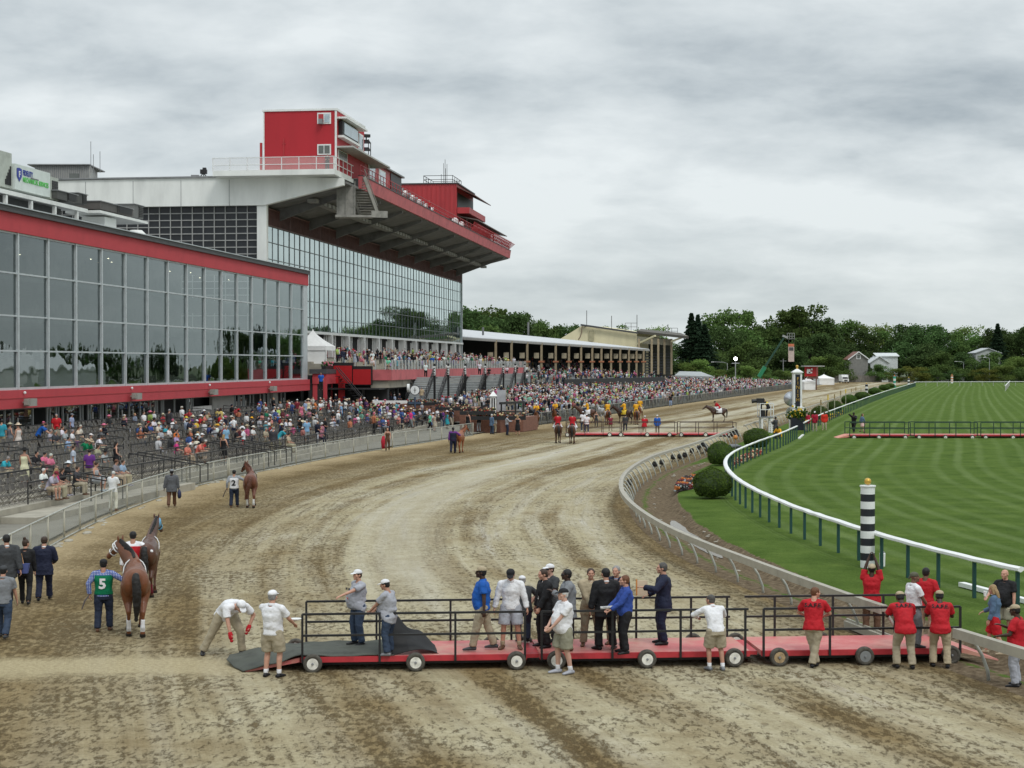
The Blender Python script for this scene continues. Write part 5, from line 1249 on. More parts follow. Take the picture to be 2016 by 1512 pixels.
# ================================================================ POLES, FINISH POST, HEDGES, FLOWERS
def striped_pole(px,base_py,top_py,w_px,cols,n,label,ball=GOLD,group='striped distance poles',z=.12):
 g=G(px,base_py,z);Y=g.y;zt=W(px,top_py,Y).z;rad=w_px/2*Y/F;r=empty('striped_pole',g,label,'pole',group);h=(zt-z)
 for k,c in enumerate(cols):
  m=MB()
  for i in range(k,n,len(cols)):m.tube([g+Vector((0,0,h*i/n)),g+Vector((0,0,h*(i+1)/n))],rad*(1.0 if k else .998),24)
  m.build('stripe',c,r,smooth=False)
 m=MB();m.tube([g+Vector((0,0,h)),g+Vector((0,0,h+.04))],rad*1.12,24);m.build('cap',WHITE,r)
 m=MB();m.ball(g+Vector((0,0,h+.04+rad*.55)),rad*.5,14,10);m.build('finial',ball,r,smooth=True)
 return r
BLK=mat('pole_black',(.010,.012,.018),.45);TEAL=mat('pole_green',(.03,.32,.22),.5);ORG=mat('pole_orange',(.55,.17,.03),.5)
striped_pole(1708,1117,958,28,[WHITE,BLK],11,'tall black and white striped pole with gold ball on the near grass')
striped_pole(1706,777,757,5.5,[BLK,WHITE],5,'small black and white striped pole by the far hedges')
striped_pole(1761,763,741,5,[TEAL,WHITE],5,'small green and white striped pole beside the far turf rail',ball=ORG)
striped_pole(1789,760,745,4,[BLK,WHITE],5,'smallest black and white striped pole on the far turf rail')
striped_pole(1874,754.5,739,4.5,[WHITE,ORG],6,'small orange and white striped pole behind the far end of the turf',ball=ORG)
def finish_post():
 g=G(1569,846,.1);Y=g.y;z=lambda py:W(1569,py,Y).z;px=lambda n:n*Y/F
 r=empty('finish_post',g,'tall white finish post with black panel and gold ball','finish post')
 m=MB();m.box((g.x,g.y,(z(846)+z(818))/2),(px(27),px(27),z(818)-z(846)));m.box((g.x,g.y,z(818)),(px(31),px(31),.15));m.build('base',WHITE,r)
 m=MB();m.box((g.x,g.y-px(13.7),(z(843)+z(822))/2),(px(19),.04,z(822)-z(843)));m.build('base_panel',NAVY,r)
 m=MB();m.box((g.x,g.y,(z(818)+z(803))/2),(px(23),px(23),z(803)-z(818)-.1));m.box((g.x,g.y,z(802)),(px(25),px(25),.1));m.build('plinth',WHITE,r)
 m=MB();c=Vector((g.x-.1,g.y-px(11.9),z(810.5)));pts=[c+Vector((.42*math.cos(a)+.15,0,.30*math.sin(a)))for a in np.linspace(.9,5.4,12)];m.tube(pts,.035,5)
 pts=[c+Vector((.25*math.cos(a)+.12,0,.17*math.sin(a)))for a in np.linspace(1.1,5.2,9)];m.tube(pts,.03,5);m.beam(c+Vector((-.5,0,.02)),c+Vector((-.1,0,.02)),.04,.04);m.build('emblem',NAVY,r)
 m=MB();m.box((g.x,g.y,(z(802)+z(733))/2),(px(17),px(17),z(733)-z(802)));m.build('shaft',WHITE,r)
 m=MB();m.box((g.x,g.y-px(8.7),(z(800)+z(737))/2),(px(9.5),.04,z(737)-z(800)));pn=m.build('shaft_panel',NAVY,r)
 m=MB();m.box((g.x,g.y,z(733)),(px(21),px(21),.12));s=px(10);m.add([(g.x-s,g.y-s,z(732)),(g.x+s,g.y-s,z(732)),(g.x+s,g.y+s,z(732)),(g.x-s,g.y+s,z(732)),(g.x,g.y,z(725))],[(3,2,1,0),(0,1,4),(1,2,4),(2,3,4),(3,0,4)]);m.build('cap',WHITE,r)
 m=MB();m.tube([(g.x,g.y,z(727)),(g.x,g.y,z(724))],.1,8);m.ball((g.x,g.y,z(721.5)),px(3),12,8);m.build('finial',GOLD,r,smooth=True)
 for i,ch in enumerate('FINISH'):
  cu=bpy.data.curves.new('lettering','FONT');cu.body=ch;cu.size=px(9.5);cu.align_x='CENTER';cu.extrude=.01;cu.resolution_u=2;cu.materials.append(GOLD)
  o=bpy.data.objects.new('lettering',cu);C.objects.link(o);o.parent=r;o.matrix_parent_inverse=Matrix.Translation(-r.location)
  o.matrix_basis=Matrix.Translation((g.x,g.y-px(8.7)-.04,z(749+i*8.2)))@ Matrix.Rotation(math.pi/2,4,'X');TEXTS.append(o)
 # round mirror dish behind
 c=W(1557,785,Y+1);q=empty('round_mirror',Vector((c.x,c.y,.1)),'round silvery dish standing left of the finish post','mirror');m=MB();m.tube([c+Vector((0,.25,0)),c+Vector((0,0,0)),c+Vector((.0,-.2,0))],[.5,.72,.74],18);m.build('dish',mat('silver',(.55,.57,.6),.3,.7),q,smooth=True)
 m=MB();m.tube([Vector((c.x,c.y,.1)),c],.12,8);m.tube([c+Vector((0,0,-1.3)),c+Vector((0,-.1,-1.31))],.5,14);m.build('stand',GALV,q)
finish_post()
# clipped round bushes
def bush_proto(seed):
 rn=np.random.RandomState(seed);n=5200;v=rn.normal(size=(n,3));v/=np.linalg.norm(v,axis=1)[:,None]
 v[:,2]=np.where(v[:,2]<-.75,-.75,v[:,2])
 lump=np.array([1+.10*noise.noise(Vector((p[0]*1.6+seed,p[1]*1.6,p[2]*1.6)))+.03*noise.noise(Vector(p*6))for p in v]);P=v*lump[:,None]*(1-.08*rn.rand(n)[:,None])
 d1=rn.normal(size=(n,3))*.8+v*.1;d1-=v*np.sum(d1*v,1)[:,None]*.6;d1/=np.linalg.norm(d1,axis=1)[:,None];d2=np.cross(d1,v+rn.normal(size=(n,3))*.7);d2/=np.linalg.norm(d2,axis=1)[:,None]
 k=(.045*(.6+.8*rn.rand(n)))[:,None];q=np.stack([P+d1*k,P+d2*k*.6,P-d1*k,P-d2*k*.6],1).reshape(-1,3)
 me=bpy.data.meshes.new('foliage');me.from_pydata(q.tolist(),[],[(4*i,4*i+1,4*i+2,4*i+3)for i in range(n)]);me.materials.append(leaf_mat('bush_leaf',(.080,.135,.028)))
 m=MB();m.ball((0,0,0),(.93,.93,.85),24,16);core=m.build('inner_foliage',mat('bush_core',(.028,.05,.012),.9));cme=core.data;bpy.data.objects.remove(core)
 return me,cme
BP=[bush_proto(1),bush_proto(2)]
def bush(px,base_py,w_px,h_px,label,z=.1,name='clipped_bush',Yextra=0):
 g=G(px,base_py,z);Y=g.y+Yextra;g=Vector((W(px,base_py,Y).x,Y,z));rx=w_px/2*Y/F;rz=h_px/2*Y/F
 r=empty(name,g,label,'bush','clipped bushes along the rail',rz=rx*7);fo,co=BP[int(px)%2]
 for me,nn in((fo,'foliage'),(co,'inner_foliage')):
  o=bpy.data.objects.new(nn,me);C.objects.link(o);o.parent=r;o.location=(0,0,rz*.93);o.scale=(rx,rx*.95,rz)
bush(1402,982,78,64,'largest clipped green bush, beside the flower bed at the bend of the white rail');bush(1418,917,54,50,'clipped bush behind the white rail above the largest bush');bush(1489,884,56,44,'clipped bush in front of the camera tower')
bush(1614,830,38,32,'clipped bush just right of the finish post behind three red jackets');bush(1643,812,32,25,'second clipped bush beyond the red jackets');bush(1672,797,32,21,'third clipped bush along the far rail');bush(1697,788,30,18,'fourth clipped bush by the small striped pole');bush(1722,778,26,16,'fifth clipped bush far along the white rail');bush(1741,769,24,13,'sixth clipped bush far along the white rail');bush(1752,764,20,10,'farthest clipped bush by the green and white pole')
# yellow topped stakes along the hedge
for i,(px,py,top)in enumerate(((1616,836,787),(1630,830,777),(1643,818,776),(1655,808,769),(1665,803,766),(1676,794,765),(1685,788,762),(1695,782,765),(1630,806,782))):
 g=G(px,py,.1);zt=W(px,top,g.y).z;r=empty('marker_stake',g,f'thin pale stake {("nearest the finish post", "second from the finish post, with yellow top", "third from the finish post", "fourth from the finish post", "fifth from the finish post, with yellow top", "sixth from the finish post", "seventh from the finish post", "farthest from the finish post", "short one behind the second stake")[i]}','stake','marker stakes by the hedge')
 m=MB();m.tube([g,Vector((g.x,g.y,zt))],.055,6);m.build('stake',mat('stake_pale',(.34,.34,.24)),r);m=MB();m.tube([Vector((g.x,g.y,zt-.6)),Vector((g.x,g.y,zt))],.075,6);m.build('stake_tip',fyel if i in(1,4)else mat('stake_tan',(.28,.2,.09)),r)
# flower beds
def bed(name,poly,label,cols,n,seed,pick=None,z=.1,hmax=.25):
 rn=random.Random(seed);r=empty(name,Vector((poly[0][0],poly[0][1],z)),label,'flower bed');xs=[p[0]for p in poly];ys=[p[1]for p in poly]
 def inside(x,y):
  c=False;j=len(poly)-1
  for i in range(len(poly)):
   if(poly[i][1]>y)!=(poly[j][1]>y)and x<(poly[j][0]-poly[i][0])*(y-poly[i][1])/(poly[j][1]-poly[i][1])+poly[i][0]:c=not c
   j=i
  return c
 m=MB();m.add([(p[0],p[1],z+.02)for p in poly],[tuple(range(len(poly)))]);m.build('soil',mat('bed_soil',(.05,.035,.025),.9),r)
 m=MB();k=0
 while k<n:
  x,y=rn.uniform(min(xs),max(xs)),rn.uniform(min(ys),max(ys))
  if not inside(x,y):continue
  k+=1;ci=pick(x,y,rn)if pick else rn.randrange(len(cols));m.ball((x,y,z+rn.uniform(.02,hmax)),rn.uniform(.03,.08),5,4,mi=ci)
 m.build('blooms',cols,r)
 e=G(1402,980)
gp=lambda x,y:tuple(G(x,y,.1)[:2])
silver=FL('flower_silver',(.32,.36,.36))
def pk(x,y,rn):
 a,b=gp(1322,965),gp(1352,948);t=((x-gp(1322,968)[0]))/(gp(1366,942)[0]-gp(1322,968)[0]);v=rn.random()
 k=int(((y-77)*.9+x*.6)%3)
 return 0 if v<.1 else([3,1,2][k]if rn.random()<.8 else 3)
bed('flower_bed',[gp(1328,969),gp(1333,956),gp(1347,946),gp(1368,941),gp(1374,958),gp(1362,964),gp(1342,967)],'curved bed of dark, red and orange flowers left of the largest bush',[silver,mat('bloom_deep_red',(.16,.015,.012)),FL('flower_vivid_orange',(.42,.13,.02)),fdark],1500,3,pk)
bed('flower_bed',[gp(1443,920),gp(1447,908),gp(1480,893),gp(1500,888),gp(1502,893),gp(1470,908)],'red and cream flower bed behind the bend of the white rail',[fred,fcream,leafy],700,4)
bed('flower_bed',[gp(1612,832),gp(1622,826),gp(1660,812),gp(1662,815),(G(1625,832).x,G(1625,832).y)],'yellow flowers at the foot of the far hedge',[fyel,leafy,leafy],300,5,hmax=.4)
r=empty('potted_plant',G(1562,846,.1),'green leafy potted plants at the foot of the finish post','plant')
m=MB();rn=random.Random(2);g=G(1569,850,.1)
for i in range(260):m.ball(g+Vector((rn.gauss(0,.45),rn.gauss(-.3,.2),1.6+rn.gauss(0,.28))),rn.uniform(.06,.14),4,3,mi=rn.choice((0,0,0,1)))
m.build('foliage',[leaf_mat('pot_leaf',(.05,.10,.02)),fyel],r);m=MB();m.box(g+Vector((0,-.3,.75)),(1.3,.5,1.2));m.build('planter_box',NAVY,r)
# camera tower: open steel stand with ladder and railing
def camera_tower():
 g=G(1507,852,.05);Y=g.y;r=empty('camera_tower',g,'white steel camera stand with ladder and railed platform beside the track','camera stand');s=Y/F;z=lambda py:W(1507,py,Y).z
 xs=(-11*s,12*s);m=MB()
 for x in xs:
  for y in(-.7,.7):m.beam(g+Vector((x*.8,y,0)),Vector((g.x+x*.8,g.y+y,z(822))),.16,.16)
 for i in range(9):zz=i/8*z(822);m.beam(Vector((g.x+.2,g.y-.75,zz)),Vector((g.x+.8,g.y-.75,zz)),.05,.05)
 m.build('tower_legs',WHITE,r);m=MB();m.box((g.x,g.y,z(821)),(27*s,1.7,.1));m.build('platform',GREY,r)
 m=MB()
 for x in(-13*s,13*s):
  for y in(-.8,.8):m.beam(Vector((g.x+x,g.y+y,z(821))),Vector((g.x+x,g.y+y,z(794))),.07,.07)
 for zz in(z(806),z(794)):
  for y in(-.8,.8):m.beam(Vector((g.x-13*s,g.y+y,zz)),Vector((g.x+13*s,g.y+y,zz)),.06,.06)
  m.beam(Vector((g.x+13*s,g.y-.8,zz)),Vector((g.x+13*s,g.y+.8,zz)),.06,.06)
 m.build('platform_railing',WHITE,r)
 c=Vector((g.x-9*s,g.y-.2,z(795)));q=empty('broadcast_camera',c,'black broadcast camera on the white camera stand','camera');m=MB();m.box(c+Vector((-.1,0,.3)),(.7,.4,.45));m.tube([c+Vector((-.3,0,.3)),c+Vector((-.9,0,.25))],[.16,.2],10);m.build('body',BLACK,q)
 m=MB();m.tube([c+Vector((0,0,.1)),Vector((c.x,c.y,z(821)))],.09,6);m.box(c+Vector((.1,0,-.9)),(.5,.4,.6));m.build('pedestal',BLACK,q)
 return g,z,s
CT=camera_tower()
# remote cameras on the ground along the inner rail
for i,(px,py)in enumerate(((1289,924),(1303,920),(1325,909),(1338,908),(1348,905),(1362,896),(1239,962),(1375,890),(1380,888))):
 g=G(px,py,.02);r=empty('remote_camera',g,'low black remote camera on the ground under the curved rail, '+('nearest to the gutter','second from the gutter','third up the bend','fourth up the bend','fifth up the bend','sixth up the bend','at the bend tip','by the crouching photographer','touching the crouching photographer')[i],'camera','remote cameras under the rail')
 m=MB();m.box(g+Vector((0,0,.30)),(.22,.28,.26),.4);m.box(g+Vector((0,.0,.46)),(.14,.2,.08),.4);m.build('body',BLACK,r);m=MB();m.tube([g+Vector((0,-.1,.3)),g+Vector((-.08,-.36,.32))],[.08,.1],10);m.build('lens',BLACK,r,smooth=True)
 m=MB()
 for a in(0,2.1,4.2):m.tube([g+Vector((.16*math.cos(a),.16*math.sin(a),0)),g+Vector((0,0,.2))],.02,5)
 m.build('ground_pod',DGREY,r)
g=G(1448,884,.1);r=empty('traffic_marker',g,'orange topped marker on a stick by the clipped bush','marker');m=MB();m.tube([g,g+Vector((0,0,.75))],.03,6);m.build('stick',GREY,r);m=MB();m.ball(g+Vector((0,0,.9)),.17,10,8);m.build('orange_head',fora,r)
g=G(1737,1115,.12);r=empty('paper_cup',g,'white drinking cup standing on a post stub beside the striped pole','cup');m=MB();m.tube([g,g+Vector((0,0,.42)),g+Vector((0,0,.44))],[.09,.1,.07],12);m.build('cup_body',WHITE,r,smooth=False)
m=MB();m.tube([g+Vector((0,0,.44)),g+Vector((0,0,.48))],[.08,.06],12);m.build('cup_lid',GREY,r)
g=W(922,838,155);r=empty('green_ball',g,'dark green ball finial on the end post of the fence','ball');m=MB();m.ball(g,.26,14,10);m.build('ball',mat('ball_green',(.02,.16,.10),.4),r,smooth=True)

# ================================================================ CROSSING PLATFORMS ON WHEELS
RPAINT=NT('faded_red_deck');_p=RPAINT.pos();RPAINT.L.new(RPAINT.mix(RPAINT.maprange(RPAINT.noise(_p,1.1,6,.7),.42,.62),(.55,.13,.13),RPAINT.mix(RPAINT.maprange(RPAINT.noise(_p,.35,3),.4,.6),(.62,.27,.24),(.48,.25,.18))),RPAINT.b.inputs['Base Color']);RPAINT.b.inputs['Roughness'].default_value=.55
RPAINT=RPAINT.m
REDEDGE=mat('red_deck_edge',(.45,.03,.04),.5,var=.2,scale=3)
RIM=mat('rim_cream',(.74,.72,.65),.5,var=.25,scale=8,obj=True)
def wheel(c,R_,W_,parent,rim=RIM,hub=GREY,flat=.0):
 c=Vector(c);ax=Vector((0,1,0));m=MB();n=28;prof=[(R_*.58,-W_*.42),(R_*.80,-W_*.5),(R_*.95,-W_*.42),(R_,-W_*.2),(R_,W_*.2),(R_*.95,W_*.42),(R_*.8,W_*.5),(R_*.58,W_*.42)]
 vs=[c+Vector((r_*math.cos(2*math.pi*k/n),y,r_*math.sin(2*math.pi*k/n)))for r_,y in prof for k in range(n)]
 m.add(vs,[(i*n+k,i*n+(k+1)%n,((i+1)%8)*n+(k+1)%n,((i+1)%8)*n+k)for i in range(8)for k in range(n)]);w=m.build('wheel',RUBBER,parent,smooth=True)
 m=MB();m.tube([c+Vector((0,-W_*.22,0)),c+Vector((0,-W_*.36,0)),c+Vector((0,-W_*.40,0))],[R_*.66,R_*.66,R_*.56],24);m.tube([c+Vector((0,-W_*.44,0)),c+Vector((0,-W_*.4,0))],[R_*.6,R_*.58],24);m.build('rim',rim,w)
 m=MB();m.tube([c+Vector((0,-W_*.64,0)),c+Vector((0,-W_*.44,0))],[R_*.10,R_*.14],12);m.build('hub_cap',hub,w)
def platform_section(x0,x1,Yf,Yb,z,wheels,label,group,ang=0,rail_h=.92,posts=(0,.5,1),deckm=None,railm=BLACK,bar=.035,both=True,rimpick=None,back_posts=None,zoff=0,back_rail=None):
 """one trailer section: x0..x1 at the front edge, Yf front, Yb back"""
 r=empty('crossing_platform',Vector(((x0+x1)/2,(Yf+Yb)/2,0)),label,'platform',group)
 L=x1-x0;m=MB();m.hexa([(x0,Yf,z-.11),(x1,Yf,z-.11),(x1,Yb,z-.11),(x0,Yb,z-.11)],[(x0,Yf,z),(x1,Yf,z),(x1,Yb,z),(x0,Yb,z)]);m.build('deck',deckm or RPAINT,r)
 m=MB();m.box(((x0+x1)/2,Yf-.028,z-.062),(L,.05,.12));m.build('deck_edge',REDEDGE,r)
 m=MB();m.box(((x0+x1)/2,Yf+.25,z-.17),(L-.3,.1,.1));m.box(((x0+x1)/2,Yb-.25,z-.17),(L-.3,.1,.1));m.build('chassis',BLACK,r)
 for(Y_,ps,rg)in((Yf-.07,posts,(0,1)),(Yb+.04,back_posts or posts,back_rail or(0,1))):
  m=MB();xa,xb=x0+.04+L*rg[0],x0+L*rg[1]-.04
  for t in ps:x=x0+.04+(L-.08)*t;m.beam((x,Y_,z-.12),(x,Y_,z+rail_h),bar*1.35,bar*1.35)
  for h in(rail_h,rail_h*.5):m.beam((xa,Y_,z+h),(xb,Y_,z+h),bar*1.3,bar*1.3)
  m.build('guard_rail',railm,r)
 for i,(x,s)in enumerate(wheels):
  rr=.205 if ang else .21;y=Yf-.05-.02 if s else Yb+.12
  wheel((x,y-.06 if s else y,rr*.93),rr,.17,r,rim=(rimpick[i]if rimpick else RIM),hub=GREY)
 r.rotation_euler=(0,0,ang);return r
ZD=.32;g1=G(610,1325)
def XF(px,Y):return(px-1008)/F*Y
ANG=R(4.55);YL=lambda px:35.5+(px-610)*.000876
YF=YL(808)+.0;YB=YF+1.8
s1=platform_section(XF(586,YF),XF(1031,YF),YF,YB,ZD,[(XF(610,YF),1),(XF(811,YF),1),(XF(1010,YF),1),(XF(590,YB+.1),0),(XF(975,YB),0)],'red wheeled platform section at the left end, partly under the dark rubber mat','red wheeled crossing platforms',ang=ANG,posts=(0,.345,.685,1),back_posts=(0,.33,.68,.97))
YF=YL(1264)+.0;YB=YF+1.8
s2=platform_section(XF(1055,YF),XF(1473,YF),YF,YB,ZD,[(XF(1087,YF),1),(XF(1266,YF),1),(XF(1440,YF),1),(XF(1040,YB),0),(XF(1375,YB),0),(XF(1460,YB),0)],'red wheeled platform section in the middle, carrying the men in suits','red wheeled crossing platforms',ang=ANG,posts=(0,.34,.67,.985),back_posts=(0.2,.52,.8,.985))
YF=YL(1690)+.0;YB=YF+1.8
s3=platform_section(XF(1490,YF),XF(1892,YF),YF,YB,ZD,[(XF(1523,YF),1),(XF(1694,YF),1),(XF(1868,YF),1),(XF(1625,YB),0)],'red wheeled platform section at the right end, beside the men in red shirts','red wheeled crossing platforms',ang=ANG,posts=(0,.335,.665,1),back_posts=(0.16,.47,.74,.995),rimpick=[mat('rim_rusty',(.34,.24,.13),.7,var=.5,scale=14,obj=True),mat('rim_grey',(.20,.21,.21),.6),mat('rim_dark',(.07,.06,.05)),RIM])
YF=YL(1690);YB=YF+1.8;m=MB();x0,x1=XF(1892,YF),XF(1972,YF);m.hexa([(x0,YF,.21),(x1,YF+.1,0),(x1-.1,YB,0),(x0,YB,.21)],[(x0,YF,ZD),(x1,YF+.1,.03),(x1-.1,YB,.03),(x0,YB,ZD)]);m.build('ramp',RPAINT,s3)
YF=YL(808);YB=YF+1.8;m=MB();x0,x1=XF(478,YF),XF(584,YF);m.hexa([(x0,YF,0),(x1,YF,.2),(x1,YB,.2),(x0,YB,0)],[(x0,YF,.03),(x1,YF,ZD-.02),(x1,YB,ZD-.02),(x0,YB,.03)]);m.build('ramp',RPAINT,s1)
m=MB();m.box((XF(1043,YL(1264)),YL(1264)+.9,ZD-.08),(.34,1.5,.08));m.build('coupling_plate',REDEDGE,s2);m=MB();m.box((XF(1481,YL(1264)),YL(1264)+.9,ZD-.08),(.24,1.5,.08));m.build('coupling_plate',REDEDGE,s2)
# dark rubber mat over the ramp and the first deck, its loose end lifted by a man
MATM=mat('rubber_mat',(.066,.072,.058),.8,var=.2,scale=3,bump=.3);CLOTHM=mat('black_netting',(.010,.010,.011),.7,var=.3)
V3=Vector
def sheet(name,pts,nx,ny,material,label,thick=.012,jit=.012,cat='mat',seed=1):
 """bilinear patch over rows of control points"""
 rows=pts;V=[];rn=random.Random(seed)
 for j in range(ny+1):
  t=j/ny*(len(rows)-1);a=min(int(t),len(rows)-2);f=t-a
  for i in range(nx+1):
   s=i/nx*(len(rows[0])-1);b=min(int(s),len(rows[0])-2);g=s-b
   p=Vector(rows[a][b])*(1-f)*(1-g)+Vector(rows[a][b+1])*(1-f)*g+Vector(rows[a+1][b])*f*(1-g)+Vector(rows[a+1][b+1])*f*g
   p.z+=jit*noise.noise(Vector((p.x*2.2,p.y*2.2,seed)));V.append(p)
 n=len(V);top=V;bot=[v-Vector((0,0,thick))for v in V];q=lambda i,j:j*(nx+1)+i
 f=[(q(i,j),q(i+1,j),q(i+1,j+1),q(i,j+1))for j in range(ny)for i in range(nx)];fb=[tuple(n+k for k in reversed(x))for x in f]
 edge=[q(i,0)for i in range(nx+1)]+[q(nx,j)for j in range(1,ny+1)]+[q(i,ny)for i in range(nx-1,-1,-1)]+[q(0,j)for j in range(ny-1,0,-1)]
 fe=[(edge[k],n+edge[k],n+edge[(k+1)%len(edge)],edge[(k+1)%len(edge)])for k in range(len(edge))]
 pv=V3(s1.location);pv.z=0;Rm=Matrix.Rotation(ANG,3,'Z');m=MB();m.add([pv+Rm @(q_-pv)for q_ in top+bot],f+fb+fe);o=m.build(name,material,smooth=True);setp(o,label,cat);return o
z=ZD+.03
sheet('rubber_mat',[[(XF(474,YF),YF-.06,.03),(XF(586,YF),YF-.06,z),(XF(770,YF),YF-.03,z+.01)],[(XF(462,YB),YB-.9,.10),(XF(584,YB),YB-.9,z),(XF(770,YB),YB-.9,z)],[(XF(462,YB),YB-.12,.12),(XF(584,YB),YB-.12,z),(XF(760,YB),YB-.12,z+.02)]],40,20,MATM,'long dark green rubber mat laid over the left ramp and deck',jit=.05)
sheet('black_netting',[[(XF(765,YF),YF+.05,z),(XF(800,YF),YF+.0,z+.02),(XF(858,YF),YF+.15,z)],[(XF(752,YF),YF+.5,1.25),(XF(790,YF),YF+.5,.95),(XF(852,YF),YF+.9,z+.10)],[(XF(735,YF),YF+1.0,1.30),(XF(775,YF),YF+.9,.75),(XF(845,YF),YF+1.2,z+.03)]],26,20,CLOTHM,'crumpled black netting trailing onto the red deck behind the man in grey',jit=.16,cat='netting',seed=5)
# second crossing far behind, and the green railed one on the turf
YS2=G(1270,860).y
def far_sections(secs,Yf,dep,z,railm,deck,group,labels,bar,rh,wpx):
 for i,(a,b)in enumerate(secs):
  ws=[(XF(p,Yf),1)for p in wpx[i]]
  platform_section(XF(a,Yf),XF(b,Yf),Yf,Yf+dep,z,ws,labels[i],group,rail_h=rh,posts=(0,.33,.66,1),railm=railm,bar=bar)
DBR=mat('dark_brown_rail',(.05,.03,.025),.6)
far_sections([(1115,1225),(1226,1334),(1338,1450)],YS2,2.2,.3,DBR,None,'red platforms across the track in front of the crowd',['distant red platform section by the two men in white','distant red platform section by the man in blue','distant red platform section ending at the curved rail'],.04,1.0,[(1111+6,1200,1222),(1274,1318),(1341,1389,1436)])
GRAIL=mat('green_rail_paint',(.012,.045,.022),.5);YT=G(1800,863,.1).y
far_sections([(1672,1793),(1799,1925),(1930,2050)],YT,2.0,.42,GRAIL,None,'red platforms with green rails crossing the turf',['turf platform section with two people on it','middle turf platform section with green rails','turf platform section cut by the right edge'],.05,1.05,[(1681,1730,1782),(1809,1861,1914),(1940,1994)])
m=MB();x0,x1=XF(1650,YT),XF(1672,YT);m.hexa([(x0,YT,.1),(x1,YT,.2),(x1,YT+2,.2),(x0,YT+2,.1)],[(x0,YT,.13),(x1,YT,.42),(x1,YT+2,.42),(x0,YT+2,.13)]);setp(m.build('access_ramp',mat('ramp_peach',(.62,.25,.18),.6)),'short peach coloured ramp at the left end of the turf platform','ramp')
# ================================================================ FIGURES
# A figure is modelled from limbs placed by its joints, fused into one skin and then dressed; every garment is a mesh of its own.
FUSE=[]  # (object, voxel, smooth, wrinkle)
CLOUD=bpy.data.textures.new('folds','CLOUDS');CLOUD.noise_scale=.085;CLOUD.noise_depth=2
def fuse_obj(mb,name,material,parent,voxel,smooth=4,wrinkle=0.0,color=None):
 o=mb.build(name,material,parent,smooth=True,world=False)
 r=o.modifiers.new('r','REMESH');r.mode='VOXEL';r.voxel_size=voxel;r.use_smooth_shade=True
 if smooth:s=o.modifiers.new('s','SMOOTH');s.factor=.5;s.iterations=smooth
 if wrinkle:d=o.modifiers.new('d','DISPLACE');d.texture=CLOUD;d.strength=wrinkle;d.mid_level=.3;d.texture_coords='GLOBAL' if parent is None else 'LOCAL'
 if color is not None:o.color=(*color,1)
 FUSE.append(o);return o
def fuse_all():
 if not FUSE:return
 dg=bpy.context.evaluated_depsgraph_get()
 for o in FUSE:
  ev=o.evaluated_get(dg);me=bpy.data.meshes.new_from_object(ev,depsgraph=dg);me.name=o.name
  old=o.data;o.modifiers.clear();o.data=me
  me.polygons.foreach_set('use_smooth',[True]*len(me.polygons))
  if old.users==0:bpy.data.meshes.remove(old)
 FUSE.clear()
def ik(a,b,l1,l2,hint):
 d=b-a;L=d.length;mx=(l1+l2)*.999
 if L>mx:b=a+d*(mx/L);d=b-a;L=mx
 x=(l1*l1-l2*l2+L*L)/(2*L);h=math.sqrt(max(0,l1*l1-x*x));dn=d.normalized();hp=hint-dn*hint.dot(dn)
 if hp.length<1e-4:hp=Vector((0,1,0))-dn*dn.y
 return a+dn*x+hp.normalized()*h,b
V=Vector
class Skel:
 """local frame: facing +Y, x to the figure's right, feet on z=0; 1.75 m tall before scaling"""
 def __init__(s,lean=0,twist=0,feet=None,hands=None,head=(0,0),hip=None,knees=1,elbow=None,seat=False,belly=0,fem=False,hunch=0):
  s.belly=belly;s.fem=fem;s.lean=R(lean)
  hipz=.93 if hip is None else hip[2];hy=0 if hip is None else hip[1];hx=0 if hip is None else hip[0]
  s.P=V((hx,hy,hipz));Rx=Matrix.Rotation(-s.lean,3,'X');Rz=Matrix.Rotation(R(twist),3,'Z');s.RT=Rz @ Rx
  Rl=Rz @ Matrix.Rotation(-s.lean*.45,3,'X')
  tp=lambda x,y,z:s.P+(Rl @ V((x,y,z))if z<=.2 else Rl @ V((0,0,.2))+s.RT @ V((x,y,z-.2)))
  s.tp=tp;hw=.095;sw=.175 if fem else .195
  s.sh={1:tp(sw,0,.49),-1:tp(-sw,0,.49)};s.hp={1:s.P+Rz @ V((hw,0,0)),-1:s.P+Rz @ V((-hw,0,0))}
  feet=feet or{1:(.11,.02,.08),-1:(-.11,-.02,.08)};s.knee={};s.ank={};s.toe={}
  for k in(1,-1):
   f=feet[k];a=V(f[:3]);toe_a=f[3]if len(f)>3 else(-8 if k>0 else 8);
   hint=V((.15*k,1,0));s.knee[k],s.ank[k]=ik(s.hp[k],a,.435,.425,hint)
   t=Matrix.Rotation(R(toe_a),3,'Z')@ V((0,1,0));s.toe[k]=(t,f[4]if len(f)>4 else 0)
  hands=hands or{};s.elb={};s.wr={};elbow=elbow or{}
  for k in(1,-1):
   h=hands.get(k,(.27*k,.04,.84));h=V(h)if not isinstance(h,str)else None
   hint=V(elbow.get(k,(.55*k,-1,-.15)));s.elb[k],s.wr[k]=ik(s.sh[k],h,.285,.255,hint)
  yaw,pit=head;s.nk0=tp(0,-.01,.54);s.nk1=tp(0,.01+hunch,.63)
  Rh=Matrix.Rotation(R(yaw)+R(twist),3,'Z')@ Matrix.Rotation(-R(pit)-s.lean*.55,3,'X');s.Rh=Rh
  s.hc=s.nk1+Rh @ V((0,.025,.085))
def limb(mb,pts,rs,n=10):mb.tube(pts,rs,n);[mb.ball(p,r if not isinstance(r,tuple)else(r[0],r[1],min(r)),10,6)for p,r in((pts[0],rs[0]),(pts[-1],rs[-1]))]
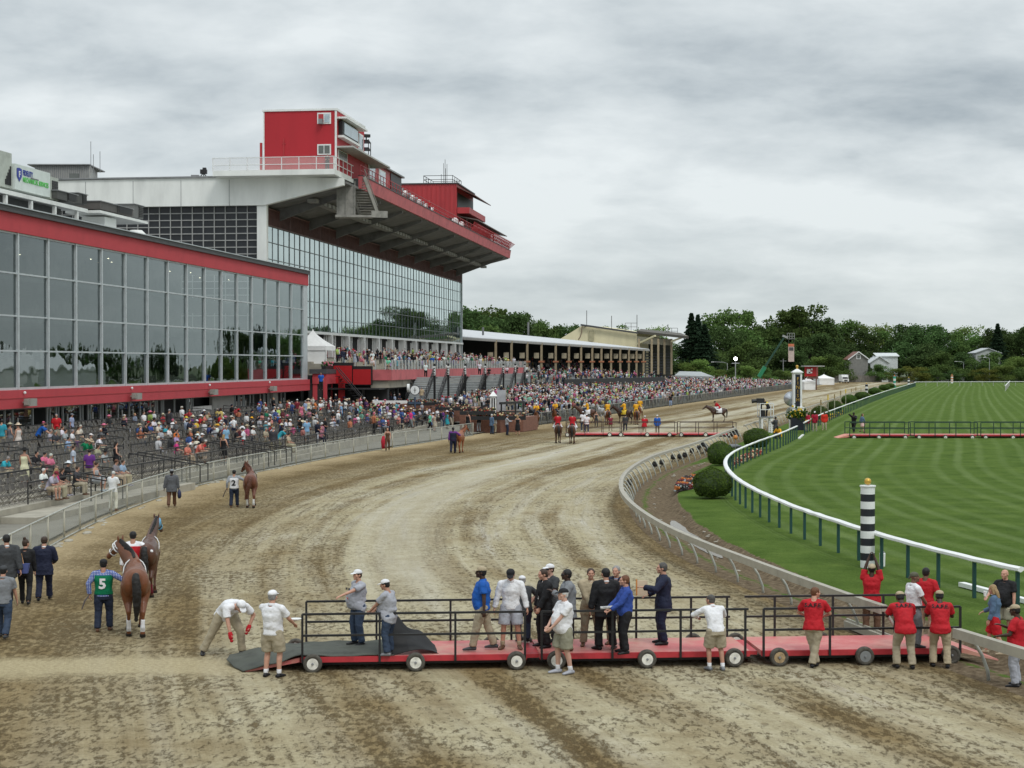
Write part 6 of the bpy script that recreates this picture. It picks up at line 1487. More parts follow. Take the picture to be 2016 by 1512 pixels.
def torso_rings(s,infl=0,z0=-.09,z1=.55,flare=0):
 b=s.belly;f=s.fem
 R_=[(-.14,.155,.105),(-.06,.172 if not f else .178,.118),(.03,.165,.115+b*.35),(.13,.148 if not f else .128,.105+b),(.24,.158 if not f else .135,.112+b*.75),(.36,.178 if not f else .155,.125+b*.25+(.015 if f else 0)),(.46,.180 if not f else .150,.108),(.515,.125,.085),(.55,.07,.066)]
 pts=[];rs=[]
 for z,rx,ry in R_:
  if z<z0 or z>z1:continue
  fl=flare*max(0,(.15-z));pts.append(s.tp(0,b*.55 if .0<z<.3 else 0,z));rs.append((rx+infl+fl,ry+infl+fl))
 if R_[0][0]<z0<.1:
  fl=flare*(.15-z0);pts.insert(0,s.tp(0,b*.3,z0));rs.insert(0,(.166+infl+fl,.116+infl+fl))
 elif z0<R_[0][0]:
  fl=flare*(.15-z0);pts.insert(0,s.tp(0,0,z0));rs.insert(0,(.160+infl+fl,.112+infl+fl))
 return pts,rs
def torso(mb,s,infl,z0,z1,flare=0):
 pts,rs=torso_rings(s,infl,z0,z1,flare);x=s.RT @ V((1,0,0));yv=s.RT @ V((0,1,0));n=18;vs=[]
 # explicit elliptical sections so that the figure's breadth stays sideways
 for i,p in enumerate(pts):
  d=(pts[min(i+1,len(pts)-1)]-pts[max(i-1,0)]).normalized();y=d.cross(x).normalized()
  for k in range(n):a=2*math.pi*k/n;vs.append(p+x*math.cos(a)*rs[i][0]-y*math.sin(a)*rs[i][1])
 m=len(pts);fs=[(i*n+k,i*n+(k+1)%n,(i+1)*n+(k+1)%n,(i+1)*n+k)for i in range(m-1)for k in range(n)]+[tuple(range(n-1,-1,-1)),tuple((m-1)*n+k for k in range(n))]
 mb.add(vs,fs)
def hand(mb,s,k,curl=.35,point=False):
 w=s.wr[k];e=s.elb[k];d=(w-e).normalized();side=d.cross(V((0,0,1))if abs(d.z)<.85 else V((0,1,0))).normalized()
 if abs(d.z)>.6:side=V((0,1,0))-d*d.y;side.normalize()
 nrm=d.cross(side).normalized()*(k if abs(d.z)>.6 else 1)
 if abs(d.z)>.6:nrm=V((-k,0,0))-d*(-k*d.x);nrm.normalize()
 pc=w+d*.05;x,y=side,nrm
 for i,(o,L)in enumerate(((-.030,.060),(-.010,.075),(.010,.080),(.030,.070))):
  a=w+d*.085+side*o;b=a+(d*math.cos(curl)+nrm*math.sin(curl))*L*.5;c=b+(d*math.cos(curl*2.4)+nrm*math.sin(curl*2.4))*L*.5
  mb.tube([w+d*.02+side*o*.6,a,b,c],[.012,.0115,.0105,.0085],6)
 mb.tube([w-d*.01,pc,w+d*.092],[(.026,.02),(.040,.017),(.038,.014)],10,ref=side.cross(d))
 t0=w+d*.03+side*.03;mb.tube([w+d*.01+side*.015,t0,t0+(d*.6+side*.6+nrm*.35).normalized()*.035,t0+(d*.9+side*.35+nrm*.5).normalized()*.068],[.014,.013,.011,.009],6)
def body_mesh(s,detail=1):
 mb=MB();torso(mb,s,-.014,-.13,.6)
 for k in(1,-1):
  limb(mb,[s.hp[k]+V((0,0,.0)),s.hp[k].lerp(s.knee[k],.4),s.knee[k]],[.076,.074,.056]);kc=s.knee[k].lerp(s.ank[k],.32)-V((0,.012,0));limb(mb,[s.knee[k],kc,s.ank[k]],[.055,.055,.037])
  t,up=s.toe[k];a=s.ank[k];limb(mb,[a-t*.03-V((0,0,.03)),a+t*.07-V((0,0,.04)),a+t*.15-V((0,0,.055))],[.036,.036,.024],8)
  limb(mb,[s.sh[k]-(s.RT @ V((.02*k,0,0))),s.sh[k].lerp(s.elb[k],.4),s.elb[k]],[.056,.048,.040]);limb(mb,[s.elb[k],s.elb[k].lerp(s.wr[k],.3),s.wr[k]],[.040,.039,.026])
  mb.tube([s.tp(.06*k,0,.52),s.sh[k]],[.055,.052],8)
  if detail:hand(mb,s,k)
  else:d=(s.wr[k]-s.elb[k]).normalized();mb.ball(s.wr[k]+d*.07,(.035,.035,.06),8,6,rot=d.to_track_quat('Z','Y').to_matrix())
 mb.tube([s.nk0,s.nk1+(s.Rh @ V((0,0,.03)))],[.058,.054],10)
 H=lambda x,y,z:s.hc+s.Rh @ V((x,y,z));Q=s.Rh
 mb.ball(H(0,-.012,.03),(.075,.094,.088),16,12,rot=Q);mb.ball(H(0,.018,-.035),(.058,.070,.078),14,10,rot=Q)
 if detail:
  mb.tube([H(0,.088,.018),H(0,.108,-.018),H(0,.088,-.026)],[.009,.015,.012],6);mb.ball(H(0,.072,-.088),(.026,.022,.02),8,6,rot=Q);mb.ball(H(0,.085,-.052),(.024,.012,.010),8,6,rot=Q)
  mb.ball(H(0,.078,.033),(.055,.016,.012),10,6,rot=Q)
  for k in(1,-1):mb.ball(H(.077*k,-.012,-.008),(.012,.022,.033),8,6,rot=Q);mb.ball(H(.045*k,.05,-.02),(.026,.026,.024),8,6,rot=Q)
 return mb
def sleeve(mb,s,k,frac,infl,end=None):
 a,e,w=s.sh[k],s.elb[k],s.wr[k];mb.tube([s.tp(.05*k,0,.52),a],[.062+infl,.056+infl],10);mb.ball(a,.058+infl,10,8)
 if frac<=1:mb.tube([a,a.lerp(e,frac*.5),a.lerp(e,frac)],[.058+infl,.056+infl*1.4,(.060 if frac<.95 else .05)+infl*1.4],12)
 else:mb.tube([a,a.lerp(e,.5),e,e.lerp(w,.5),e.lerp(w,.96)],[.058+infl,.053+infl,.046+infl,.040+infl,.034+infl],12);mb.ball(e,.046+infl,10,8)
def trousers(mb,s,frac,infl=.016,hem=.03,top=.13):
 torso(mb,s,infl,-.13,top)
 for k in(1,-1):
  h,kn,an=s.hp[k],s.knee[k],s.ank[k];mb.ball(h-V((0,0,.02)),.098+infl,12,8)
  if frac<=1:mb.tube([h,h.lerp(kn,.5),h.lerp(kn,frac)],[.098+infl,.095+infl*1.6,.082+infl*2.2],14)
  else:mb.tube([h,h.lerp(kn,.5),kn,kn.lerp(an,.5),kn.lerp(an,.97)],[.096+infl,.086+infl,.064+infl,.058+infl,.048+infl+hem*.4],14);mb.ball(kn,.064+infl,10,8)
def shoe(mb,s,k,h=.0):
 t,up=s.toe[k];a=s.ank[k];mb.tube([a-t*.075-V((0,0,.042)),a-t*.03-V((0,0,.032)),a+t*.08-V((0,0,.04)),a+t*.175-V((0,0,.055)),a+t*.20-V((0,0,.06))],[(.038,.036),(.044,.046),(.048,.040),(.040,.024),(.02,.014)],12,ref=(0,0,1))
 mb.tube([a-V((0,0,.05)),a+V((0,0,.02+h))],[.043,.041],10)
COL=dict(white=(.74,.74,.76),offwhite=(.62,.58,.50),khaki=(.36,.31,.22),tan=(.40,.33,.22),black=(.012,.012,.014),charcoal=(.045,.048,.052),grey=(.20,.21,.225),lgrey=(.36,.37,.41),navy=(.012,.016,.04),jeans=(.035,.055,.095),djeans=(.018,.026,.05),red=(.44,.010,.018),royal=(.012,.10,.42),blue=(.03,.07,.30),
 olive=(.27,.26,.19),green=(.0,.16,.07),brown=(.12,.06,.035),maroon=(.17,.015,.03),yellow=(.70,.50,.05),gold=(.75,.38,.02),orange=(.65,.16,.03),pink=(.62,.16,.26),hotpink=(.62,.04,.22),coral=(.62,.17,.13),purple=(.13,.03,.20),lilac=(.38,.28,.48),teal=(.03,.32,.40),sky=(.22,.40,.60),lblue=(.30,.38,.55),cream=(.66,.60,.44),mint=(.18,.55,.38),lime=(.45,.70,.05),beige=(.45,.38,.28),denim=(.09,.15,.24))
SK=dict(a=(.50,.27,.19),b=(.42,.22,.15),c=(.055,.028,.018),d=(.16,.08,.05),e=(.55,.33,.25))
HA=dict(brown=(.045,.025,.015),black=(.008,.007,.007),grey=(.26,.25,.24),blond=(.32,.21,.10),white=(.55,.54,.52),red=(.13,.05,.02),darkgrey=(.07,.065,.06))
TEXTQ=[]
def lettering(s,parent,text,size,col,p,rot,M=None,ext=.002,back=True,name='lettering'):
 cu=bpy.data.curves.new(name,'FONT');cu.body=text;cu.size=size;cu.align_x='CENTER';cu.extrude=ext;cu.offset=size*.035;cu.resolution_u=2;cu.materials.append(TCLOTH)
 o=bpy.data.objects.new(name,cu);C.objects.link(o);o.parent=parent;o.matrix_basis=Matrix.Translation(p)@ rot;o.color=(*col,1);TEXTS.append(o);return o
def person(label,px,py,z,hpx,yaw,top=('tee','white'),bottom=('trousers','khaki'),skin='a',hair=('short','brown'),hat=None,shoes='black',sk=None,group=None,socks=None,voxel=.011,depth=None,base_z=None,extra=None,hscale=None,loc=None,protomode=False,gloves=None,pattern=None,height=None):
 """feet at photo point (px, py) on height z; hpx = height in the photo in pixels"""
 p=loc if loc is not None else(G(px,py,z)if depth is None else W(px,py,depth));sc=(height or(hpx*p.y/F))/1.77 if hscale is None else hscale
 s=Skel(**(sk or{}));det=voxel<.02;vx=voxel;vc=voxel*1.45
 body=fuse_obj(body_mesh(s,det),'person',TSKIN,None,vx,3,0,SK[skin]);setp(body,label,'person',group);fem=s.fem
 H=lambda x,y,z:s.hc+s.Rh @ V((x,y,z));Q=s.Rh;parts=[]
 def add(mb,name,m,color,vox=None,wr=.012,sm=2):
  o=fuse_obj(mb,name,m,body,vox or vc,sm,wr if det else 0,color);parts.append(o);return o
 cm=tint('cloth_'+pattern[0],stripes=pattern[1:])if pattern else TCLOTH
 kind,tc=top;tcol=COL[tc]if isinstance(tc,str)else tc;bk,bc=bottom;bcol=COL[bc]if isinstance(bc,str)else bc
 # legs
 if bk in('trousers','jeans'):mb=MB();trousers(mb,s,2,.014 if not fem else .006,.03,.12);add(mb,'trousers',TCLOTH,bcol,wr=.026)
 elif bk=='shorts':mb=MB();trousers(mb,s,.92,.016);add(mb,'shorts',TCLOTH,bcol,wr=.027)
 elif bk=='skirt':mb=MB();q=(s.knee[1]+s.knee[-1])/2;mb.tube([s.tp(0,0,.08),s.P,q+V((0,0,.06))],[(.15,.12),(.19,.16),(.23,.20)],18,ref=(0,1,0));add(mb,'skirt',TCLOTH,bcol)
 elif bk=='dress':mb=MB();q=(s.knee[1]+s.knee[-1])/2;torso(mb,s,.012,-.1,.50);mb.tube([s.tp(0,0,.06),s.P,q+V((0,0,-.08))],[(.15,.12),(.19,.15),(.24,.21)],18,ref=(0,1,0));add(mb,'dress',cm,bcol)
 # tops
 if kind=='tee':mb=MB();torso(mb,s,.024,-.10,.53,.10);[sleeve(mb,s,k,.72,.010)for k in(1,-1)];tp=add(mb,'shirt',cm,tcol,wr=.026)
 elif kind=='polo':
  mb=MB();torso(mb,s,.022,-.06,.53,.05);[sleeve(mb,s,k,.70,.010)for k in(1,-1)];tp=add(mb,'shirt',cm,tcol,wr=.026)
  mb=MB();mb.tube([s.nk0-(s.nk1-s.nk0)*.15,s.nk0.lerp(s.nk1,.45)],[.078,.072],14);add(mb,'collar',TCLOTH,tcol)
 elif kind=='shirt':
  mb=MB();torso(mb,s,.020,-.05,.53,.02);[sleeve(mb,s,k,2,.014)for k in(1,-1)];tp=add(mb,'shirt',cm,tcol,wr=.027)
  mb=MB();mb.tube([s.nk0-(s.nk1-s.nk0)*.15,s.nk0.lerp(s.nk1,.5)],[.078,.070],14);add(mb,'collar',TCLOTH,tcol)
 elif kind=='jacket':
  mb=MB();torso(mb,s,.034,-.20,.53,.10);[sleeve(mb,s,k,2,.026)for k in(1,-1)];tp=add(mb,'jacket',cm,tcol,wr=.026)
  mb=MB();mb.tube([s.nk0-(s.nk1-s.nk0)*.1,s.nk0.lerp(s.nk1,.35)],[.070,.066],14);add(mb,'collar',TCLOTH,COL[extra.get('collar','white')]if extra else COL['white'])
  if det:
   mb=MB();f=lambda x,z,y=.03:s.tp(x,.118+y+s.belly*(.6 if z<.35 else .2),z);mb.add([f(-.045,.5,-.03),f(.045,.5,-.03),f(.012,.16,.045),f(-.012,.16,.045),f(-.045,.5,-.09),f(.045,.5,-.09),f(.012,.16,-.03),f(-.012,.16,-.03)],[(0,1,2,3),(7,6,5,4),(0,4,5,1),(1,5,6,2),(2,6,7,3),(3,7,4,0)])
   o=mb.build('shirt_front',TCLOTH,body,world=False);o.color=(*COL[(extra or{}).get('shirt','white')],1)
   if(extra or{}).get('tie'):mb=MB();mb.tube([f(0,.48,-.01),f(0,.36,.035),f(0,.17,.062)],[(.014,.008),(.022,.008),(.028,.006)],8,ref=(0,1,0));o=mb.build('tie',TCLOTH,body,world=False);o.color=(*COL[extra['tie']],1)
 elif kind=='vest_over':
  mb=MB();torso(mb,s,.020,-.06,.53,.02);[sleeve(mb,s,k,2,.014)for k in(1,-1)];add(mb,'shirt',cm,COL[extra['under']],wr=.02)
  mb=MB();torso(mb,s,.038,-.03,.50,.04);tp=add(mb,'bib_vest',TCLOTH,tcol,wr=.01)
  if extra.get('trim'):mb=MB();torso(mb,s,.042,-.045,-.0,.04);add(mb,'vest_trim',TCLOTH,COL[extra['trim']],wr=.004)
 elif kind=='tank':mb=MB();torso(mb,s,.012,-.05,.46);tp=add(mb,'top',cm,tcol)
 else:tp=None
 if det and bk in('trousers','shorts','jeans')and kind in('polo','shirt'):
  mb=MB();torso(mb,s,.027,-.005,.035);
  pts,rs=[s.tp(0,0,.0),s.tp(0,0,.035)],0
  add(mb,'belt',TLEATH,COL['brown']if bc!='black' else COL['black'],wr=0)
 # feet
 mb=MB();[shoe(mb,s,k,.05 if shoes=='boots' else 0)for k in(1,-1)]
 add(mb,'shoes',TLEATH,COL['brown']if shoes=='boots' else COL.get(shoes,COL['black']),wr=0,vox=vx)
 if socks:
  mb=MB();[mb.tube([s.ank[k],s.ank[k].lerp(s.knee[k],.25 if socks[0]=='low' else .4)],[.046,.050],10)for k in(1,-1)];add(mb,'socks',TCLOTH,COL[socks[1]],wr=0)
 if gloves:
  mb=MB()
  for k in(1,-1):d=(s.wr[k]-s.elb[k]).normalized();mb.tube([s.wr[k]-d*.04,s.wr[k]+d*.02,s.wr[k]+d*.1],[.038,.045,.042],10);mb.ball(s.wr[k]+d*.14,.035,8,6);mb.tube([s.wr[k]+d*.03,s.wr[k]+d*.07+V((0,.05,0))],[.02,.016],6)
  add(mb,'gloves',TCLOTH,COL[gloves],wr=.006,vox=vx)
 # hair and headwear
 hk,hcn=hair;hc=HA[hcn]
 if hk!='bald':
  mb=MB();mb.ball(H(0,-.024,.038),(.083,.093,.092),16,12,rot=Q)
  mb.ball(H(0,-.045,-.01),(.076,.064,.07),12,10,rot=Q)
  if hk=='long':mb.tube([H(0,-.05,.02),H(0,-.085,-.10),H(0,-.095,-.24)],[(.085,.06),(.095,.055),(.07,.03)],12,ref=Q @ V((0,1,0)));[mb.tube([H(.07*k,-.01,.02),H(.082*k,-.02,-.12)],[.03,.028],8)for k in(1,-1)]
  if hk=='bun':mb.ball(H(0,-.06,.14),.045,10,8)
  add(mb,'hair',THAIR,hc,wr=.012,vox=vx*1.1)
 elif hk=='bald' and hcn!='black' and det:pass
 if hat:
  ht,hcl=hat;c=COL[hcl]if isinstance(hcl,str)else hcl;mb=MB()
  if ht in('cap','backcap'):
   ys=1 if ht=='cap' else-1
   mb.tube([H(0,-.02,.045),H(0,-.02,.085),H(0,-.022,.118),H(0,-.024,.138)],[(.089,.103),(.086,.098),(.066,.076),(.02,.026)],16,ref=Q @ V((0,1,0)))
   mb.tube([H(0,(.07)*ys,.052),H(0,.125*ys,.046),H(0,.165*ys,.034)],[(.076,.012),(.070,.010),(.036,.008)],12,ref=Q @ V((0,0,1)))
   add(mb,'cap',TCLOTH,c,wr=0,vox=vx)
  elif ht=='hat':
   mb.tube([H(0,-.02,.05),H(0,-.02,.06),H(0,-.02,.07)],[.185,.19,.10],20,ref=Q @ V((0,1,0)));mb.tube([H(0,-.02,.06),H(0,-.02,.13),H(0,-.02,.165)],[.095,.088,.05],16);add(mb,'hat',TCLOTH,c,wr=.004,vox=vx)
  elif ht=='bandana':mb.tube([H(0,-.02,.03),H(0,-.02,.10),H(0,-.022,.132)],[(.09,.102),(.078,.088),(.02,.026)],16,ref=Q @ V((0,1,0)));mb.tube([H(0,-.10,.03),H(0,-.14,-.04)],[.03,.015],8);add(mb,'bandana',TCLOTH,c,wr=.006,vox=vx)
  elif ht=='helmet':mb.ball(H(0,-.02,.05),(.105,.12,.10),16,12,rot=Q);mb.tube([H(0,.08,.05),H(0,.15,.035)],[(.07,.012),(.05,.01)],10,ref=Q @ V((0,0,1)));add(mb,'helmet',TLEATH,c,wr=0,vox=vx)
 if det and(extra or{}).get('shades'):
  mb=MB();mb.tube([H(-.072,.052,.012),H(-.035,.092,.012),H(.035,.092,.012),H(.072,.052,.012)],[(.008,.018)]*4,8,ref=(0,0,1));o=mb.build('sunglasses',BLACK,body,world=False)
 if extra and extra.get('text'):
  t,size,cc=extra['text'];back=extra.get('side','back')=='back';zz=extra.get('tz',.33)
  infl=.05 if kind=='vest_over' else .036
  yb=(-(.122+infl)if back else .122+infl+s.belly*.9);P_=s.tp(0,yb,zz)
  Rb=(s.RT @ Matrix.Rotation(0,3,'X')).to_4x4()@ Matrix.Rotation(math.pi/2,4,'X')
  if not back:Rb=s.RT.to_4x4()@ Matrix.Rotation(math.pi,4,'Z')@ Matrix.Rotation(math.pi/2,4,'X')
  lettering(s,tp,t,size,COL[cc],P_,Rb)
 wd=1.0 if s.fem else 1.09
 if det and(extra or{}).get('badge'):
  mb=MB();mb.box(s.tp(-.02,.155+s.belly*1.15,.16),(.07,.012,.11));o=mb.build('badge',TCLOTH,body,world=False);o.color=(.62,.08,.04,1)
 body.location=(p.x,p.y,p.z if base_z is None else base_z);body.rotation_euler=(0,0,R(yaw)+(math.atan((1008-px)/F)if loc is None else 0));body.scale=(sc*wd,sc*wd,sc)
 body_sk[body.name]=s
 return body
body_sk={}
def at_hand(b,k,off=(0,0,0)):
 s=body_sk[b.name];d=(s.wr[k]-s.elb[k]).normalized();M=Matrix.Translation(b.location)@ Matrix.Rotation(b.rotation_euler.z,4,'Z')@ Matrix.Scale(b.scale.x,4)
 return M @(s.wr[k]+d*.08)+V(off)
def thing_mb(mb,name,material,label,cat,parts=None,smooth=False,group=None):
 o=mb.build(name,material,smooth=smooth);return setp(o,label,cat,group)

STAND=dict(feet={1:(.13,.02,.08,-10),-1:(-.13,-.01,.08,10)})
WALK=dict(feet={1:(.10,.26,.085,-4),-1:(-.10,-.26,.13,4)},hands={1:(.27,-.14,.88),-1:(-.27,.20,.90)},lean=3)
WALK2=dict(feet={-1:(-.10,.24,.085,4),1:(.10,-.24,.13,-4)},hands={-1:(-.27,-.12,.88),1:(.27,.18,.90)},lean=3)
LEAN=dict(lean=38,hip=(0,-.22,.90),feet={1:(.14,-.25,.08,-8),-1:(-.14,-.12,.08,8)},hands={1:(.12,.42,1.08),-1:(-.12,.42,1.08)},elbow={1:(.45,-.1,-.9),-1:(-.45,-.1,-.9)})
def mk(**k):return dict(k)
DZ=ZD
PEOPLE=[]
def build_people():
 P=person
 # on and around the near platform, from the left
 P('man bent double in white cap, red gloves and khaki trousers, laying the mat edge',448,1290,0,170,205,('tee','white'),('trousers','khaki'),'a',('short','grey'),('cap','white'),'black',mk(lean=86,hip=(-.02,-.1,.86),feet={1:(.36,-.32,.08,-25),-1:(-.26,.10,.08,10)},hands={1:(.16,.52,.36),-1:(-.30,.30,.60)},elbow={1:(.6,0,.8),-1:(-1,-.2,.6)},head=(0,5)),gloves='red')
 b=P('man in white polo and khaki shorts seen from behind, holding a paper plate',536,1334,0,172,-28,('polo','white'),('shorts','khaki'),'a',('short','grey'),('cap','white'),'black',mk(feet=STAND['feet'],belly=.07,hands={1:(.26,.36,1.06),-1:(-.10,.38,1.02)}),socks=('low','white'))
 p=at_hand(b,1);m=MB();m.tube([p+V((.0,.05,-.01)),p+V((0,.05,.01)),p+V((0,.05,.03))],[.07,.12,.13],16);thing_mb(m,'paper_plate',WHITE,'white paper plate held by the man in khaki shorts near the ramp','plate')
 P('heavy man in grey tee and white cap pointing left, red badge on his chest',706,1270,DZ,149,118,('tee','lgrey'),('jeans','jeans'),'a',('short','brown'),('cap','white'),'black',mk(feet=STAND['feet'],belly=.11,hands={-1:(-.18,.52,1.22),1:(.32,-.20,1.02)},head=(8,0)),extra=dict(badge=1,text=('M UR',.085,'charcoal'),side='front',tz=.38))
 P('man in grey tee and white cap facing left, lifting the black netting',767,1290,DZ,150,65,('tee','lgrey'),('jeans','jeans'),'b',('short','black'),('cap','white'),'grey',mk(feet=STAND['feet'],belly=.10,hands={-1:(-.12,.42,1.0),1:(.14,.40,1.02)},head=(10,10),lean=6))
 P('man in bright blue polo, tan cap and khaki trousers striding left on the red deck',950,1280,DZ,165,92,('polo','royal'),('trousers','khaki'),'c',('short','black'),('cap','tan'),'charcoal',mk(feet={1:(.10,-.24,.09,-4),-1:(-.10,.20,.08,4)},hands={-1:(-.28,-.02,.86),1:(.28,.05,.86)},belly=.05))
 P('man in long white shirt, pale shorts and black cap looking down',1006,1277,DZ,160,176,('shirt','white'),('shorts','lgrey'),'a',('short','black'),('cap','black'),'boots',mk(feet={1:(.17,.02,.08,-15),-1:(-.17,0,.08,15)},hands={1:(.34,.04,.84),-1:(-.34,.06,.84)},head=(0,28),lean=4),socks=('low','tan'))
 P('man in dark grey tee and white cap leaning on the back rail',1030,1264,DZ,134,10,('tee','charcoal'),('jeans','jeans'),'a',('short','grey'),('cap','white'),'black',mk(lean=22,hip=(0,-.1,.91),hands={1:(.30,.30,1.02),-1:(-.28,.3,1.02)},elbow={1:(1,-.3,0),-1:(-1,-.3,0)}))
 P('young man in black suit and tie looking left',1073,1274,DZ,155,112,('jacket','black'),('trousers','black'),'a',('short','brown'),None,'black',mk(feet=STAND['feet'],hands={1:(.27,.1,.84),-1:(-.2,.2,.92)},head=(0,12)),extra=dict(tie='black'))
 P('man in white cap and sunglasses with grey tee behind the young man in black',1084,1262,DZ,152,128,('tee','charcoal'),('trousers','charcoal'),'e',('short','brown'),('cap','white'),'black',mk(feet=STAND['feet'],hands={1:(.2,.3,1.0),-1:(-.2,.3,1.0)}),extra=dict(shades=1))
 P('bald man in grey suit and glasses behind the man in olive shorts',1118,1280,DZ,160,100,('jacket','grey'),('trousers','charcoal'),'c',('short','black'),None,'brown',mk(feet=STAND['feet'],belly=.05,hands={1:(.27,.1,.86),-1:(-.1,.32,1.3)}),extra=dict(shades=1))
 P('man in white polo, olive cargo shorts and black cap standing on the dirt',1111,1326,0,168,118,('polo','white'),('shorts','olive'),'e',('short','white'),('cap','black'),'lgrey',mk(feet={1:(.11,.08,.08,-10),-1:(-.11,-.08,.08,10)},belly=.09,hands={1:(.06,.36,.93),-1:(-.06,.36,.93)}),socks=('low','white'))
 P('man in tan suit with open yellow shirt facing the camera',1163,1271,DZ,153,190,('jacket','tan'),('trousers','khaki'),'b',('short','brown'),None,'brown',mk(feet={1:(.16,0,.08,-18),-1:(-.16,0,.08,18)},belly=.04,hands={1:(.05,.24,.95),-1:(-.05,.24,.95)},head=(-8,0)),extra=dict(shirt='cream',collar='cream'))
 P('dark haired man in long black suit seen from behind',1193,1279,DZ,161,14,('jacket','black'),('trousers','black'),'b',('short','black'),None,'black',mk(feet={1:(.15,.0,.08,-30),-1:(-.15,.0,.08,30)},belly=.03,hands={1:(.10,.26,1.0),-1:(-.32,.0,.86)},head=(20,0)))
 P('grey haired man in navy blazer and pale blue shirt behind the man in black',1214,1268,DZ,155,160,('jacket','navy'),('trousers','khaki'),'a',('short','grey'),None,'brown',mk(feet=STAND['feet'],belly=.05),extra=dict(shirt='lblue',collar='lblue'))
 b=P('shorter man in blue shirt and black trousers holding a rolled paper',1232,1286,DZ,154,100,('shirt','blue'),('trousers','black'),'a',('short','red'),None,'black',mk(feet={1:(.13,.02,.08,-20),-1:(-.13,.02,.08,20)},belly=.05,hands={1:(.08,.34,1.02),-1:(-.16,.34,1.02)}))
 p=at_hand(b,-1);m=MB();m.tube([p+V((-.16,0,0)),p+V((.14,0,.02))],.032,10);thing_mb(m,'rolled_paper',mat('newsprint',(.42,.42,.42),.8,var=.5,scale=20),'rolled newspaper held by the man in the blue shirt','paper')
 b=P('tall grey haired man in navy suit holding up an orange folder',1306,1268,DZ,161,95,('jacket','navy'),('trousers','navy'),'a',('short','darkgrey'),None,'black',mk(feet=STAND['feet'],hands={1:(.14,.30,1.06),-1:(-.20,.40,1.26)}),extra=dict(shirt='lblue',collar='lblue',tie='blue'))
 p=at_hand(b,1);m=MB();m.box(p+V((-.06,-.02,.08)),(.26,.03,.34),.1);o=thing_mb(m,'folder',mat('folder_cream',(.62,.50,.36)),'cream and orange folder held by the man in the navy suit','folder');m=MB();m.box(p+V((-.18,-.04,.10)),(.03,.03,.36),.1);m.build('folder_spine',fora,o,world=False)
 P('man in white shirt and khaki cargo shorts leaning his arms on the near rail',1404,1317,0,152,22,('shirt','white'),('shorts','khaki'),'b',('short','darkgrey'),None,'grey',mk(lean=30,hip=(0,-.16,.92),feet={1:(.13,-.22,.08,-10),-1:(-.13,-.12,.08,10)},hands={1:(.14,.36,1.10),-1:(-.20,.40,1.14)},elbow={1:(1,.1,-.2),-1:(-1,.1,-.2)},head=(30,-14)),socks=('low','white'))
 SF=dict(text=('S.A.F.E.',.12,'black'),tz=.385)
 P('fair haired man in red lettered shirt standing with ankles crossed',1602,1312,0,158,-4,('tee','red'),('trousers','khaki'),'a',('short','red'),None,'black',mk(lean=14,hip=(0,-.05,.92),feet={1:(-.02,-.15,.08,6),-1:(.05,.02,.08,-6)},hands={1:(.20,.36,1.08),-1:(-.22,.36,1.08)},elbow={1:(.7,-.5,-.4),-1:(-.7,-.5,-.4)},head=(-55,0)),extra=SF)
 P('man in red shirt stretching both arms above his head',1716,1250,0,140,0,('tee','red'),('trousers','brown'),'c',('short','black'),('cap','tan'),'charcoal',mk(feet=STAND['feet'],belly=.05,hands={1:(.05,.08,1.98),-1:(-.05,.08,1.98)},elbow={1:(1,.2,.2),-1:(-1,.2,.2)},head=(0,-12)))
 P('heavy man in red lettered shirt leaning on the rail, left of the bandana',1776,1313,0,160,16,('tee','red'),('trousers','khaki'),'c',('short','black'),('cap','tan'),'black',dict(LEAN,belly=.06,hands={1:(.12,.36,1.16),-1:(-.16,.40,1.16)}),extra=SF)
 P('man in white polo and camouflage bandana looking right',1798,1274,DZ,148,-62,('polo','white'),('trousers','grey'),'d',('bald','black'),('bandana',(.09,.09,.06)),'charcoal',mk(feet=STAND['feet'],belly=.03,hands={1:(.20,.26,.95),-1:(-.27,.02,.86)},head=(-15,0)))
 P('dark haired man in plain red shirt and khaki trousers on the ramp',1822,1262,.2,145,-20,('tee','red'),('trousers','khaki'),'d',('short','black'),None,'black',mk(feet=STAND['feet'],hands={1:(.2,.2,1.0),-1:(-.2,.2,1.0)}))
 P('man in red lettered shirt, tan cap and brown khakis leaning on the rail end',1850,1311,0,154,4,('tee','red'),('trousers','tan'),'c',('short','black'),('cap','tan'),'black',dict(LEAN,belly=.06,lean=26,hip=(0,-.16,.91),hands={1:(.14,.34,1.14),-1:(-.16,.36,1.14)}),extra=SF)
 b=P('bald bearded man in black polo holding a cup at the right edge',1979,1262,0,142,150,('polo','black'),('shorts','olive'),'a',('bald','grey'),None,'black',mk(feet=STAND['feet'],belly=.09,hands={1:(.26,.34,1.10),-1:(-.27,.1,.86)}),loc=None)
 p=at_hand(b,1);m=MB();m.tube([p+V((-.02,0,-.05)),p+V((-.02,0,.07))],[.032,.042],12);thing_mb(m,'paper_cup',WHITE,'white paper cup in the hand of the man in the black polo','cup')
 m=MB()
 P('blond woman in denim jacket, red shorts and tan boots stepping left',1958,1290,0,140,82,('shirt','denim'),('shorts','red'),'a',('long','blond'),None,'tan',mk(fem=True,feet={1:(.08,.22,.10,-4),-1:(-.08,-.22,.10,4)},hands={1:(.2,.3,1.05),-1:(-.24,.1,.90)},head=(0,15)))
 P('man in red shirt, tan cap and grey trousers cut by the right edge',2002,1352,0,162,75,('tee','red'),('trousers','lgrey'),'c',('short','black'),('cap','tan'),'black',mk(feet=STAND['feet'],belly=.04,hands={1:(.12,.34,1.28),-1:(-.2,.3,1.1)},head=(0,10)))
 # at the lower left
 P('man in grey suit walking away, cut by the left edge',14,1196,0,144,10,('jacket','charcoal'),('trousers','charcoal'),'b',('short','black'),None,'black',WALK)
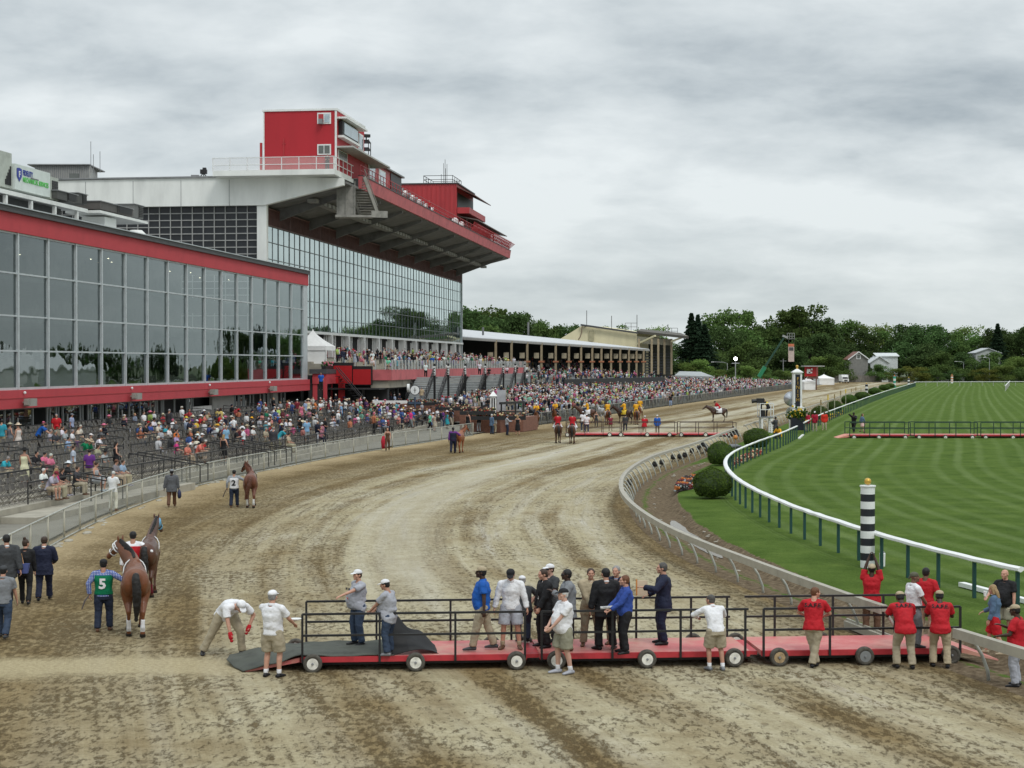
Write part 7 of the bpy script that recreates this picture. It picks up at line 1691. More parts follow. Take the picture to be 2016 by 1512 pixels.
 b=P('woman in black top and trousers with a blue bag on her shoulder',50,1192,0,131,-6,('shirt','black'),('trousers','black'),'a',('bun','brown'),None,'black',dict(WALK2,fem=True,head=(-40,0),hands={1:(.24,.14,.85),-1:(-.24,.05,.95)}))
 p=b.location;m=MB();m.hexa([p+V((-.20,-.20,.92)),p+V((.16,-.24,.92)),p+V((.16,-.36,.92)),p+V((-.20,-.32,.92))],[p+V((-.24,-.18,1.18)),p+V((.20,-.22,1.18)),p+V((.20,-.36,1.18)),p+V((-.24,-.32,1.18))]);o=thing_mb(m,'handbag',mat('bag_blue',(.055,.075,.22),.5),'blue leather bag hanging from the woman in black','bag')
 m=MB();m.tube([p+V((-.12,-.30,1.17)),p+V((-.04,-.20,1.44)),p+V((.04,-.30,1.17))],.012,6);m.build('strap',mat('strap_tan',(.50,.28,.14)),o,world=False)
 P('man in navy suit walking away to the right of the woman with the blue bag',87,1184,0,128,-8,('jacket','navy'),('trousers','navy'),'a',('short','brown'),None,'black',dict(WALK,hands={1:(.20,.30,1.05),-1:(-.27,.05,.86)}),extra=dict(collar='white'))
 P('man in grey polo and jeans at the left edge, walking behind the suits',6,1258,0,144,-12,('polo','grey'),('jeans','jeans'),'a',('short','black'),('cap','charcoal'),'charcoal',WALK2)
 b=P('groom in green bib numbered five leading the near bay horse',204,1243,0,142,-8,('vest_over','green'),('jeans','djeans'),'b',('short','black'),('cap','black'),'boots',mk(feet={1:(.12,.12,.085,-6),-1:(-.12,-.10,.085,6)},belly=.03,hands={1:(.36,.24,1.26),-1:(-.30,-.06,.92)},elbow={1:(1,-.4,-.6),-1:(-1,-.4,0)}),extra=dict(under='blue',trim='white',text=('5',.34,'white'),tz=.15),pattern=('blue_check','X',9,(.55,.58,.66),1))
 p=at_hand(b,-1);m=MB();m.tube([p+V((.02,.02,.05)),p+V((-.10,-.1,-.14)),p+V((-.16,-.16,-.34))],[(.02,.012),(.04,.01),(.025,.008)],8);thing_mb(m,'folded_strap',mat('strap_brown',(.05,.035,.03)),'dark folded strap in the left hand of the groom numbered five','strap')
 P('groom in red bib over white sleeves between the two near horses',262,1180,0,134,-4,('vest_over','red'),('jeans','djeans'),'b',('short','black'),None,'black',dict(WALK,hands={1:(.34,.22,1.24),-1:(-.27,0,.86)}),extra=dict(under='white',trim='white'))
 b=P('man in grey jacket and cap walking away along the fence with a dark bag',338,999,0,75,-6,('jacket',(.095,.10,.11)),('trousers','brown'),'c',('short','black'),('cap','grey'),'brown',dict(WALK,hands={1:(.30,.05,.80),-1:(-.33,.02,.80)}),extra=dict(collar='charcoal'),voxel=.014)
 p=at_hand(b,1);m=MB();m.tube([p+V((.02,0,-.05)),p+V((.02,0,-.18)),p+V((.03,0,-.36)),p+V((.03,0,-.46))],[(.03,.05),(.08,.17),(.09,.18),(.05,.12)],12,ref=(0,1,0));thing_mb(m,'carry_bag',mat('bag_navy',(.012,.018,.06),.6),'rounded dark navy bag carried by the man in grey','bag',smooth=True)
 b=P('groom in white bib numbered two beside the chestnut horse',461,999,0,74,-8,('vest_over','white'),('jeans','djeans'),'b',('short','black'),None,'boots',mk(feet={1:(.12,.15,.085,-6),-1:(-.12,-.12,.085,6)},hands={1:(.34,.24,1.30),-1:(-.30,0,.92)}),extra=dict(under='grey',text=('2',.36,'black'),tz=.12),pattern=('grey_check','X',9,(.55,.58,.62),1),voxel=.014)
 p=at_hand(b,-1);m=MB();m.tube([p,p+V((-.1,-.05,-.2)),p+V((-.18,-.08,-.42))],[(.025,.02),(.03,.02),(.045,.02)],8);thing_mb(m,'folded_strap',mat('strap_brown',(.05,.035,.03)),'dark strap hanging from the hand of the groom numbered two','strap')
 b=P('woman in brown trousers walking along the fence with a red coat over her arm',763,888,0,46,178,('tank','brown'),('trousers','brown'),'a',('long','red'),None,'black',dict(WALK,fem=True,hands={1:(.2,.3,1.0),-1:(-.2,.2,.95)}),voxel=.018)
 p=at_hand(b,1);m=MB();m.tube([p+V((-.1,0,.2)),p+V((-.14,0,-.2)),p+V((-.12,0,-.75))],[(.10,.08),(.16,.07),(.12,.05)],10,ref=(0,1,0));thing_mb(m,'red_coat',mat('coat_red',(.40,.01,.03),.8),'red coat hanging over the arm of the woman in brown','coat',smooth=True)
 P('groom in dark purple bib beside the distant chestnut horse',892,893,0,52,-6,('vest_over','navy'),('trousers','navy'),'c',('short','black'),None,'black',dict(WALK,hands={1:(.34,.22,1.24),-1:(-.27,0,.86)}),extra=dict(under='purple',trim='white'),voxel=.018)
 q=dict(voxel=.02)
 P('man in denim jacket with bag on his hip waiting by the planters',968,855,0,40,-60,('jacket','denim'),('jeans','jeans'),'a',('short','white'),None,'black',dict(STAND,belly=.04),**q)
 P('man in white shirt standing close behind the man in denim',973,853,0,38,-50,('shirt','white'),('trousers','khaki'),'a',('short','grey'),None,'black',STAND,**q)
 P('person in grey sweatshirt and jeans handling straps near the planters',998,857,0,40,-80,('shirt','lgrey'),('jeans','djeans'),'b',('short','black'),('cap','grey'),'black',dict(STAND,hands={1:(.15,.4,1.25),-1:(-.15,.4,1.25)}),**q)
 P('woman with long fair hair in short black dress seen from behind',1019,857,0,40,-10,('none','black'),('dress','black'),'a',('long','blond'),None,'brown',dict(STAND,fem=True,hands={1:(.15,.3,1.2),-1:(-.15,.3,1.2)}),**q)
 P('woman in white and black dress standing on the step by the green ball',921,855,.1,46,-40,('tank','black'),('trousers','black'),'a',('long','brown'),None,'black',dict(STAND,fem=True),**q)
 P('woman in black top and grey trousers at the planter wall by the bin',943,851,.1,40,30,('tee','black'),('trousers','grey'),'a',('short','brown'),None,'black',dict(STAND,fem=True),**q)
 # around the second platform
 P('man in white tee and blue jeans at the left end of the far platform',1155,852,.3,37,-5,('tee','white'),('jeans','jeans'),'b',('short','black'),('cap','white'),'white',dict(STAND,belly=.05),**q)
 P('man in white tee partly behind another man in white, far platform',1148,849,.3,39,20,('tee','white'),('jeans','jeans'),'c',('short','black'),('cap','white'),'white',STAND,**q)
 P('woman in sleeveless dark dress standing between far horses',1174,840,0,30,180,('tank','charcoal'),('trousers','charcoal'),'a',('long','brown'),None,'black',dict(STAND,fem=True),**q)
 P('man in dark red jacket leaning on the far platform rail',1202,848,.3,31,0,('jacket','maroon'),('trousers','khaki'),'a',('short','grey'),('cap','tan'),'black',dict(LEAN,lean=20),**q)
 P('person in dark grey hooded top on the far platform',1231,848,.3,32,0,('jacket','charcoal'),('jeans','djeans'),'b',('short','black'),('cap','charcoal'),'black',dict(STAND,belly=.03),**q)
 P('man in bright red jacket and pale trousers by the far platform',1269,857,0,39,-14,('jacket','red'),('trousers','beige'),'a',('short','grey'),('cap','white'),'white',dict(LEAN,lean=14,hip=(0,-.08,.92)),**q)
 P('man in royal blue jacket and khaki trousers by the far platform',1294,854,.0,37,-4,('jacket','royal'),('trousers','khaki'),'a',('short','grey'),('cap','white'),'black',dict(STAND,belly=.03),**q)
 P('man in black top and white trousers standing at the far track fence',1320,800,0,24,200,('tee','black'),('trousers','lblue'),'b',('short','black'),None,'black',STAND,voxel=.026)
 # by the finish post and on the turf
 P('person in crimson jacket nearest the finish post, head turned',1588,850,.1,39,10,('jacket',(.40,.01,.04)),('trousers','khaki'),'a',('short','grey'),('cap','white'),'grey',dict(WALK,head=(-20,0)),**q)
 P('person in dark red jacket and white cap, middle of the three',1604,849,.1,39,176,('jacket',(.34,.008,.03)),('trousers','beige'),'c',('short','black'),('cap','white'),'grey',dict(STAND,hands={1:(.2,.2,.9),-1:(-.2,.2,.9)}),**q)
 P('person in orange red jacket and black hair, rightmost of the three',1623,847,.1,37,178,('jacket',(.60,.03,.015)),('trousers','beige'),'d',('short','black'),None,'tan',STAND,**q)
 P('photographer in black suit on the left end of the turf platform',1681,852,.42,40,160,('jacket','black'),('trousers','black'),'c',('short','black'),('cap','black'),'black',dict(WALK2,hands={1:(.1,.3,1.5),-1:(-.1,.3,1.4)}),extra=dict(collar='black'),**q)
 P('woman in denim jacket and pale pink skirt walking on the turf platform',1697,852,.42,38,-120,('shirt','denim'),('skirt',(.66,.45,.42)),'a',('long','brown'),None,'brown',dict(WALK,fem=True),**q)
 g,z,s=CT
 b=P('cameraman in yellow and black vest bending over his camera on the stand',0,0,0,0,75,('jacket','black'),('trousers','black'),'b',('short','black'),('cap','black'),'black',dict(lean=38,hip=(0,-.14,.92),hands={1:(.15,.50,1.2),-1:(-.15,.5,1.2)}),loc=V((g.x+2*s,g.y,z(821)+.05)),height=1.78,extra=dict(collar='black'),**q)
 m=MB();torso(m,body_sk[b.name],.045,.22,.46);o=fuse_obj(m,'yellow_vest',TCLOTH,b,.03,2,0,COL['yellow'])
 P('man in dark clothes standing below the camera stand with a phone',1527,862,.05,42,60,('jacket','charcoal'),('trousers','black'),'d',('short','black'),None,'black',dict(STAND,hands={1:(.1,.3,1.3),-1:(-.1,.3,1.3)}),extra=dict(collar='charcoal'),**q)
 P('man in yellow and black vest crouching behind the white rail',1533,864,.05,0,150,('jacket','gold'),('trousers','charcoal'),'c',('short','black'),('cap','black'),'black',dict(hip=(0,-.1,.38),lean=30,feet={1:(.18,.12,.08),-1:(-.18,.12,.08)},hands={1:(.2,.4,.55),-1:(-.2,.4,.55)}),extra=dict(collar='black'),height=1.75,**q)
 b=P('photographer in grey lying on the ground under the curved rail',1420,884,.05,0,60,('jacket','grey'),('trousers',(.2,.35,.45)),'a',('short','brown'),None,'black',mk(hands={1:(.2,.3,1.7),-1:(-.2,.3,1.7)}),height=1.75,extra=dict(collar='grey'),**q)
 b.rotation_euler=(R(-88),0,R(-70));b.location.z=.2
 P('crouching photographer in dark vest behind the curved rail',1388,893,.05,0,70,('jacket','charcoal'),('trousers','khaki'),'b',('short','black'),('cap','grey'),'black',dict(hip=(0,-.15,.36),lean=50,feet={1:(.2,.1,.08),-1:(-.2,.1,.08)},hands={1:(.15,.5,.5),-1:(-.15,.5,.5)}),height=1.75,extra=dict(collar='charcoal'),**q)
 P('man seated low beside the curved rail by the far platform end',1447,862,.05,0,80,('jacket','black'),('trousers','charcoal'),'b',('short','black'),None,'black',dict(hip=(0,-.15,.3),lean=30,feet={1:(.15,.45,.08),-1:(-.15,.45,.08)},hands={1:(.15,.4,.5),-1:(-.15,.4,.5)}),height=1.75,extra=dict(collar='black'),**q)
 # on the roof walkway
 P('person in dark top on the roof walkway under the red press box',0,0,0,0,190,('tee','black'),('trousers','charcoal'),'b',('short','black'),None,'black',dict(STAND,hands={1:(.1,.3,1.2),-1:(-.1,.3,1.2)}),loc=B(GU0-1.6,hit(683,330,44)[0]*0+44.6,27.96),height=1.78,**q)
 P('person in red on the roof seats in front of the far press box',0,0,0,0,190,('tee','red'),('trousers','navy'),'b',('short','black'),None,'black',STAND,loc=B(hit(845,400,44)[0],44,28.6),height=1.78,voxel=.03)
build_people()
# ================================================================ HORSES
def horse(label,loc,yaw,col,h=1.62,neck=None,legs=None,socks=None,mane=(.008,.006,.005),tack='halter',voxel=.02,group='horses on the track',head_turn=0,tail=None,headup=0,blaze=False):
 """local +Y is forward; withers at 1.6 before scaling"""
 sc=h/1.6;mb=MB();up=V((0,0,1))
 sec=[(-.98,1.30,.04,.07),(-.93,1.28,.15,.20),(-.80,1.24,.25,.30),(-.60,1.22,.295,.335),(-.38,1.20,.275,.33),(-.1,1.17,.285,.35),(.2,1.16,.285,.37),(.45,1.19,.245,.37),(.62,1.22,.20,.32),(.76,1.22,.14,.22),(.83,1.22,.07,.12)]
 vs=[];n=20
 for y,z,rx,rz in sec:
  for k in range(n):
   a=2*math.pi*k/n;c_,s_=math.cos(a),math.sin(a);vs.append(V((rx*math.copysign(abs(c_)**.85,c_),y,z+rz*math.copysign(abs(s_)**.95,s_))))
 m=len(sec);mb.add(vs,[(i*n+k,(i+1)*n+k,(i+1)*n+(k+1)%n,i*n+(k+1)%n)for i in range(m-1)for k in range(n)]+[tuple(range(n)),tuple((m-1)*n+k for k in range(n-1,-1,-1))])
 for sx in(-1,1):mb.ball((.13*sx,-.70,1.20),(.17,.25,.30),14,10);mb.ball((.14*sx,.5,1.12),(.12,.20,.28),12,8)
 mb.ball((0,.42,1.45),(.10,.26,.14),12,8)
 tx=math.sin(R(head_turn));ty=math.cos(R(head_turn));hu=headup
 n0=V((0,.55,1.34));n1=V((.10*tx,.80,1.50+hu*.4));n2=V((.32*tx,.86+.22*ty,1.69+hu*.8));n3=V((.50*tx,.90+.40*ty,1.84+hu))
 def eltube(pts,rs):
  x0=V((1,0,0));
  mb.tube(pts,rs,14,ref=(1,0,0))
 # ellipses: first radius lies in the neck's plane, second across it
 mb.tube([n0,n1,n2,n3],[(.15,.30),(.115,.23),(.088,.17),(.075,.125)],16,ref=(0,-ty,.3))if False else mb.tube([n0,n1,n2,n3],[(.17,.31),(.125,.25),(.10,.20),(.085,.14)],16,ref=(0,.2,1))
 hd=V((tx,ty,-.75)).normalized();sd=V((ty,-tx,0));p0=n3+V((0,0,.02));p1=p0+hd*.20;p2=p0+hd*.40;p3=p0+hd*.56
 mb.tube([p0-hd*.05,p0+hd*.05,p1,p2,p3,p3+hd*.03],[(.06,.08),(.088,.125),(.082,.115),(.058,.078),(.055,.07),(.035,.045)],14,ref=sd.cross(hd)*-1)
 ears=[]
 for sx in(-1,1):e=p0+sd*.055*sx+V((0,0,.06));mb.tube([e,e+V((0,0,.09))+sd*.012*sx,e+V((0,0,.17))+sd*.02*sx+hd*.0],[.034,.030,.006],8)
 L=legs or{'hl':0,'hr':0,'fl':0,'fr':0};feet={}
 for key,sx in(('hl',-1),('hr',1)):
  d=L[key];X=.16*sx;st=V((X*1.1,-.48,.95));hk=V((X*.95,-.84+d*.45,.56));ft=V((X*.92,-.76+d*.95,.20));hf=V((X*.92,-.70+d*1.02,.055))
  if d<-.1:ft.z+=.05;hf.z+=.03
  mb.tube([V((X,-.66,1.2)),st.lerp(V((X,-.7,1.0)),.4),st.lerp(hk,.55),hk,hk.lerp(ft,.3),ft.lerp(hk,.25),ft,hf+V((0,0,.05))],[(.17,.19),(.165,.18),(.095,.10),(.058,.065),(.042,.05),(.036,.04),(.046,.05),(.045,.05)],12);mb.tube([hf+V((0,-.01,.06)),hf+V((0,.02,-.055))],[.052,.068],12);feet[key]=(hk,ft,hf)
 for key,sx in(('fl',-1),('fr',1)):
  d=L[key];X=.14*sx;kn=V((X,.50+d*.55,.54));ft=V((X,.48+d*1.0,.20));hf=V((X,.54+d*1.05,.055))
  if d<-.15:hf+=V((0,-.12,.10));ft.z+=.06
  mb.tube([V((X,.50,1.15)),V((X,.52,.92)),V((X,.50+d*.3,.75)),kn,kn.lerp(ft,.25),ft.lerp(kn,.25),ft,hf+V((0,0,.05))],[(.13,.16),(.10,.11),(.068,.075),(.056,.058),(.04,.044),(.034,.038),(.044,.046),(.044,.046)],12);mb.tube([hf+V((0,-.01,.06)),hf+V((0,.02,-.055))],[.05,.066],12);feet[key]=(kn,ft,hf)
 b=fuse_obj(mb,'horse',THIDE,None,voxel,5,0,col);setp(b,label,'horse',group)
 def add(mb,name,mt,c,vox=None,wr=0,sm=2):return fuse_obj(mb,name,mt,b,vox or voxel*.8,sm,wr,c)
 t=tail or(0,1);mb=MB();mb.tube([V((0,-.93,1.42)),V((0,-1.03,1.33)),V((.02+t[0]*.3,-1.07,1.05)),V((.02+t[0]*.7,-1.05,.75)),V((t[0],-1.02,.40))],[(.06,.06),(.085,.07),(.095,.08),(.08,.065),(.03,.02)],12);add(mb,'tail',THAIR,mane,wr=.03)
 mb=MB();back=V((0,-.10,.06));pts=[V((0,.50,1.60)),n1+V((.02,-.05,.20)),n2+V((.02,-.10,.12)),n3+V((0,-.05,.09)),n3+V((0,.06,.11))]
 mb.tube(pts,[(.03,.05),(.035,.09),(.035,.09),(.035,.07),(.02,.03)],10,ref=(0,.2,1));add(mb,'mane',THAIR,mane,wr=.02)
 mb=MB()
 for k,(kn,ft,hf)in feet.items():mb.tube([hf+V((0,0,.035)),hf+V((0,.025,-.056))],[.058,.073],14)
 add(mb,'hooves',TLEATH,(.02,.017,.014),vox=.016)
 for k,c in(socks or{}).items():
  kn,ft,hf=feet[k];mb=MB();mb.tube([ft.lerp(kn,.55),ft.lerp(kn,.2),ft,hf+V((0,0,.06))],[.048,.046,.054,.052],12);add(mb,'leg_wrap' if c!='sock' else 'white_sock',TCLOTH,COL.get(c,(.70,.70,.68)),vox=.014)
 tk={'halter':(.012,.012,.012),'white':(.7,.7,.7),'blue':(.08,.35,.55)}[tack]
 mb=MB();ringp=lambda c,d,a,bb,r:mb.tube([c+sd*math.cos(t_)*a+sd.cross(hd)*math.sin(t_)*bb for t_ in np.linspace(0,2*math.pi,17)],r,6,cap=False)
 ringp(p0+hd*.08,hd,.098,.135,.014);ringp(p0+hd*.36,hd,.072,.090,.014)
 for sx in(-1,1):mb.tube([p0+hd*.06+sd*.10*sx,p0+hd*.36+sd*.07*sx],.013,6)
 o=mb.build('bridle',TLEATH,b,smooth=True,world=False);o.color=(*tk,1)
 if tack in('white','blue'):
  mb=MB()
  if tack=='blue':mb.tube([p0+hd*.0,p0+hd*.14,p0+hd*.24],[(.098,.137),(.098,.137),(.085,.115)],14,ref=sd.cross(hd)*-1);o=mb.build('blinker_hood',TCLOTH,b,smooth=True,world=False);o.color=(*COL['sky'],1)
  else:ringp(p0+hd*.16,hd,.10,.13,.02);o=mb.build('cheek_piece',TCLOTH,b,smooth=True,world=False);o.color=(.7,.7,.7,1)
 if tack!='halter' or True:
  if tack!='none':
   mb=MB();pts=[V((.22*math.sin(a)*1.15,.52+.26*math.cos(a)*.4,1.30+.30*math.cos(a)))for a in np.linspace(-2.4,2.4,13)];mb.tube(pts,.016,6)
   o=mb.build('neck_strap',TLEATH,b,smooth=True,world=False);o.color=(.7,.7,.7,1)if tack in('white','blue')else(.015,.012,.01,1)
 b.location=loc;b.rotation_euler=(0,0,R(yaw)-math.atan2(loc[0],loc[1]));b.scale=(sc,sc,sc);return b
HB=(.155,.052,.020);HD=(.085,.034,.018);HC=(.135,.046,.024);HDD=(.055,.025,.015);HG=(.42,.42,.42)
STEP={'hl':.18,'hr':-.16,'fl':-.10,'fr':.16};STEP2={'hl':-.16,'hr':.18,'fl':.16,'fr':-.12}
g=G(252,1246)
horse('near bay horse with black tail and white leg wraps, led by groom five',G(256,1252)+V((0,.55,0)),1,HB,1.74,legs=STEP,socks={'hl':'white','hr':'white','fl':'white'},tack='white',head_turn=-38,headup=.02)
horse('dark bay horse with blue blinkers just ahead of the nearest horse',G(281,1178)+V((0,.7,0)),-6,HD,1.64,legs=STEP2,socks={'hl':'white','hr':'maroon'},tack='blue',head_turn=12,headup=.10)
horse('chestnut horse with white hind socks walking away beside groom two',G(490,1000)+V((0,.6,0)),-2,HC,1.62,legs=STEP,socks={'hl':'sock','hr':'sock'},mane=(.09,.03,.015),tack='halter',head_turn=-30,tail=(-.22,1),voxel=.022)
horse('distant chestnut horse walking away beside the groom in purple',G(904,892)+V((0,.6,0)),-14,(.26,.075,.025),1.62,legs=STEP2,socks={'hl':'sock'},mane=(.12,.04,.015),tack='halter',head_turn=20,voxel=.026)
# mounted horses: horse, saddle cloth and saddle belong together, the rider is a thing of its own
RIDE=dict(hip=(0,0,1.0),feet={1:(.36,.18,.62,0),-1:(-.36,.18,.62,0)},hands={1:(.12,.42,1.28),-1:(-.12,.42,1.28)},lean=8)
def mounted(hl,rl,px,py,yaw,hc,top,hat,vox=.03,cloth='white',bottom='white',skin='a',lean=8,hturn=0,mane=(.01,.008,.007),legs=None,headup=0,hh=1.60,text=None,hair=('short','brown')):
 p=G(px,py);yw0=yaw;b=horse(hl,p,yaw,hc,hh,legs=legs or STEP,voxel=vox,head_turn=hturn,mane=mane,headup=headup,tack='none' if False else 'halter');s=b.scale.x
 mb=MB();
 for sx in(-1,1):mb.hexa([(.0,-.42,1.53),(0,.22,1.55),(.02*sx,.22,1.57),(.02*sx,-.42,1.55)],[(.295*sx,-.46,1.08),(.295*sx,.18,1.12),(.315*sx,.18,1.12),(.315*sx,-.46,1.08)])
 mb.tube([(0,-.44,1.27),(0,.2,1.27)],[(.30,.30),(.30,.30)],20,ref=(1,0,0))if False else None
 vs=[];n=14
 for y in(-.45,.2):
  for r_ in(.325,.34):
   for k in range(n+1):a=R(-25)+R(230)*k/n;vs.append(V((r_*.93*math.cos(a),y,1.17+r_*1.12*math.sin(a))))
 w=n+1;fs=[]
 for k in range(n):fs+=[(k,k+1,2*w+k+1,2*w+k),(w+k,3*w+k,3*w+k+1,w+k+1),(k,w+k,w+k+1,k+1),(2*w+k,2*w+k+1,3*w+k+1,3*w+k)]
 mb=MB();mb.add(vs,fs);o=mb.build('saddle_cloth',TCLOTH,b,smooth=True,world=False);o.color=(*COL[cloth],1)
 mb=MB();mb.ball((0,-.12,1.58),(.17,.27,.06),14,8);mb.ball((0,.1,1.63),(.07,.05,.07),10,8);mb.ball((0,-.34,1.62),(.13,.05,.05),10,8);o=mb.build('saddle',TLEATH,b,smooth=True,world=False);o.color=(.02,.012,.008,1)
 sk=dict(RIDE,lean=lean);seat=1.62*s
 yaw=yaw-math.degrees(math.atan2(p.x,p.y));r=person(rl,0,0,0,0,yaw,('jacket',top),('trousers',bottom),skin,hair,hat,'black',sk,loc=V((0,0,0)),height=1.72,voxel=vox*.75,extra=dict(collar='white'))
 rs=r.scale.x;rz=math.radians(yaw);off=V((-math.sin(rz)*-.10,math.cos(rz)*-.10,0))
 r.location=p+off+V((0,0,seat+.06-1.0*rs+.06));return b,r
mounted('dark horse carrying the left one of two red coated riders','outrider in red coat and black helmet, left one of the pair seen from behind',1098,872,4,HD,'red',('helmet','black'),lean=5,hturn=-12)
mounted('dark horse carrying the right one of two red coated riders','outrider in red coat and black helmet, right one of the pair seen from behind',1127,873,-4,HD,'red',('helmet','black'),legs=STEP2,lean=5,hturn=14)
mounted('bay horse standing side on across the track with white saddle cloth','outrider in red coat leaning forward alone in the middle of the track',1413,830,100,HDD,'red',('helmet','black'),lean=42,legs={'hl':.02,'hr':-.05,'fl':0,'fr':.06},headup=-.12)
YR='pony riders in yellow'
mounted('bay horse facing the camera at the left of the yellow riders','leftmost rider in yellow facing the camera near the fence',1056,840,176,HB,'gold',('cap','white'),bottom='jeans',skin='b')
mounted('bay horse facing the camera behind the red coated riders','yellow rider half hidden behind the left red coated rider',1093,835,170,HB,'gold',('cap','white'),bottom='jeans')
mounted('dark brown horse standing side on behind the two men in white','rider in yellow above the two men in white tees',1155,833,80,HD,'gold',('cap','white'),bottom='jeans',legs=STEP2)
mounted('bay horse seen from behind above the man in dark red','rider in yellow seen from behind above the man in dark red',1196,836,10,HB,'gold',('cap','white'),bottom='beige')
mounted('dark horse standing side on behind the person in a grey hood','rider in yellow above the person in a grey hood',1228,834,60,HDD,'gold',('cap','white'),bottom='jeans',cloth='yellow')
mounted('bay horse seen from behind right of the grey hood','rider in yellow seen from behind, second from right of the group',1252,836,6,HB,'gold',('cap','white'),bottom='khaki',cloth='yellow',legs=STEP2)
mounted('bay horse at the right end of the yellow riders','rightmost rider in yellow, set back from the others',1260,826,-12,HB,'gold',('cap','white'),bottom='khaki',cloth='cream')
horse('riderless pale grey horse among the yellow riders',G(1183,830),20,HG,1.6,legs=STEP,mane=(.3,.3,.3),voxel=.03)
horse('far dark horse walking before the board fence',G(1701,752.5),-60,HDD,1.6,legs=STEP,voxel=.05)
fuse_all()
for o in TEXTS:  # lettering becomes plain mesh
 dg=bpy.context.evaluated_depsgraph_get();me=bpy.data.meshes.new_from_object(o.evaluated_get(dg),depsgraph=dg);me.name='lettering'
 n=bpy.data.objects.new('lettering',me);C.objects.link(n);n.parent=o.parent;n.matrix_parent_inverse=o.matrix_parent_inverse;n.matrix_basis=o.matrix_basis;n.color=o.color
 bpy.data.objects.remove(o)
TEXTS.clear()
# ================================================================ SEATING AND SPECTATORS
FACE=-97.62  # facing the track from the seats
def tierz(D):return .62+.098*max(0,min(13,math.floor((D-29.6)/1.17)))
def seating():
 r=empty('terraced_seating',B(120,37,0),'stepped concrete seating terrace between the track fence and the glass wing','terrace');
 m=MB()
 for k in range(14):
  D0=29.6+1.17*k;D1=D0+1.17 if k<13 else 47.3;ubox(m,60,178.5+(4 if D0<40 else 0),D0,D1,-.4,tierz(D0+.1))
 m.build('steps',CONC,r);m=MB();ubox(m,64,84,28.0,29.55,-.4,.36);ubox(m,84,118,29.25,29.55,-.4,.36);m.build('lower_step',CONC,r)
 m=MB()
 for u in(74,82.5,91.5):m.hexa([B(u,29.5,.1),B(u+.25,29.5,.1),B(u+.25,31.5,.1),B(u,31.5,.1)],[B(u,29.5,.5),B(u+.25,29.5,.5),B(u+.25,31.5,1.1),B(u,31.5,1.1)])
 m.build('kerb_walls',CONC,r)
 ORD=['nearest the fence','second from the fence','third from the fence','fourth from the fence','fifth from the fence','sixth from the fence','seventh from the fence, closest to the glass wing']
 for i,k in enumerate((0,2,4,6,8,10,12)):
  D=29.72+1.17*k;z=tierz(D+.1);q=empty('guard_rail',B(100,D,z),f'black pipe rail along the chair rows, {ORD[i]}','rail','black rails between the chair rows');m=MB();rn=random.Random(k)
  u=62+rn.uniform(0,6)
  while u<176:
   L=rn.choice((7.5,10,12.5));e=min(u+L,178);hh=.92
   if i==0 and u>118:pass
   m.beam(B(u,D,z+hh),B(e,D,z+hh),.07,.065)
   if i<2:m.beam(B(u,D,z+hh*.5),B(e,D,z+hh*.5),.035,.035)
   n=max(1,int((e-u)/2.5))
   for j in range(n+1):p=B(u+(e-u)*j/n,D,z);m.beam(p,p+V((0,0,hh)),.05,.05)
   if rn.random()<.6:m.beam(B(e,D,z+hh),B(e,D+1.6,z+hh+.13),.05,.05);m.beam(B(e,D+1.6,z+.1),B(e,D+1.6,z+hh+.13),.05,.05)
   u=e+rn.choice((.9,1.2))
  m.build('pipes',mat('rail_dark',(.020,.019,.019),.55),q)
 for i,(u,lb)in enumerate(((72,'black stair rail at the left edge coming down towards the fence'),(84.5,'black stair rail by the striped blanket woman coming down to the fence'),(97.5,'black stair rail behind the man with the dark bag'),(101.5,'black stair rail beside the fence gate'))):
  q=empty('stair_rail',B(u,28,.4),lb,'rail');m=MB()
  for du in(0,1.3):
   m.beam(B(u+du,27.9,1.25),B(u+du,31.8,1.85),.055,.055)
   for D in(27.9,28.9,29.9,31,31.8):zb=.36 if D<29.6 else tierz(D);m.beam(B(u+du,D,zb),B(u+du,D,1.25+(D-27.9)*.154),.05,.05)
  m.build('pipes',mat('rail_dark',(.020,.019,.019),.55),q)
seating()
CHC=mat('chair_grey_brown',(.115,.105,.092),.5,.2,var=.15,obj=True);CHF=mat('chair_frame',(.19,.175,.155),.4,.5,obj=True)
def chair_mb():
 s=MB();s.hexa([(-.2,-.18,.43),(.2,-.18,.43),(.21,.2,.455),(-.21,.2,.455)],[(-.2,-.18,.455),(.2,-.18,.455),(.21,.2,.48),(-.21,.2,.48)])
 b=MB();b.hexa([(-.2,-.22,.62),(.2,-.22,.62),(.2,-.20,.62),(-.2,-.20,.62)],[(-.2,-.28,.84),(.2,-.28,.84),(.2,-.26,.84),(-.2,-.26,.84)])
 f=MB()
 for x in(-.22,.22):
  f.tube([(x,.26,0),(x,-.1,.44),(x,-.25,.84)],.013,5);f.tube([(x*.92,-.26,0),(x*.92,.02,.30),(x*.92,.19,.44)],.013,5)
 f.tube([(-.22,.2,.08),(.22,.2,.08)],.011,5);f.tube([(-.2,-.2,.08),(.2,-.2,.08)],.011,5);f.tube([(-.22,-.25,.84),(.22,-.25,.84)],.013,5)
 return s,b,f
occ=[]
def spot_solve(px,py,hh,Dlo=29.7,Dhi=46.5,zf=tierz):
 best=None
 for D in np.arange(Dlo,Dhi,.1):
  u,z=hit(px,py,D);e=abs(z-hh-zf(D))
  if best is None or e<best[0]:best=(e,u,D)
 return best[1],best[2]
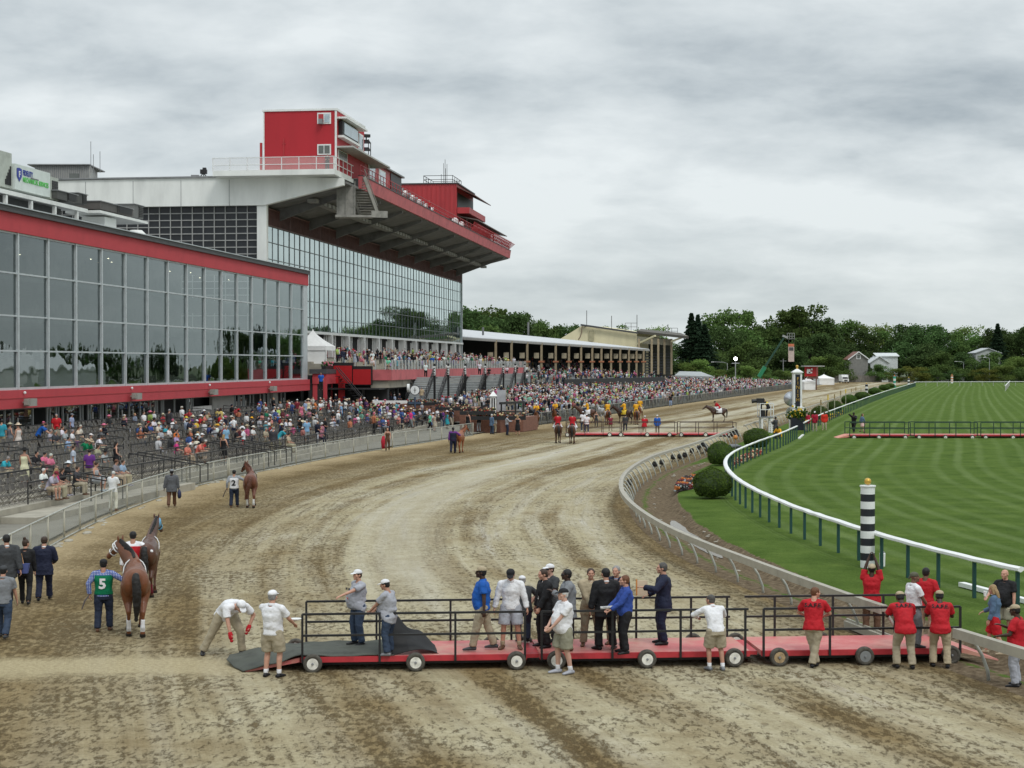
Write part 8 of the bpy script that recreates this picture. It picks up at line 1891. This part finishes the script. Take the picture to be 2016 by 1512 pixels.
# ---- crowd figure prototypes
SIT=dict(hip=(0,-.02,.50),feet={1:(.13,.40,.08,-6),-1:(-.13,.40,.08,6)},hands={1:(.14,.32,.66),-1:(-.14,.32,.66)},lean=6)
PR={}
def proto(name,sk,bottoms,hats=True):
 s=Skel(**sk);vx=.030;b=fuse_obj(body_mesh(s,0),'person',TSKIN,None,vx,2,0);parts={}
 H=lambda x,y,z:s.hc+s.Rh @ V((x,y,z));Q=s.Rh
 def add(key,nm,mb,m=TCLOTH,v=.03):parts[key]=fuse_obj(mb,nm,m,b,v,1,0)
 mb=MB();torso(mb,s,.03,-.10,.53,.08);[sleeve(mb,s,k,.8,.024)for k in(1,-1)];add('tee','shirt',mb)
 mb=MB();torso(mb,s,.036,-.16,.53,.08);[sleeve(mb,s,k,2,.024)for k in(1,-1)];add('jacket','jacket',mb)
 if 'dress' in bottoms:
  q=(s.knee[1]+s.knee[-1])/2;mb=MB();torso(mb,s,.022,-.1,.47);mb.tube([s.tp(0,0,.06),s.P,q+V((0,0,-.05 if s.P.z>.7 else .02))],[(.17,.14),(.20,.17),(.24,.21)],16,ref=(0,1,0)if s.P.z>.7 else(0,0,1));add('dress','dress',mb)
 mb=MB();trousers(mb,s,2,.024,.03,.10);add('trousers','trousers',mb)
 mb=MB();trousers(mb,s,.9,.024,.03,.10);add('shorts','shorts',mb)
 mb=MB();mb.ball(H(0,-.024,.04),(.09,.098,.094),12,8,rot=Q);add('short','hair',mb,THAIR)
 mb=MB();mb.ball(H(0,-.024,.04),(.09,.098,.094),12,8,rot=Q);mb.tube([H(0,-.05,.02),H(0,-.085,-.10),H(0,-.095,-.22)],[(.09,.06),(.10,.055),(.07,.04)],10,ref=Q @ V((0,1,0)));add('long','hair',mb,THAIR)
 mb=MB();mb.tube([H(0,-.02,.03),H(0,-.02,.09),H(0,-.022,.14)],[(.10,.112),(.09,.10),(.05,.05)],12,ref=Q @ V((0,1,0)));mb.tube([H(0,.06,.05),H(0,.16,.04)],[(.08,.02),(.05,.018)],10,ref=Q @ V((0,0,1)));add('cap','cap',mb,TCLOTH,.02)
 mb=MB();mb.tube([H(0,-.02,.045),H(0,-.02,.075)],[.20,.19],16);mb.tube([H(0,-.02,.06),H(0,-.02,.17)],[.10,.08],12);add('hat','hat',mb,TCLOTH,.02)
 mb=MB();[shoe(mb,s,k)for k in(1,-1)];add('shoes','shoes',mb,TLEATH,.026)
 PR[name]=(b,parts)
proto('stand',STAND,());proto('stand_hands',dict(STAND,hands={1:(.12,.34,1.12),-1:(-.12,.34,1.12)},head=(0,20)),());proto('walk',WALK,())
proto('stand_woman',dict(STAND,fem=True,hands={1:(.22,.2,1.0),-1:(-.24,.1,.9)}),('dress',));proto('sit',SIT,());proto('sit_bent',dict(SIT,lean=32,head=(0,12),hands={1:(.1,.5,.66),-1:(-.1,.5,.66)}),());proto('sit_woman',dict(SIT,fem=True,head=(25,5)),('dress',))
proto('lean',dict(LEAN,lean=45,hands={1:(.1,.6,.8),-1:(-.1,.6,.8)}),())
fuse_all()
CW=dict(white='white',offwhite='cream white',khaki='khaki',tan='tan',black='black',charcoal='dark grey',grey='grey',lgrey='pale grey',navy='navy',jeans='denim blue',red='red',royal='bright blue',blue='blue',olive='olive',green='green',brown='brown',maroon='maroon',yellow='yellow',orange='orange',pink='pink',hotpink='hot pink',coral='coral',purple='purple',lilac='lilac',teal='teal',sky='sky blue',lblue='pale blue',cream='cream',mint='mint green',lime='lime green',beige='beige',gold='golden yellow',denim='denim')
seen_labels=set();NIND=0
def place_words(p):
 px=1008+p.x/p.y*F
 return px
def spectator(pos,z,pose,top,bottom,head,skin='a',yaw=None,where='',jk=False,sc=None,group='spectators',rn=random):
 """head: ('short','brown') hair, or ('cap','white') / ('hat','cream') over hair"""
 global NIND
 b,parts=PR[pose];r=b.copy();C.objects.link(r);r.modifiers.clear();r.location=(pos[0],pos[1],z);k=sc or rn.uniform(.94,1.05);r.scale=(k,)*3
 r.rotation_euler=(0,0,R((FACE if yaw is None else yaw)+rn.uniform(-14,14)));s_=SK[skin];v=rn.uniform(.9,1.1);r.color=(s_[0]*v,s_[1]*v,s_[2]*v,1)
 def put(key,c):
  o=parts[key].copy();C.objects.link(o);o.parent=r;c=COL[c]if isinstance(c,str)else c;o.color=(*[x*rn.uniform(.93,1.07)for x in c],1)
 what=''
 if bottom=='dress':put('dress',top);what=f'{CW.get(top, "patterned")} dress'
 else:
  bk,bc=bottom;put('jacket' if jk else 'tee',top);put(bk,bc);what=f'{CW.get(top, "patterned")} {"jacket" if jk else "shirt"} and {CW.get(bc, bc)} {bk}'
 hk,hc=head
 if hk in('cap','hat'):put('short',HA['brown' if skin!='c' else 'black']);put(hk,hc);hw=f'{CW.get(hc, hc)} {hk}'
 else:put(hk,HA[hc]);hw=f'{hk} {hc} hair'
 put('shoes',rn.choice(('black','brown','lgrey')))
 pw={'sit':'seated','sit_bent':'seated, bending','sit_woman':'seated','lean':'bending','walk':'walking'}.get(pose,'standing')
 lab=f'{pw} spectator, {hw}, {what}, {where}';w=lab.split()
 while len(w)>16:  # keep within sixteen words: shorten the clothing below the waist first
  if bottom!='dress' and ' and ' in what:what=what.split(' and ')[0]
  else:where=' '.join(where.split()[:-1])
  lab=f'{pw} spectator, {hw}, {what}, {where}';w=lab.split()
 base=lab;i=0
 ex=['left of a lookalike','right of a lookalike','nearer the track','farther back','between neighbours','beside a gap','by the rail']
 while lab in seen_labels:
  if i>=len(ex):lab=None;break
  lab=' '.join((base.split()[:16-len(ex[i].split())])+[ex[i]])if len(base.split())+len(ex[i].split())>16 else base+' '+ex[i];i+=1
 seen_labels.add(lab);setp(r,lab or base,'person',group);NIND+=1;return r
def bay_word(px):
 for x,s in((40,'at the left edge'),(110,'below the first floodlight'),(200,'right of first floodlight'),(290,'below the second floodlight'),(370,'between second and third floodlights'),(440,'below the third floodlight'),(520,'left of fourth floodlight'),(610,'below the wing end'),(700,'below the tall red screen'),(780,'below the low red screen'),(850,'before the round clock'),(930,'near the green ball'),(990,'by the white post')):
  if px<x:return s
 return 'by the canopy frame'
RA=random.Random(77)
def A(px,py,top,head,pose='sit',bottom=('trousers','khaki'),skin='a',yaw=None,jk=False,hh=None,D=None,z=None):
 st=pose.startswith('st')or pose in('walk','lean');h=hh or(1.68 if pose[:2]=='st' or pose=='walk' else 1.2)
 if pose=='sit_bent':h=1.05
 if pose=='lean':h=1.25
 if D is not None:u,zz=hit(px,py,D);zz=z
 else:u,D=spot_solve(px,py,h);zz=tierz(D)
 p=B(u,D,0);occ.append((u,D));spectator(p,zz,pose,top,bottom,head,skin,yaw,bay_word(px),jk,rn=RA)
S_,SB,SW,ST,SH,WO='sit','sit_bent','sit_woman','stand','stand_hands','stand_woman'
for a in(
 (3,831,'teal',('short','black'),ST,('trousers','khaki'),'a',0),(19,832,'grey',('hat','beige'),WO,'dress','a',-60),(36,837,'offwhite',('hat','cream'),WO,'dress','a',60),(83,845,'royal',('short','brown'),'lean',('trousers','black'),'a',-90),
 (111,820,'red',('short','grey'),ST,('trousers','khaki'),'a',-150),(141,815,'lblue',('cap','grey'),ST,('trousers','navy'),'b',-100),(98,851,'lgrey',('short','grey'),S_),(108,852,'charcoal',('short','grey'),S_),(121,842,'white',('short','brown'),S_),(127,850,'lgrey',('short','brown'),S_),
 (141,850,'white',('short','grey'),S_,('trousers','purple')),(153,842,'cream',('short','brown'),S_),(157,838,'offwhite',('short','white'),S_),(177,855,'navy',('cap','white'),S_),(190,864,'white',('short','brown'),SB),(133,862,'lblue',('short','black'),S_),(160,870,'green',('hat','beige'),SB),(168,874,'green',('hat','tan'),SB),
 (191,877,'khaki',('long','brown'),SW),(228,872,'black',('long','black'),WO,'dress','a',-60),(144,877,(.45,.48,.55),('short','brown'),ST,('trousers','khaki'),'a',-80),(176,886,'purple',('short','black'),ST,('shorts','khaki'),'a',-10),(205,890,'lgrey',('hat','black'),SW),(48,888,'cream',('hat','black'),WO,'dress','b',0),
 (70,893,'black',('short','black'),S_),(86,891,'pink',('short','black'),SW),(98,897,'pink',('short','white'),SW),(5,905,'teal',('short','grey'),SB),(132,912,'black',('hat','white'),SW),(97,938,'lgrey',('cap','maroon'),SB,('shorts','khaki')),(84,925,'white',('short','white'),S_),(108,930,'hotpink',('long','blond'),SW),(120,924,'black',('long','brown'),SW),
 (187,923,'lgrey',('short','brown'),SW,'dress'),(227,912,'grey',('cap','brown'),S_,('trousers','khaki')),(240,915,'lblue',('short','brown'),S_,('trousers','khaki')),(150,928,'charcoal',('short','brown'),S_),
 (295,835,'blue',('short','black'),S_),(302,827,'white',('hat','black'),SW),(311,839,'cream',('cap','cream'),S_),(325,838,'teal',('short','brown'),S_),(333,811,'charcoal',('short','grey'),ST,('trousers','charcoal'),'a',-20,True),(332,842,'white',('short','brown'),S_),(346,848,'orange',('short','black'),S_),(365,823,'white',('hat','yellow'),SW),(372,830,'navy',('short','brown'),S_),(378,822,'purple',('hat','cream'),S_),(386,828,'yellow',('cap','white'),S_),
 (394,822,'red',('hat','white'),SW),(402,819,'coral',('short','black'),S_),(409,814,'khaki',('short','grey'),S_),(286,838,'black',('short','black'),S_),(346,857,'lilac',('short','black'),S_),(347,868,'hotpink',('cap','lilac'),SW),(371,868,'white',('short','brown'),SB),(368,875,'coral',('short','grey'),S_),(395,870,'red',('short','white'),SB),(383,874,'lgrey',('short','black'),SB),(389,876,'coral',('short','brown'),SB),(387,857,'black',('hat','white'),SW),(396,858,'charcoal',('cap','white'),S_),
 (432,820,'red',('short','brown'),S_),(437,816,'white',('cap','white'),S_),(454,828,'lblue',('short','black'),S_),(417,839,'navy',('short','brown'),S_),(427,838,'white',('hat','gold'),SW),(432,848,'black',('long','brown'),SW),(440,857,'black',('long','blond'),WO,'dress','a',-30),(445,840,'sky',('short','grey'),ST,('trousers','jeans'),'a',-120),(465,847,'black',('short','brown'),S_),(479,842,'white',('cap','charcoal'),SH,('shorts','red'),'b',90),
 (494,825,'black',('hat','gold'),SW),(524,810,'green',('short','brown'),S_),(530,819,'white',('cap','white'),S_),(530,828,'white',('long','brown'),SW),(541,821,'navy',('short','grey'),S_),(547,817,'royal',('short','white'),S_),(554,828,'blue',('short','red'),S_),(562,829,'white',('short','red'),S_),(570,828,'white',('cap','white'),S_),(522,847,'khaki',('short','grey'),S_),(538,842,'charcoal',('short','grey'),ST,('trousers','khaki'),'a',-10,True),(555,852,'teal',('short','grey'),'lean',('trousers','khaki'),'a',-80),(567,860,'beige',('short','black'),SW),(497,842,'white',('hat','offwhite'),SW),
 (560,803,'black',('short','brown'),S_),(568,801,'charcoal',('short','yellow' if False else 'blond'),S_),(578,792,'black',('short','black'),ST,('trousers','black'),'b',60),(585,787,'maroon',('cap','white'),ST,('trousers','khaki'),'a',20),(593,795,'pink',('long','brown'),WO,'dress','a',30),(601,792,'lblue',('short','grey'),ST),(608,806,'lblue',('short','grey'),S_),(607,788,'cream',('hat','cream'),WO,'dress','a',0),
 (275,842,'charcoal',('short','grey'),S_),(588,832,'sky',('hat','cream'),SB),(604,828,'sky',('short','grey'),ST,('shorts','lgrey'),'a',30)):A(*a)
# the man in the pale polo on the low ground behind the fence
u,z_=hit(218,1006,27.0);spectator(B(u,26.9,0),.16,'stand_hands','white',('trousers','offwhite'),('short','white'),'a',-10,'in cream trousers just behind the near fence',rn=RA)
# further along the seats: sampled
TOPS=['white']*7+['lgrey','navy','navy','black','black','charcoal','blue','royal','sky','lblue','red','maroon','pink','hotpink','coral','purple','yellow','green','teal','beige','tan','offwhite','brown','orange','lilac','mint']
BOTS=[('trousers','khaki'),('trousers','navy'),('trousers','black'),('trousers','jeans'),('shorts','khaki'),('shorts','lgrey'),('trousers','grey'),('trousers','beige')]
HEADS=[('short','brown')]*4+[('short','black')]*3+[('short','grey')]*3+[('short','white'),('short','blond'),('long','brown'),('long','blond'),('long','black'),('cap','white'),('cap','navy'),('cap','white'),('hat','cream'),('hat','white'),('hat','tan'),('hat','black'),('hat','pink')]
SKS=['a','a','a','e','b','d','c']
def rspec(pos,z,where,poses,yaw=None):
 po=RA.choice(poses);h=RA.choice(HEADS);t=RA.choice(TOPS);bt=RA.choice(BOTS)
 if po in('stand_woman','sit_woman'):
  h=RA.choice((('long','brown'),('long','blond'),('hat','cream'),('hat','white'),('long','black'),('hat','pink')));
  if RA.random()<.6:bt='dress'
 elif h[0]=='long':h=('short','brown')
 spectator(pos,z,po,t,bt,h,RA.choice(SKS),yaw,where,jk=(t in('navy','black','charcoal','tan')and bt!='dress' and RA.random()<.6),rn=RA)
taken=[]
def free(p,d):
 for q in taken:
  if abs(q[0]-p.x)<d and abs(q[1]-p.y)<d:return False
 taken.append((p.x,p.y));return True
n=0
while n<66:  # the lower seats and the paved corner from the wing's end to the planters
 u=RA.uniform(150,178);D=RA.uniform(27.5,40);p=B(u,D,0);px=1008+p.x/p.y*F
 if u>152 and D<27.8:continue
 if px<612 or not free(p,.9):continue
 z=tierz(D)if D>29.6 and u<178 else .16
 rspec(p,z,bay_word(px),['sit','sit','sit_bent','sit_woman','stand','stand_hands','stand_woman']if D>30 else['stand','stand_hands','stand_woman','walk']);n+=1
def tw(px):
 for x,s in((690,'on the terrace above the tall screen'),(740,'on the terrace above the low screen'),(800,'on the terrace left of the stairs'),(860,'on the terrace above the clock'),(920,'on the terrace above middle stairs'),(980,'on the terrace above far stairs')):
  if px<x:return s
 return 'on the terrace by the covered stand'
n=0
while n<66:
 u=183+(300-183)*RA.random()**1.6;D=RA.choice((38.5,38.6,RA.uniform(38.5,51)));p=B(u,D,0);px=1008+p.x/p.y*F
 if px<628 or not free(p,.8):continue
 rspec(p,tz(D)+.02,tw(px),['sit','sit','stand','stand_hands','stand_woman','sit_woman'],yaw=RA.choice((FACE,FACE,-180,0,80)));n+=1
for px,py,top,bot,hd,w,D,zz in((1600/6.3+580-0,0,0,0,0,0,0,0),)[:0]:pass
# attendants on the stairs
for(px,py,Dd,zz,pose,top,bot,hd,lb,yaw)in((838,742,36.9,5.0,'stand','white',('trousers','black'),('short','black'),'at the head of the flight by the clock',-160),(830,778,34.6,2.2,'stand','tan',('trousers','grey'),('short','grey'),'standing tall behind the round clock',0),(944,738,36.9,5.0,'stand','white',('trousers','black'),('short','black'),'at the head of the fourth stair flight',-170),
 (963,742,36.9,4.7,'sit','black',('trousers','black'),('short','black'),'sitting at the head of the fifth stair flight',170),(974,768,36.9,3.2,'walk','navy',('trousers','black'),('short','brown'),'climbing the fifth stair flight',0),(998,738,36.9,4.9,'sit','white',('trousers','black'),('short','black'),'sitting at the head of the sixth flight',170),(1017,738,36.9,4.9,'sit','black',('trousers','black'),('cap','white'),'sitting at the head of the seventh flight',170),(1036,737,36.9,4.9,'sit','white',('trousers','black'),('short','brown'),'sitting at the head of the last flight',170),
 (882,742,36.9,4.9,'stand','white',('trousers','black'),('short','brown'),'at the head of the third flight',180),(632,750,40.2,4.0,'stand','royal',('trousers','black'),('short','black'),'on the black stair of the red enclosure',180)):
 u,_=hit(px,py,Dd);spectator(B(u,Dd,0),zz,pose,top,bot,hd,'b',yaw,lb,rn=RA)

# ---- chairs: the nearest three hundred each on its own, the rest as one mass
def chairs():
 sp=[];rn=random.Random(8)
 for k in range(14):
  D=30.25+1.17*k;z=tierz(D)
  if k==13:continue
  for u in np.arange(64,177,.66):
   if k%2==0 and(u%15)<1.5:continue
   p=B(u,D,z);px=1008+p.x/p.y*F
   if px<-25:continue
   if any(abs(u-a)<.42 and abs(D-.25-b)<.5 for a,b in occ):pass
   sp.append((p.length,u+rn.uniform(-.04,.04),D+rn.uniform(-.06,.06),z,rn.uniform(-6,6)))
 sp.sort();s,b,f=chair_mb()
 r0=empty('folding_chair',(0,0,0),'grey folding chair in the open rows between fence and glass wing','chair','grey folding chairs set out in rows')
 s.build('seat',CHC,r0,world=False);b.build('backrest',CHC,r0,world=False);f.build('frame',CHF,r0,world=False)
 for i,(_,u,D,z,a)in enumerate(sp[:300]):
  o=r0 if i==0 else copy_tree(r0);o.location=B(u,D,z);o.rotation_euler=(0,0,R(FACE+a))
 v=np.array(s.v+b.v+f.v);off2=len(s.v);off3=off2+len(b.v);fs=[t for t in s.f]+[tuple(i+off2 for i in t)for t in b.f]+[tuple(i+off3 for i in t)for t in f.f]
 VV=[];FF=[]
 for(_,u,D,z,a)in sp[300:]:
  c,s_=math.cos(R(FACE+a)),math.sin(R(FACE+a));p=B(u,D,z);w=np.c_[v[:,0]*c-v[:,1]*s_+p.x,v[:,0]*s_+v[:,1]*c+p.y,v[:,2]+p.z];o=len(VV)*len(v);VV.append(w);FF+=[tuple(i+o for i in t)for t in fs]
 me=bpy.data.meshes.new('folding_chairs');me.from_pydata(np.concatenate(VV).tolist(),[],FF);me.materials.append(CHC);o=bpy.data.objects.new('folding_chairs',me);C.objects.link(o)
 setp(o,'rows of grey folding chairs farther along the seating terrace','chairs',kind='stuff')
chairs()

# ---- the dense crowd: thousands, as one mass with each figure modelled small
def crowd_mesh(name,items,label,nose=True):
 """items: list of (x, y, z, yaw, scale, seated, topc, botc, skinc, headc, hat)"""
 def template(seated):
  parts=[]
  def lump(c,r,k,nu=6,nv=4):m=MB();m.ball(c,r,nu,nv);parts.append((m.v,m.f,k))
  def tb(pts,rs,k,n=6,ref=None):m=MB();m.tube(pts,rs,n,ref=ref);parts.append((m.v,m.f,k))
  h=-.42 if seated else 0
  tb([(0,0,.88+h),(0,0,1.08+h),(0,0,1.34+h),(0,0,1.46+h),(0,0,1.52+h)],[(.12,.18),(.12,.17),(.12,.20),(.09,.18),(.05,.07)],0,8,ref=(0,1,0))
  for x in(-1,1):
   tb([(.20*x,0,1.42+h),(.25*x,.0,1.16+h)],[.058,.05],0,5);tb([(.25*x,0,1.17+h),(.19*x,.20,1.05+h)],[.04,.03],2,5)
   if seated:tb([(.09*x,0,.48),(.11*x,.42,.48),(.11*x,.42,.05)],[.09,.07,.05],1,5)
   else:tb([(.09*x,0,.92),(.10*x,.02,.5),(.11*x,0,.04)],[.095,.07,.05],1,5)
  lump((0,.01,1.63+h),(.078,.095,.115),2,8,6);lump((0,-.02,1.675+h),(.09,.10,.09),3,8,5)
  hat=MB();hat.tube([(0,0,1.70+h),(0,0,1.72+h),(0,0,1.72+h),(0,0,1.80+h)],[.2,.19,.10,.08],9)
  cap=MB();cap.tube([(0,0,1.68+h),(0,0,1.78+h)],[.105,.07],8);cap.add([(-.07,.08,1.70+h),(.07,.08,1.70+h),(.05,.17,1.69+h),(-.05,.17,1.69+h)],[(0,1,2,3)])
  return parts,(hat.v,hat.f,3),(cap.v,cap.f,3)
 T={s:template(s)for s in(0,1)};pk={}
 for s in(0,1):
  for h in(0,1,2):
   ps=T[s][0]+([T[s][h]]if h else[]);v=[];f=[];k=[]
   for a,b_,c in ps:o=len(v);v+=a;f+=[tuple(o+i for i in t)for t in b_];k+=[c]*len(a)
   pk[(s,h)]=(np.array(v),f,np.array(k))
 VV=[];FF=[];CC=[];base=0
 for(x,y,z,yaw,sc,seated,tc,bc,sk,hc,hat)in items:
  v,f,k=pk[(seated,hat)];c,s_=math.cos(yaw),math.sin(yaw);w=np.c_[(v[:,0]*c-v[:,1]*s_)*sc+x,(v[:,0]*s_+v[:,1]*c)*sc+y,v[:,2]*sc+z];VV.append(w)
  cols=np.array([tc,bc,sk,hc])[k];CC.append(cols);FF+=[tuple(i+base for i in t)for t in f];base+=len(v)
 me=bpy.data.meshes.new(name);me.from_pydata(np.concatenate(VV).tolist(),[],FF);ca=me.color_attributes.new('tone','FLOAT_COLOR','POINT');cc=np.concatenate(CC);cc=np.c_[cc,np.ones(len(cc))];ca.data.foreach_set('color',cc.astype(np.float32).ravel())
 me.polygons.foreach_set('use_smooth',[True]*len(me.polygons))
 if 'crowd_clothes' not in MT:
  t=NT('crowd_clothes');t.L.new(t.attr('tone','Color'),t.b.inputs['Base Color']);t.b.inputs['Roughness'].default_value=.8;t.b.inputs['Specular IOR Level'].default_value=.2;MT['crowd_clothes']=t.m
 me.materials.append(MT['crowd_clothes']);o=bpy.data.objects.new(name,me);C.objects.link(o);return setp(o,label,'crowd',kind='stuff')
rc=random.Random(99)
TC=['white']*8+['lgrey']*3+['navy']*4+['black']*5+['charcoal']*4+['blue','royal','sky','lblue','lblue','red','red','maroon','pink','pink','hotpink','coral','purple','lilac','yellow','green','teal','beige','tan','offwhite','cream','brown','orange','mint','lime','grey','grey']
def one(x,y,z,seated=None,yaw=None):
 t=COL[rc.choice(TC)];hat=rc.choices((0,1,2),(6,2,2.4))[0]
 hc=COL[rc.choice(('white','white','cream','tan','navy','red','pink','offwhite'))]if hat else HA[rc.choice(('brown','brown','black','grey','blond','white'))]
 v=rc.uniform(.55,1.08);g_=sum(t)/3;t=tuple(c*.68+g_*.32 for c in t)
 return(x,y,z,R(FACE+rc.uniform(-60,60))if yaw is None else yaw,rc.uniform(.93,1.05),(rc.random()<.3)if seated is None else seated,tuple(min(1,c*v)for c in t),COL[rc.choice(('khaki','navy','black','jeans','beige','lgrey'))],SK[rc.choice(SKS)],hc,hat)
p0,dS,nS=CSP;P2=lambda p:V((p.x,p.y,0));S0=P2(p0);LS=0
def zone(x,y):
 """ground height of the crowd's side: gentle slope from the fence, then the raised rows before the covered stand"""
 q=(V((x,y,0))-S0).dot(nS);t=(V((x,y,0))-S0).dot(dS);base=ap_z(x,y)
 return base,q,t
items=[]
tries=0
while len(items)<2750 and tries<60000:
 tries+=1;px=rc.uniform(1035,1562);r_=ray(px,760);kx=r_[0]/r_[1]
 ya,yb=None,None;
 lo,hi=160,470
 for yy in np.arange(lo,hi,4):
  if kx*yy<fenx(yy)-.5:ya=yy;break
 if ya is None:ya=440
 # back limit: the stand line
 den=r_[0]*dS.y-r_[1]*dS.x;kk=(S0.x*dS.y-S0.y*dS.x)/den;yb=r_[1]*kk if 0<r_[1]*kk<520 else 470
 yb=min(max(yb,ya+25),500);s=rc.random();Y=1/((1-s)/(ya+.8)+s/yb);X=kx*Y
 if X>fenx(Y)-.6:continue
 base,q,t=zone(X,Y)
 if q>-1:continue
 zz=base
 if t<62 and q>-24:zz=max(base,4.3+q*.055)  # raised rows
 items.append(one(X,Y,zz,yaw=R(-75+rc.uniform(-60,60))))
for _ in range(420):  # under the covered roof
 t=rc.uniform(0,118);k=rc.randrange(9);q=3+k*2.1;p=S0+dS*t+nS*q;items.append(one(p.x,p.y,3.2+k*.42+.0,seated=rc.random()<.8,yaw=R(-75+rc.uniform(-20,20))))
for _ in range(330):  # paved corner between planters and stairs
 u=rc.uniform(186,262);D=rc.uniform(21.5,33.5);p=B(u,D,0);px=1008+p.x/p.y*F
 if px<868 or p.x>fenx(p.y)-1:continue
 items.append(one(p.x,p.y,ap_z(p.x,p.y)+.5,seated=False))
for _ in range(230):  # the rest of the terrace
 u=rc.uniform(190,300);D=rc.uniform(38.6,51);p=B(u,D,0)
 if free(p,.7):items.append(one(p.x,p.y,tz(D)))
for _ in range(70):
 u=rc.uniform(182,205);D=rc.uniform(30,44);p=B(u,D,0);px=1008+p.x/p.y*F
 if 625<px<790:items.append(one(p.x,p.y,.1 if D<36 else 1.5,seated=False))
for _ in range(190):  # more people in the farther seats and standing along them
 u=112+64*rc.random()**.8;k=rc.randrange(12);D=30.2+1.17*k;p=B(u,D,0)
 if free(p,.55):st=rc.random()<.25;items.append(one(p.x,p.y,tierz(D),seated=not st,yaw=R(FACE+rc.uniform(-40,40))))
for _ in range(45):
 u=rc.uniform(92,126);k=rc.randrange(2,12);D=30.2+1.17*k;p=B(u,D,0)
 if free(p,.6):items.append(one(p.x,p.y,tierz(D),seated=True,yaw=R(FACE+rc.uniform(-40,40))))
for _ in range(150):
 u=rc.uniform(176,192);D=rc.uniform(23.5,37);p=B(u,D,0)
 if p.x<fenx(p.y)-1 and 600<1008+p.x/p.y*F<905 and free(p,.5):items.append(one(p.x,p.y,.15,seated=False))
crowd_mesh('crowd',items,'dense crowd of thousands of spectators filling the far side of the track')
# raised deck before the covered stand with its dark front wall and the yellow and red signs on it
r=empty('raised_deck',S0+dS*30-nS*12,'raised viewing deck with black front wall before the covered stand','deck');a=S0-nS*24-dS*1;b=S0-nS*24+dS*62;c=S0+dS*62;d=S0-dS*1
m=MB();m.hexa([V((q.x,q.y,0))for q in(a,b,c,d)],[V((a.x,a.y,2.95)),V((b.x,b.y,2.95)),V((c.x,c.y,4.28)),V((d.x,d.y,4.28))]);m.build('deck',DGREY,r)
m=MB();m.hexa([V((q.x,q.y,1.6))for q in(a-nS*.4,b-nS*.4,b-nS*.1,a-nS*.1)],[V((q.x,q.y,3.7))for q in(a-nS*.4,b-nS*.4,b-nS*.1,a-nS*.1)]);m.build('front_wall',BLACK,r)
for nm,px0,px1,py0,py1,mt in(('yellow_sign',1063,1086,758,769,mat('sign_yellow',(.60,.38,.04))),('red_sign',1122,1137,761,773,REDV)):
 def onwall(px,py):
  rr=ray(px,py);o_=a-nS*.6;den=rr[0]*dS.y-rr[1]*dS.x;k=(o_.x*dS.y-o_.y*dS.x)/den;return V((rr[0]*k,rr[1]*k,CAMH+rr[2]*k))
 q0,q1=onwall(px0,py1),onwall(px1,py1);z1=onwall(px0,py0).z;m=MB();m.hexa([q0,q1,q1+nS*.15,q0+nS*.15],[V((q.x,q.y,z1))for q in(q0,q1,q1+nS*.15,q0+nS*.15)]);m.build(nm,mt,r)
# prototypes are not part of the place
for b,parts in PR.values():
 for o in parts.values():bpy.data.objects.remove(o)
 bpy.data.objects.remove(b)
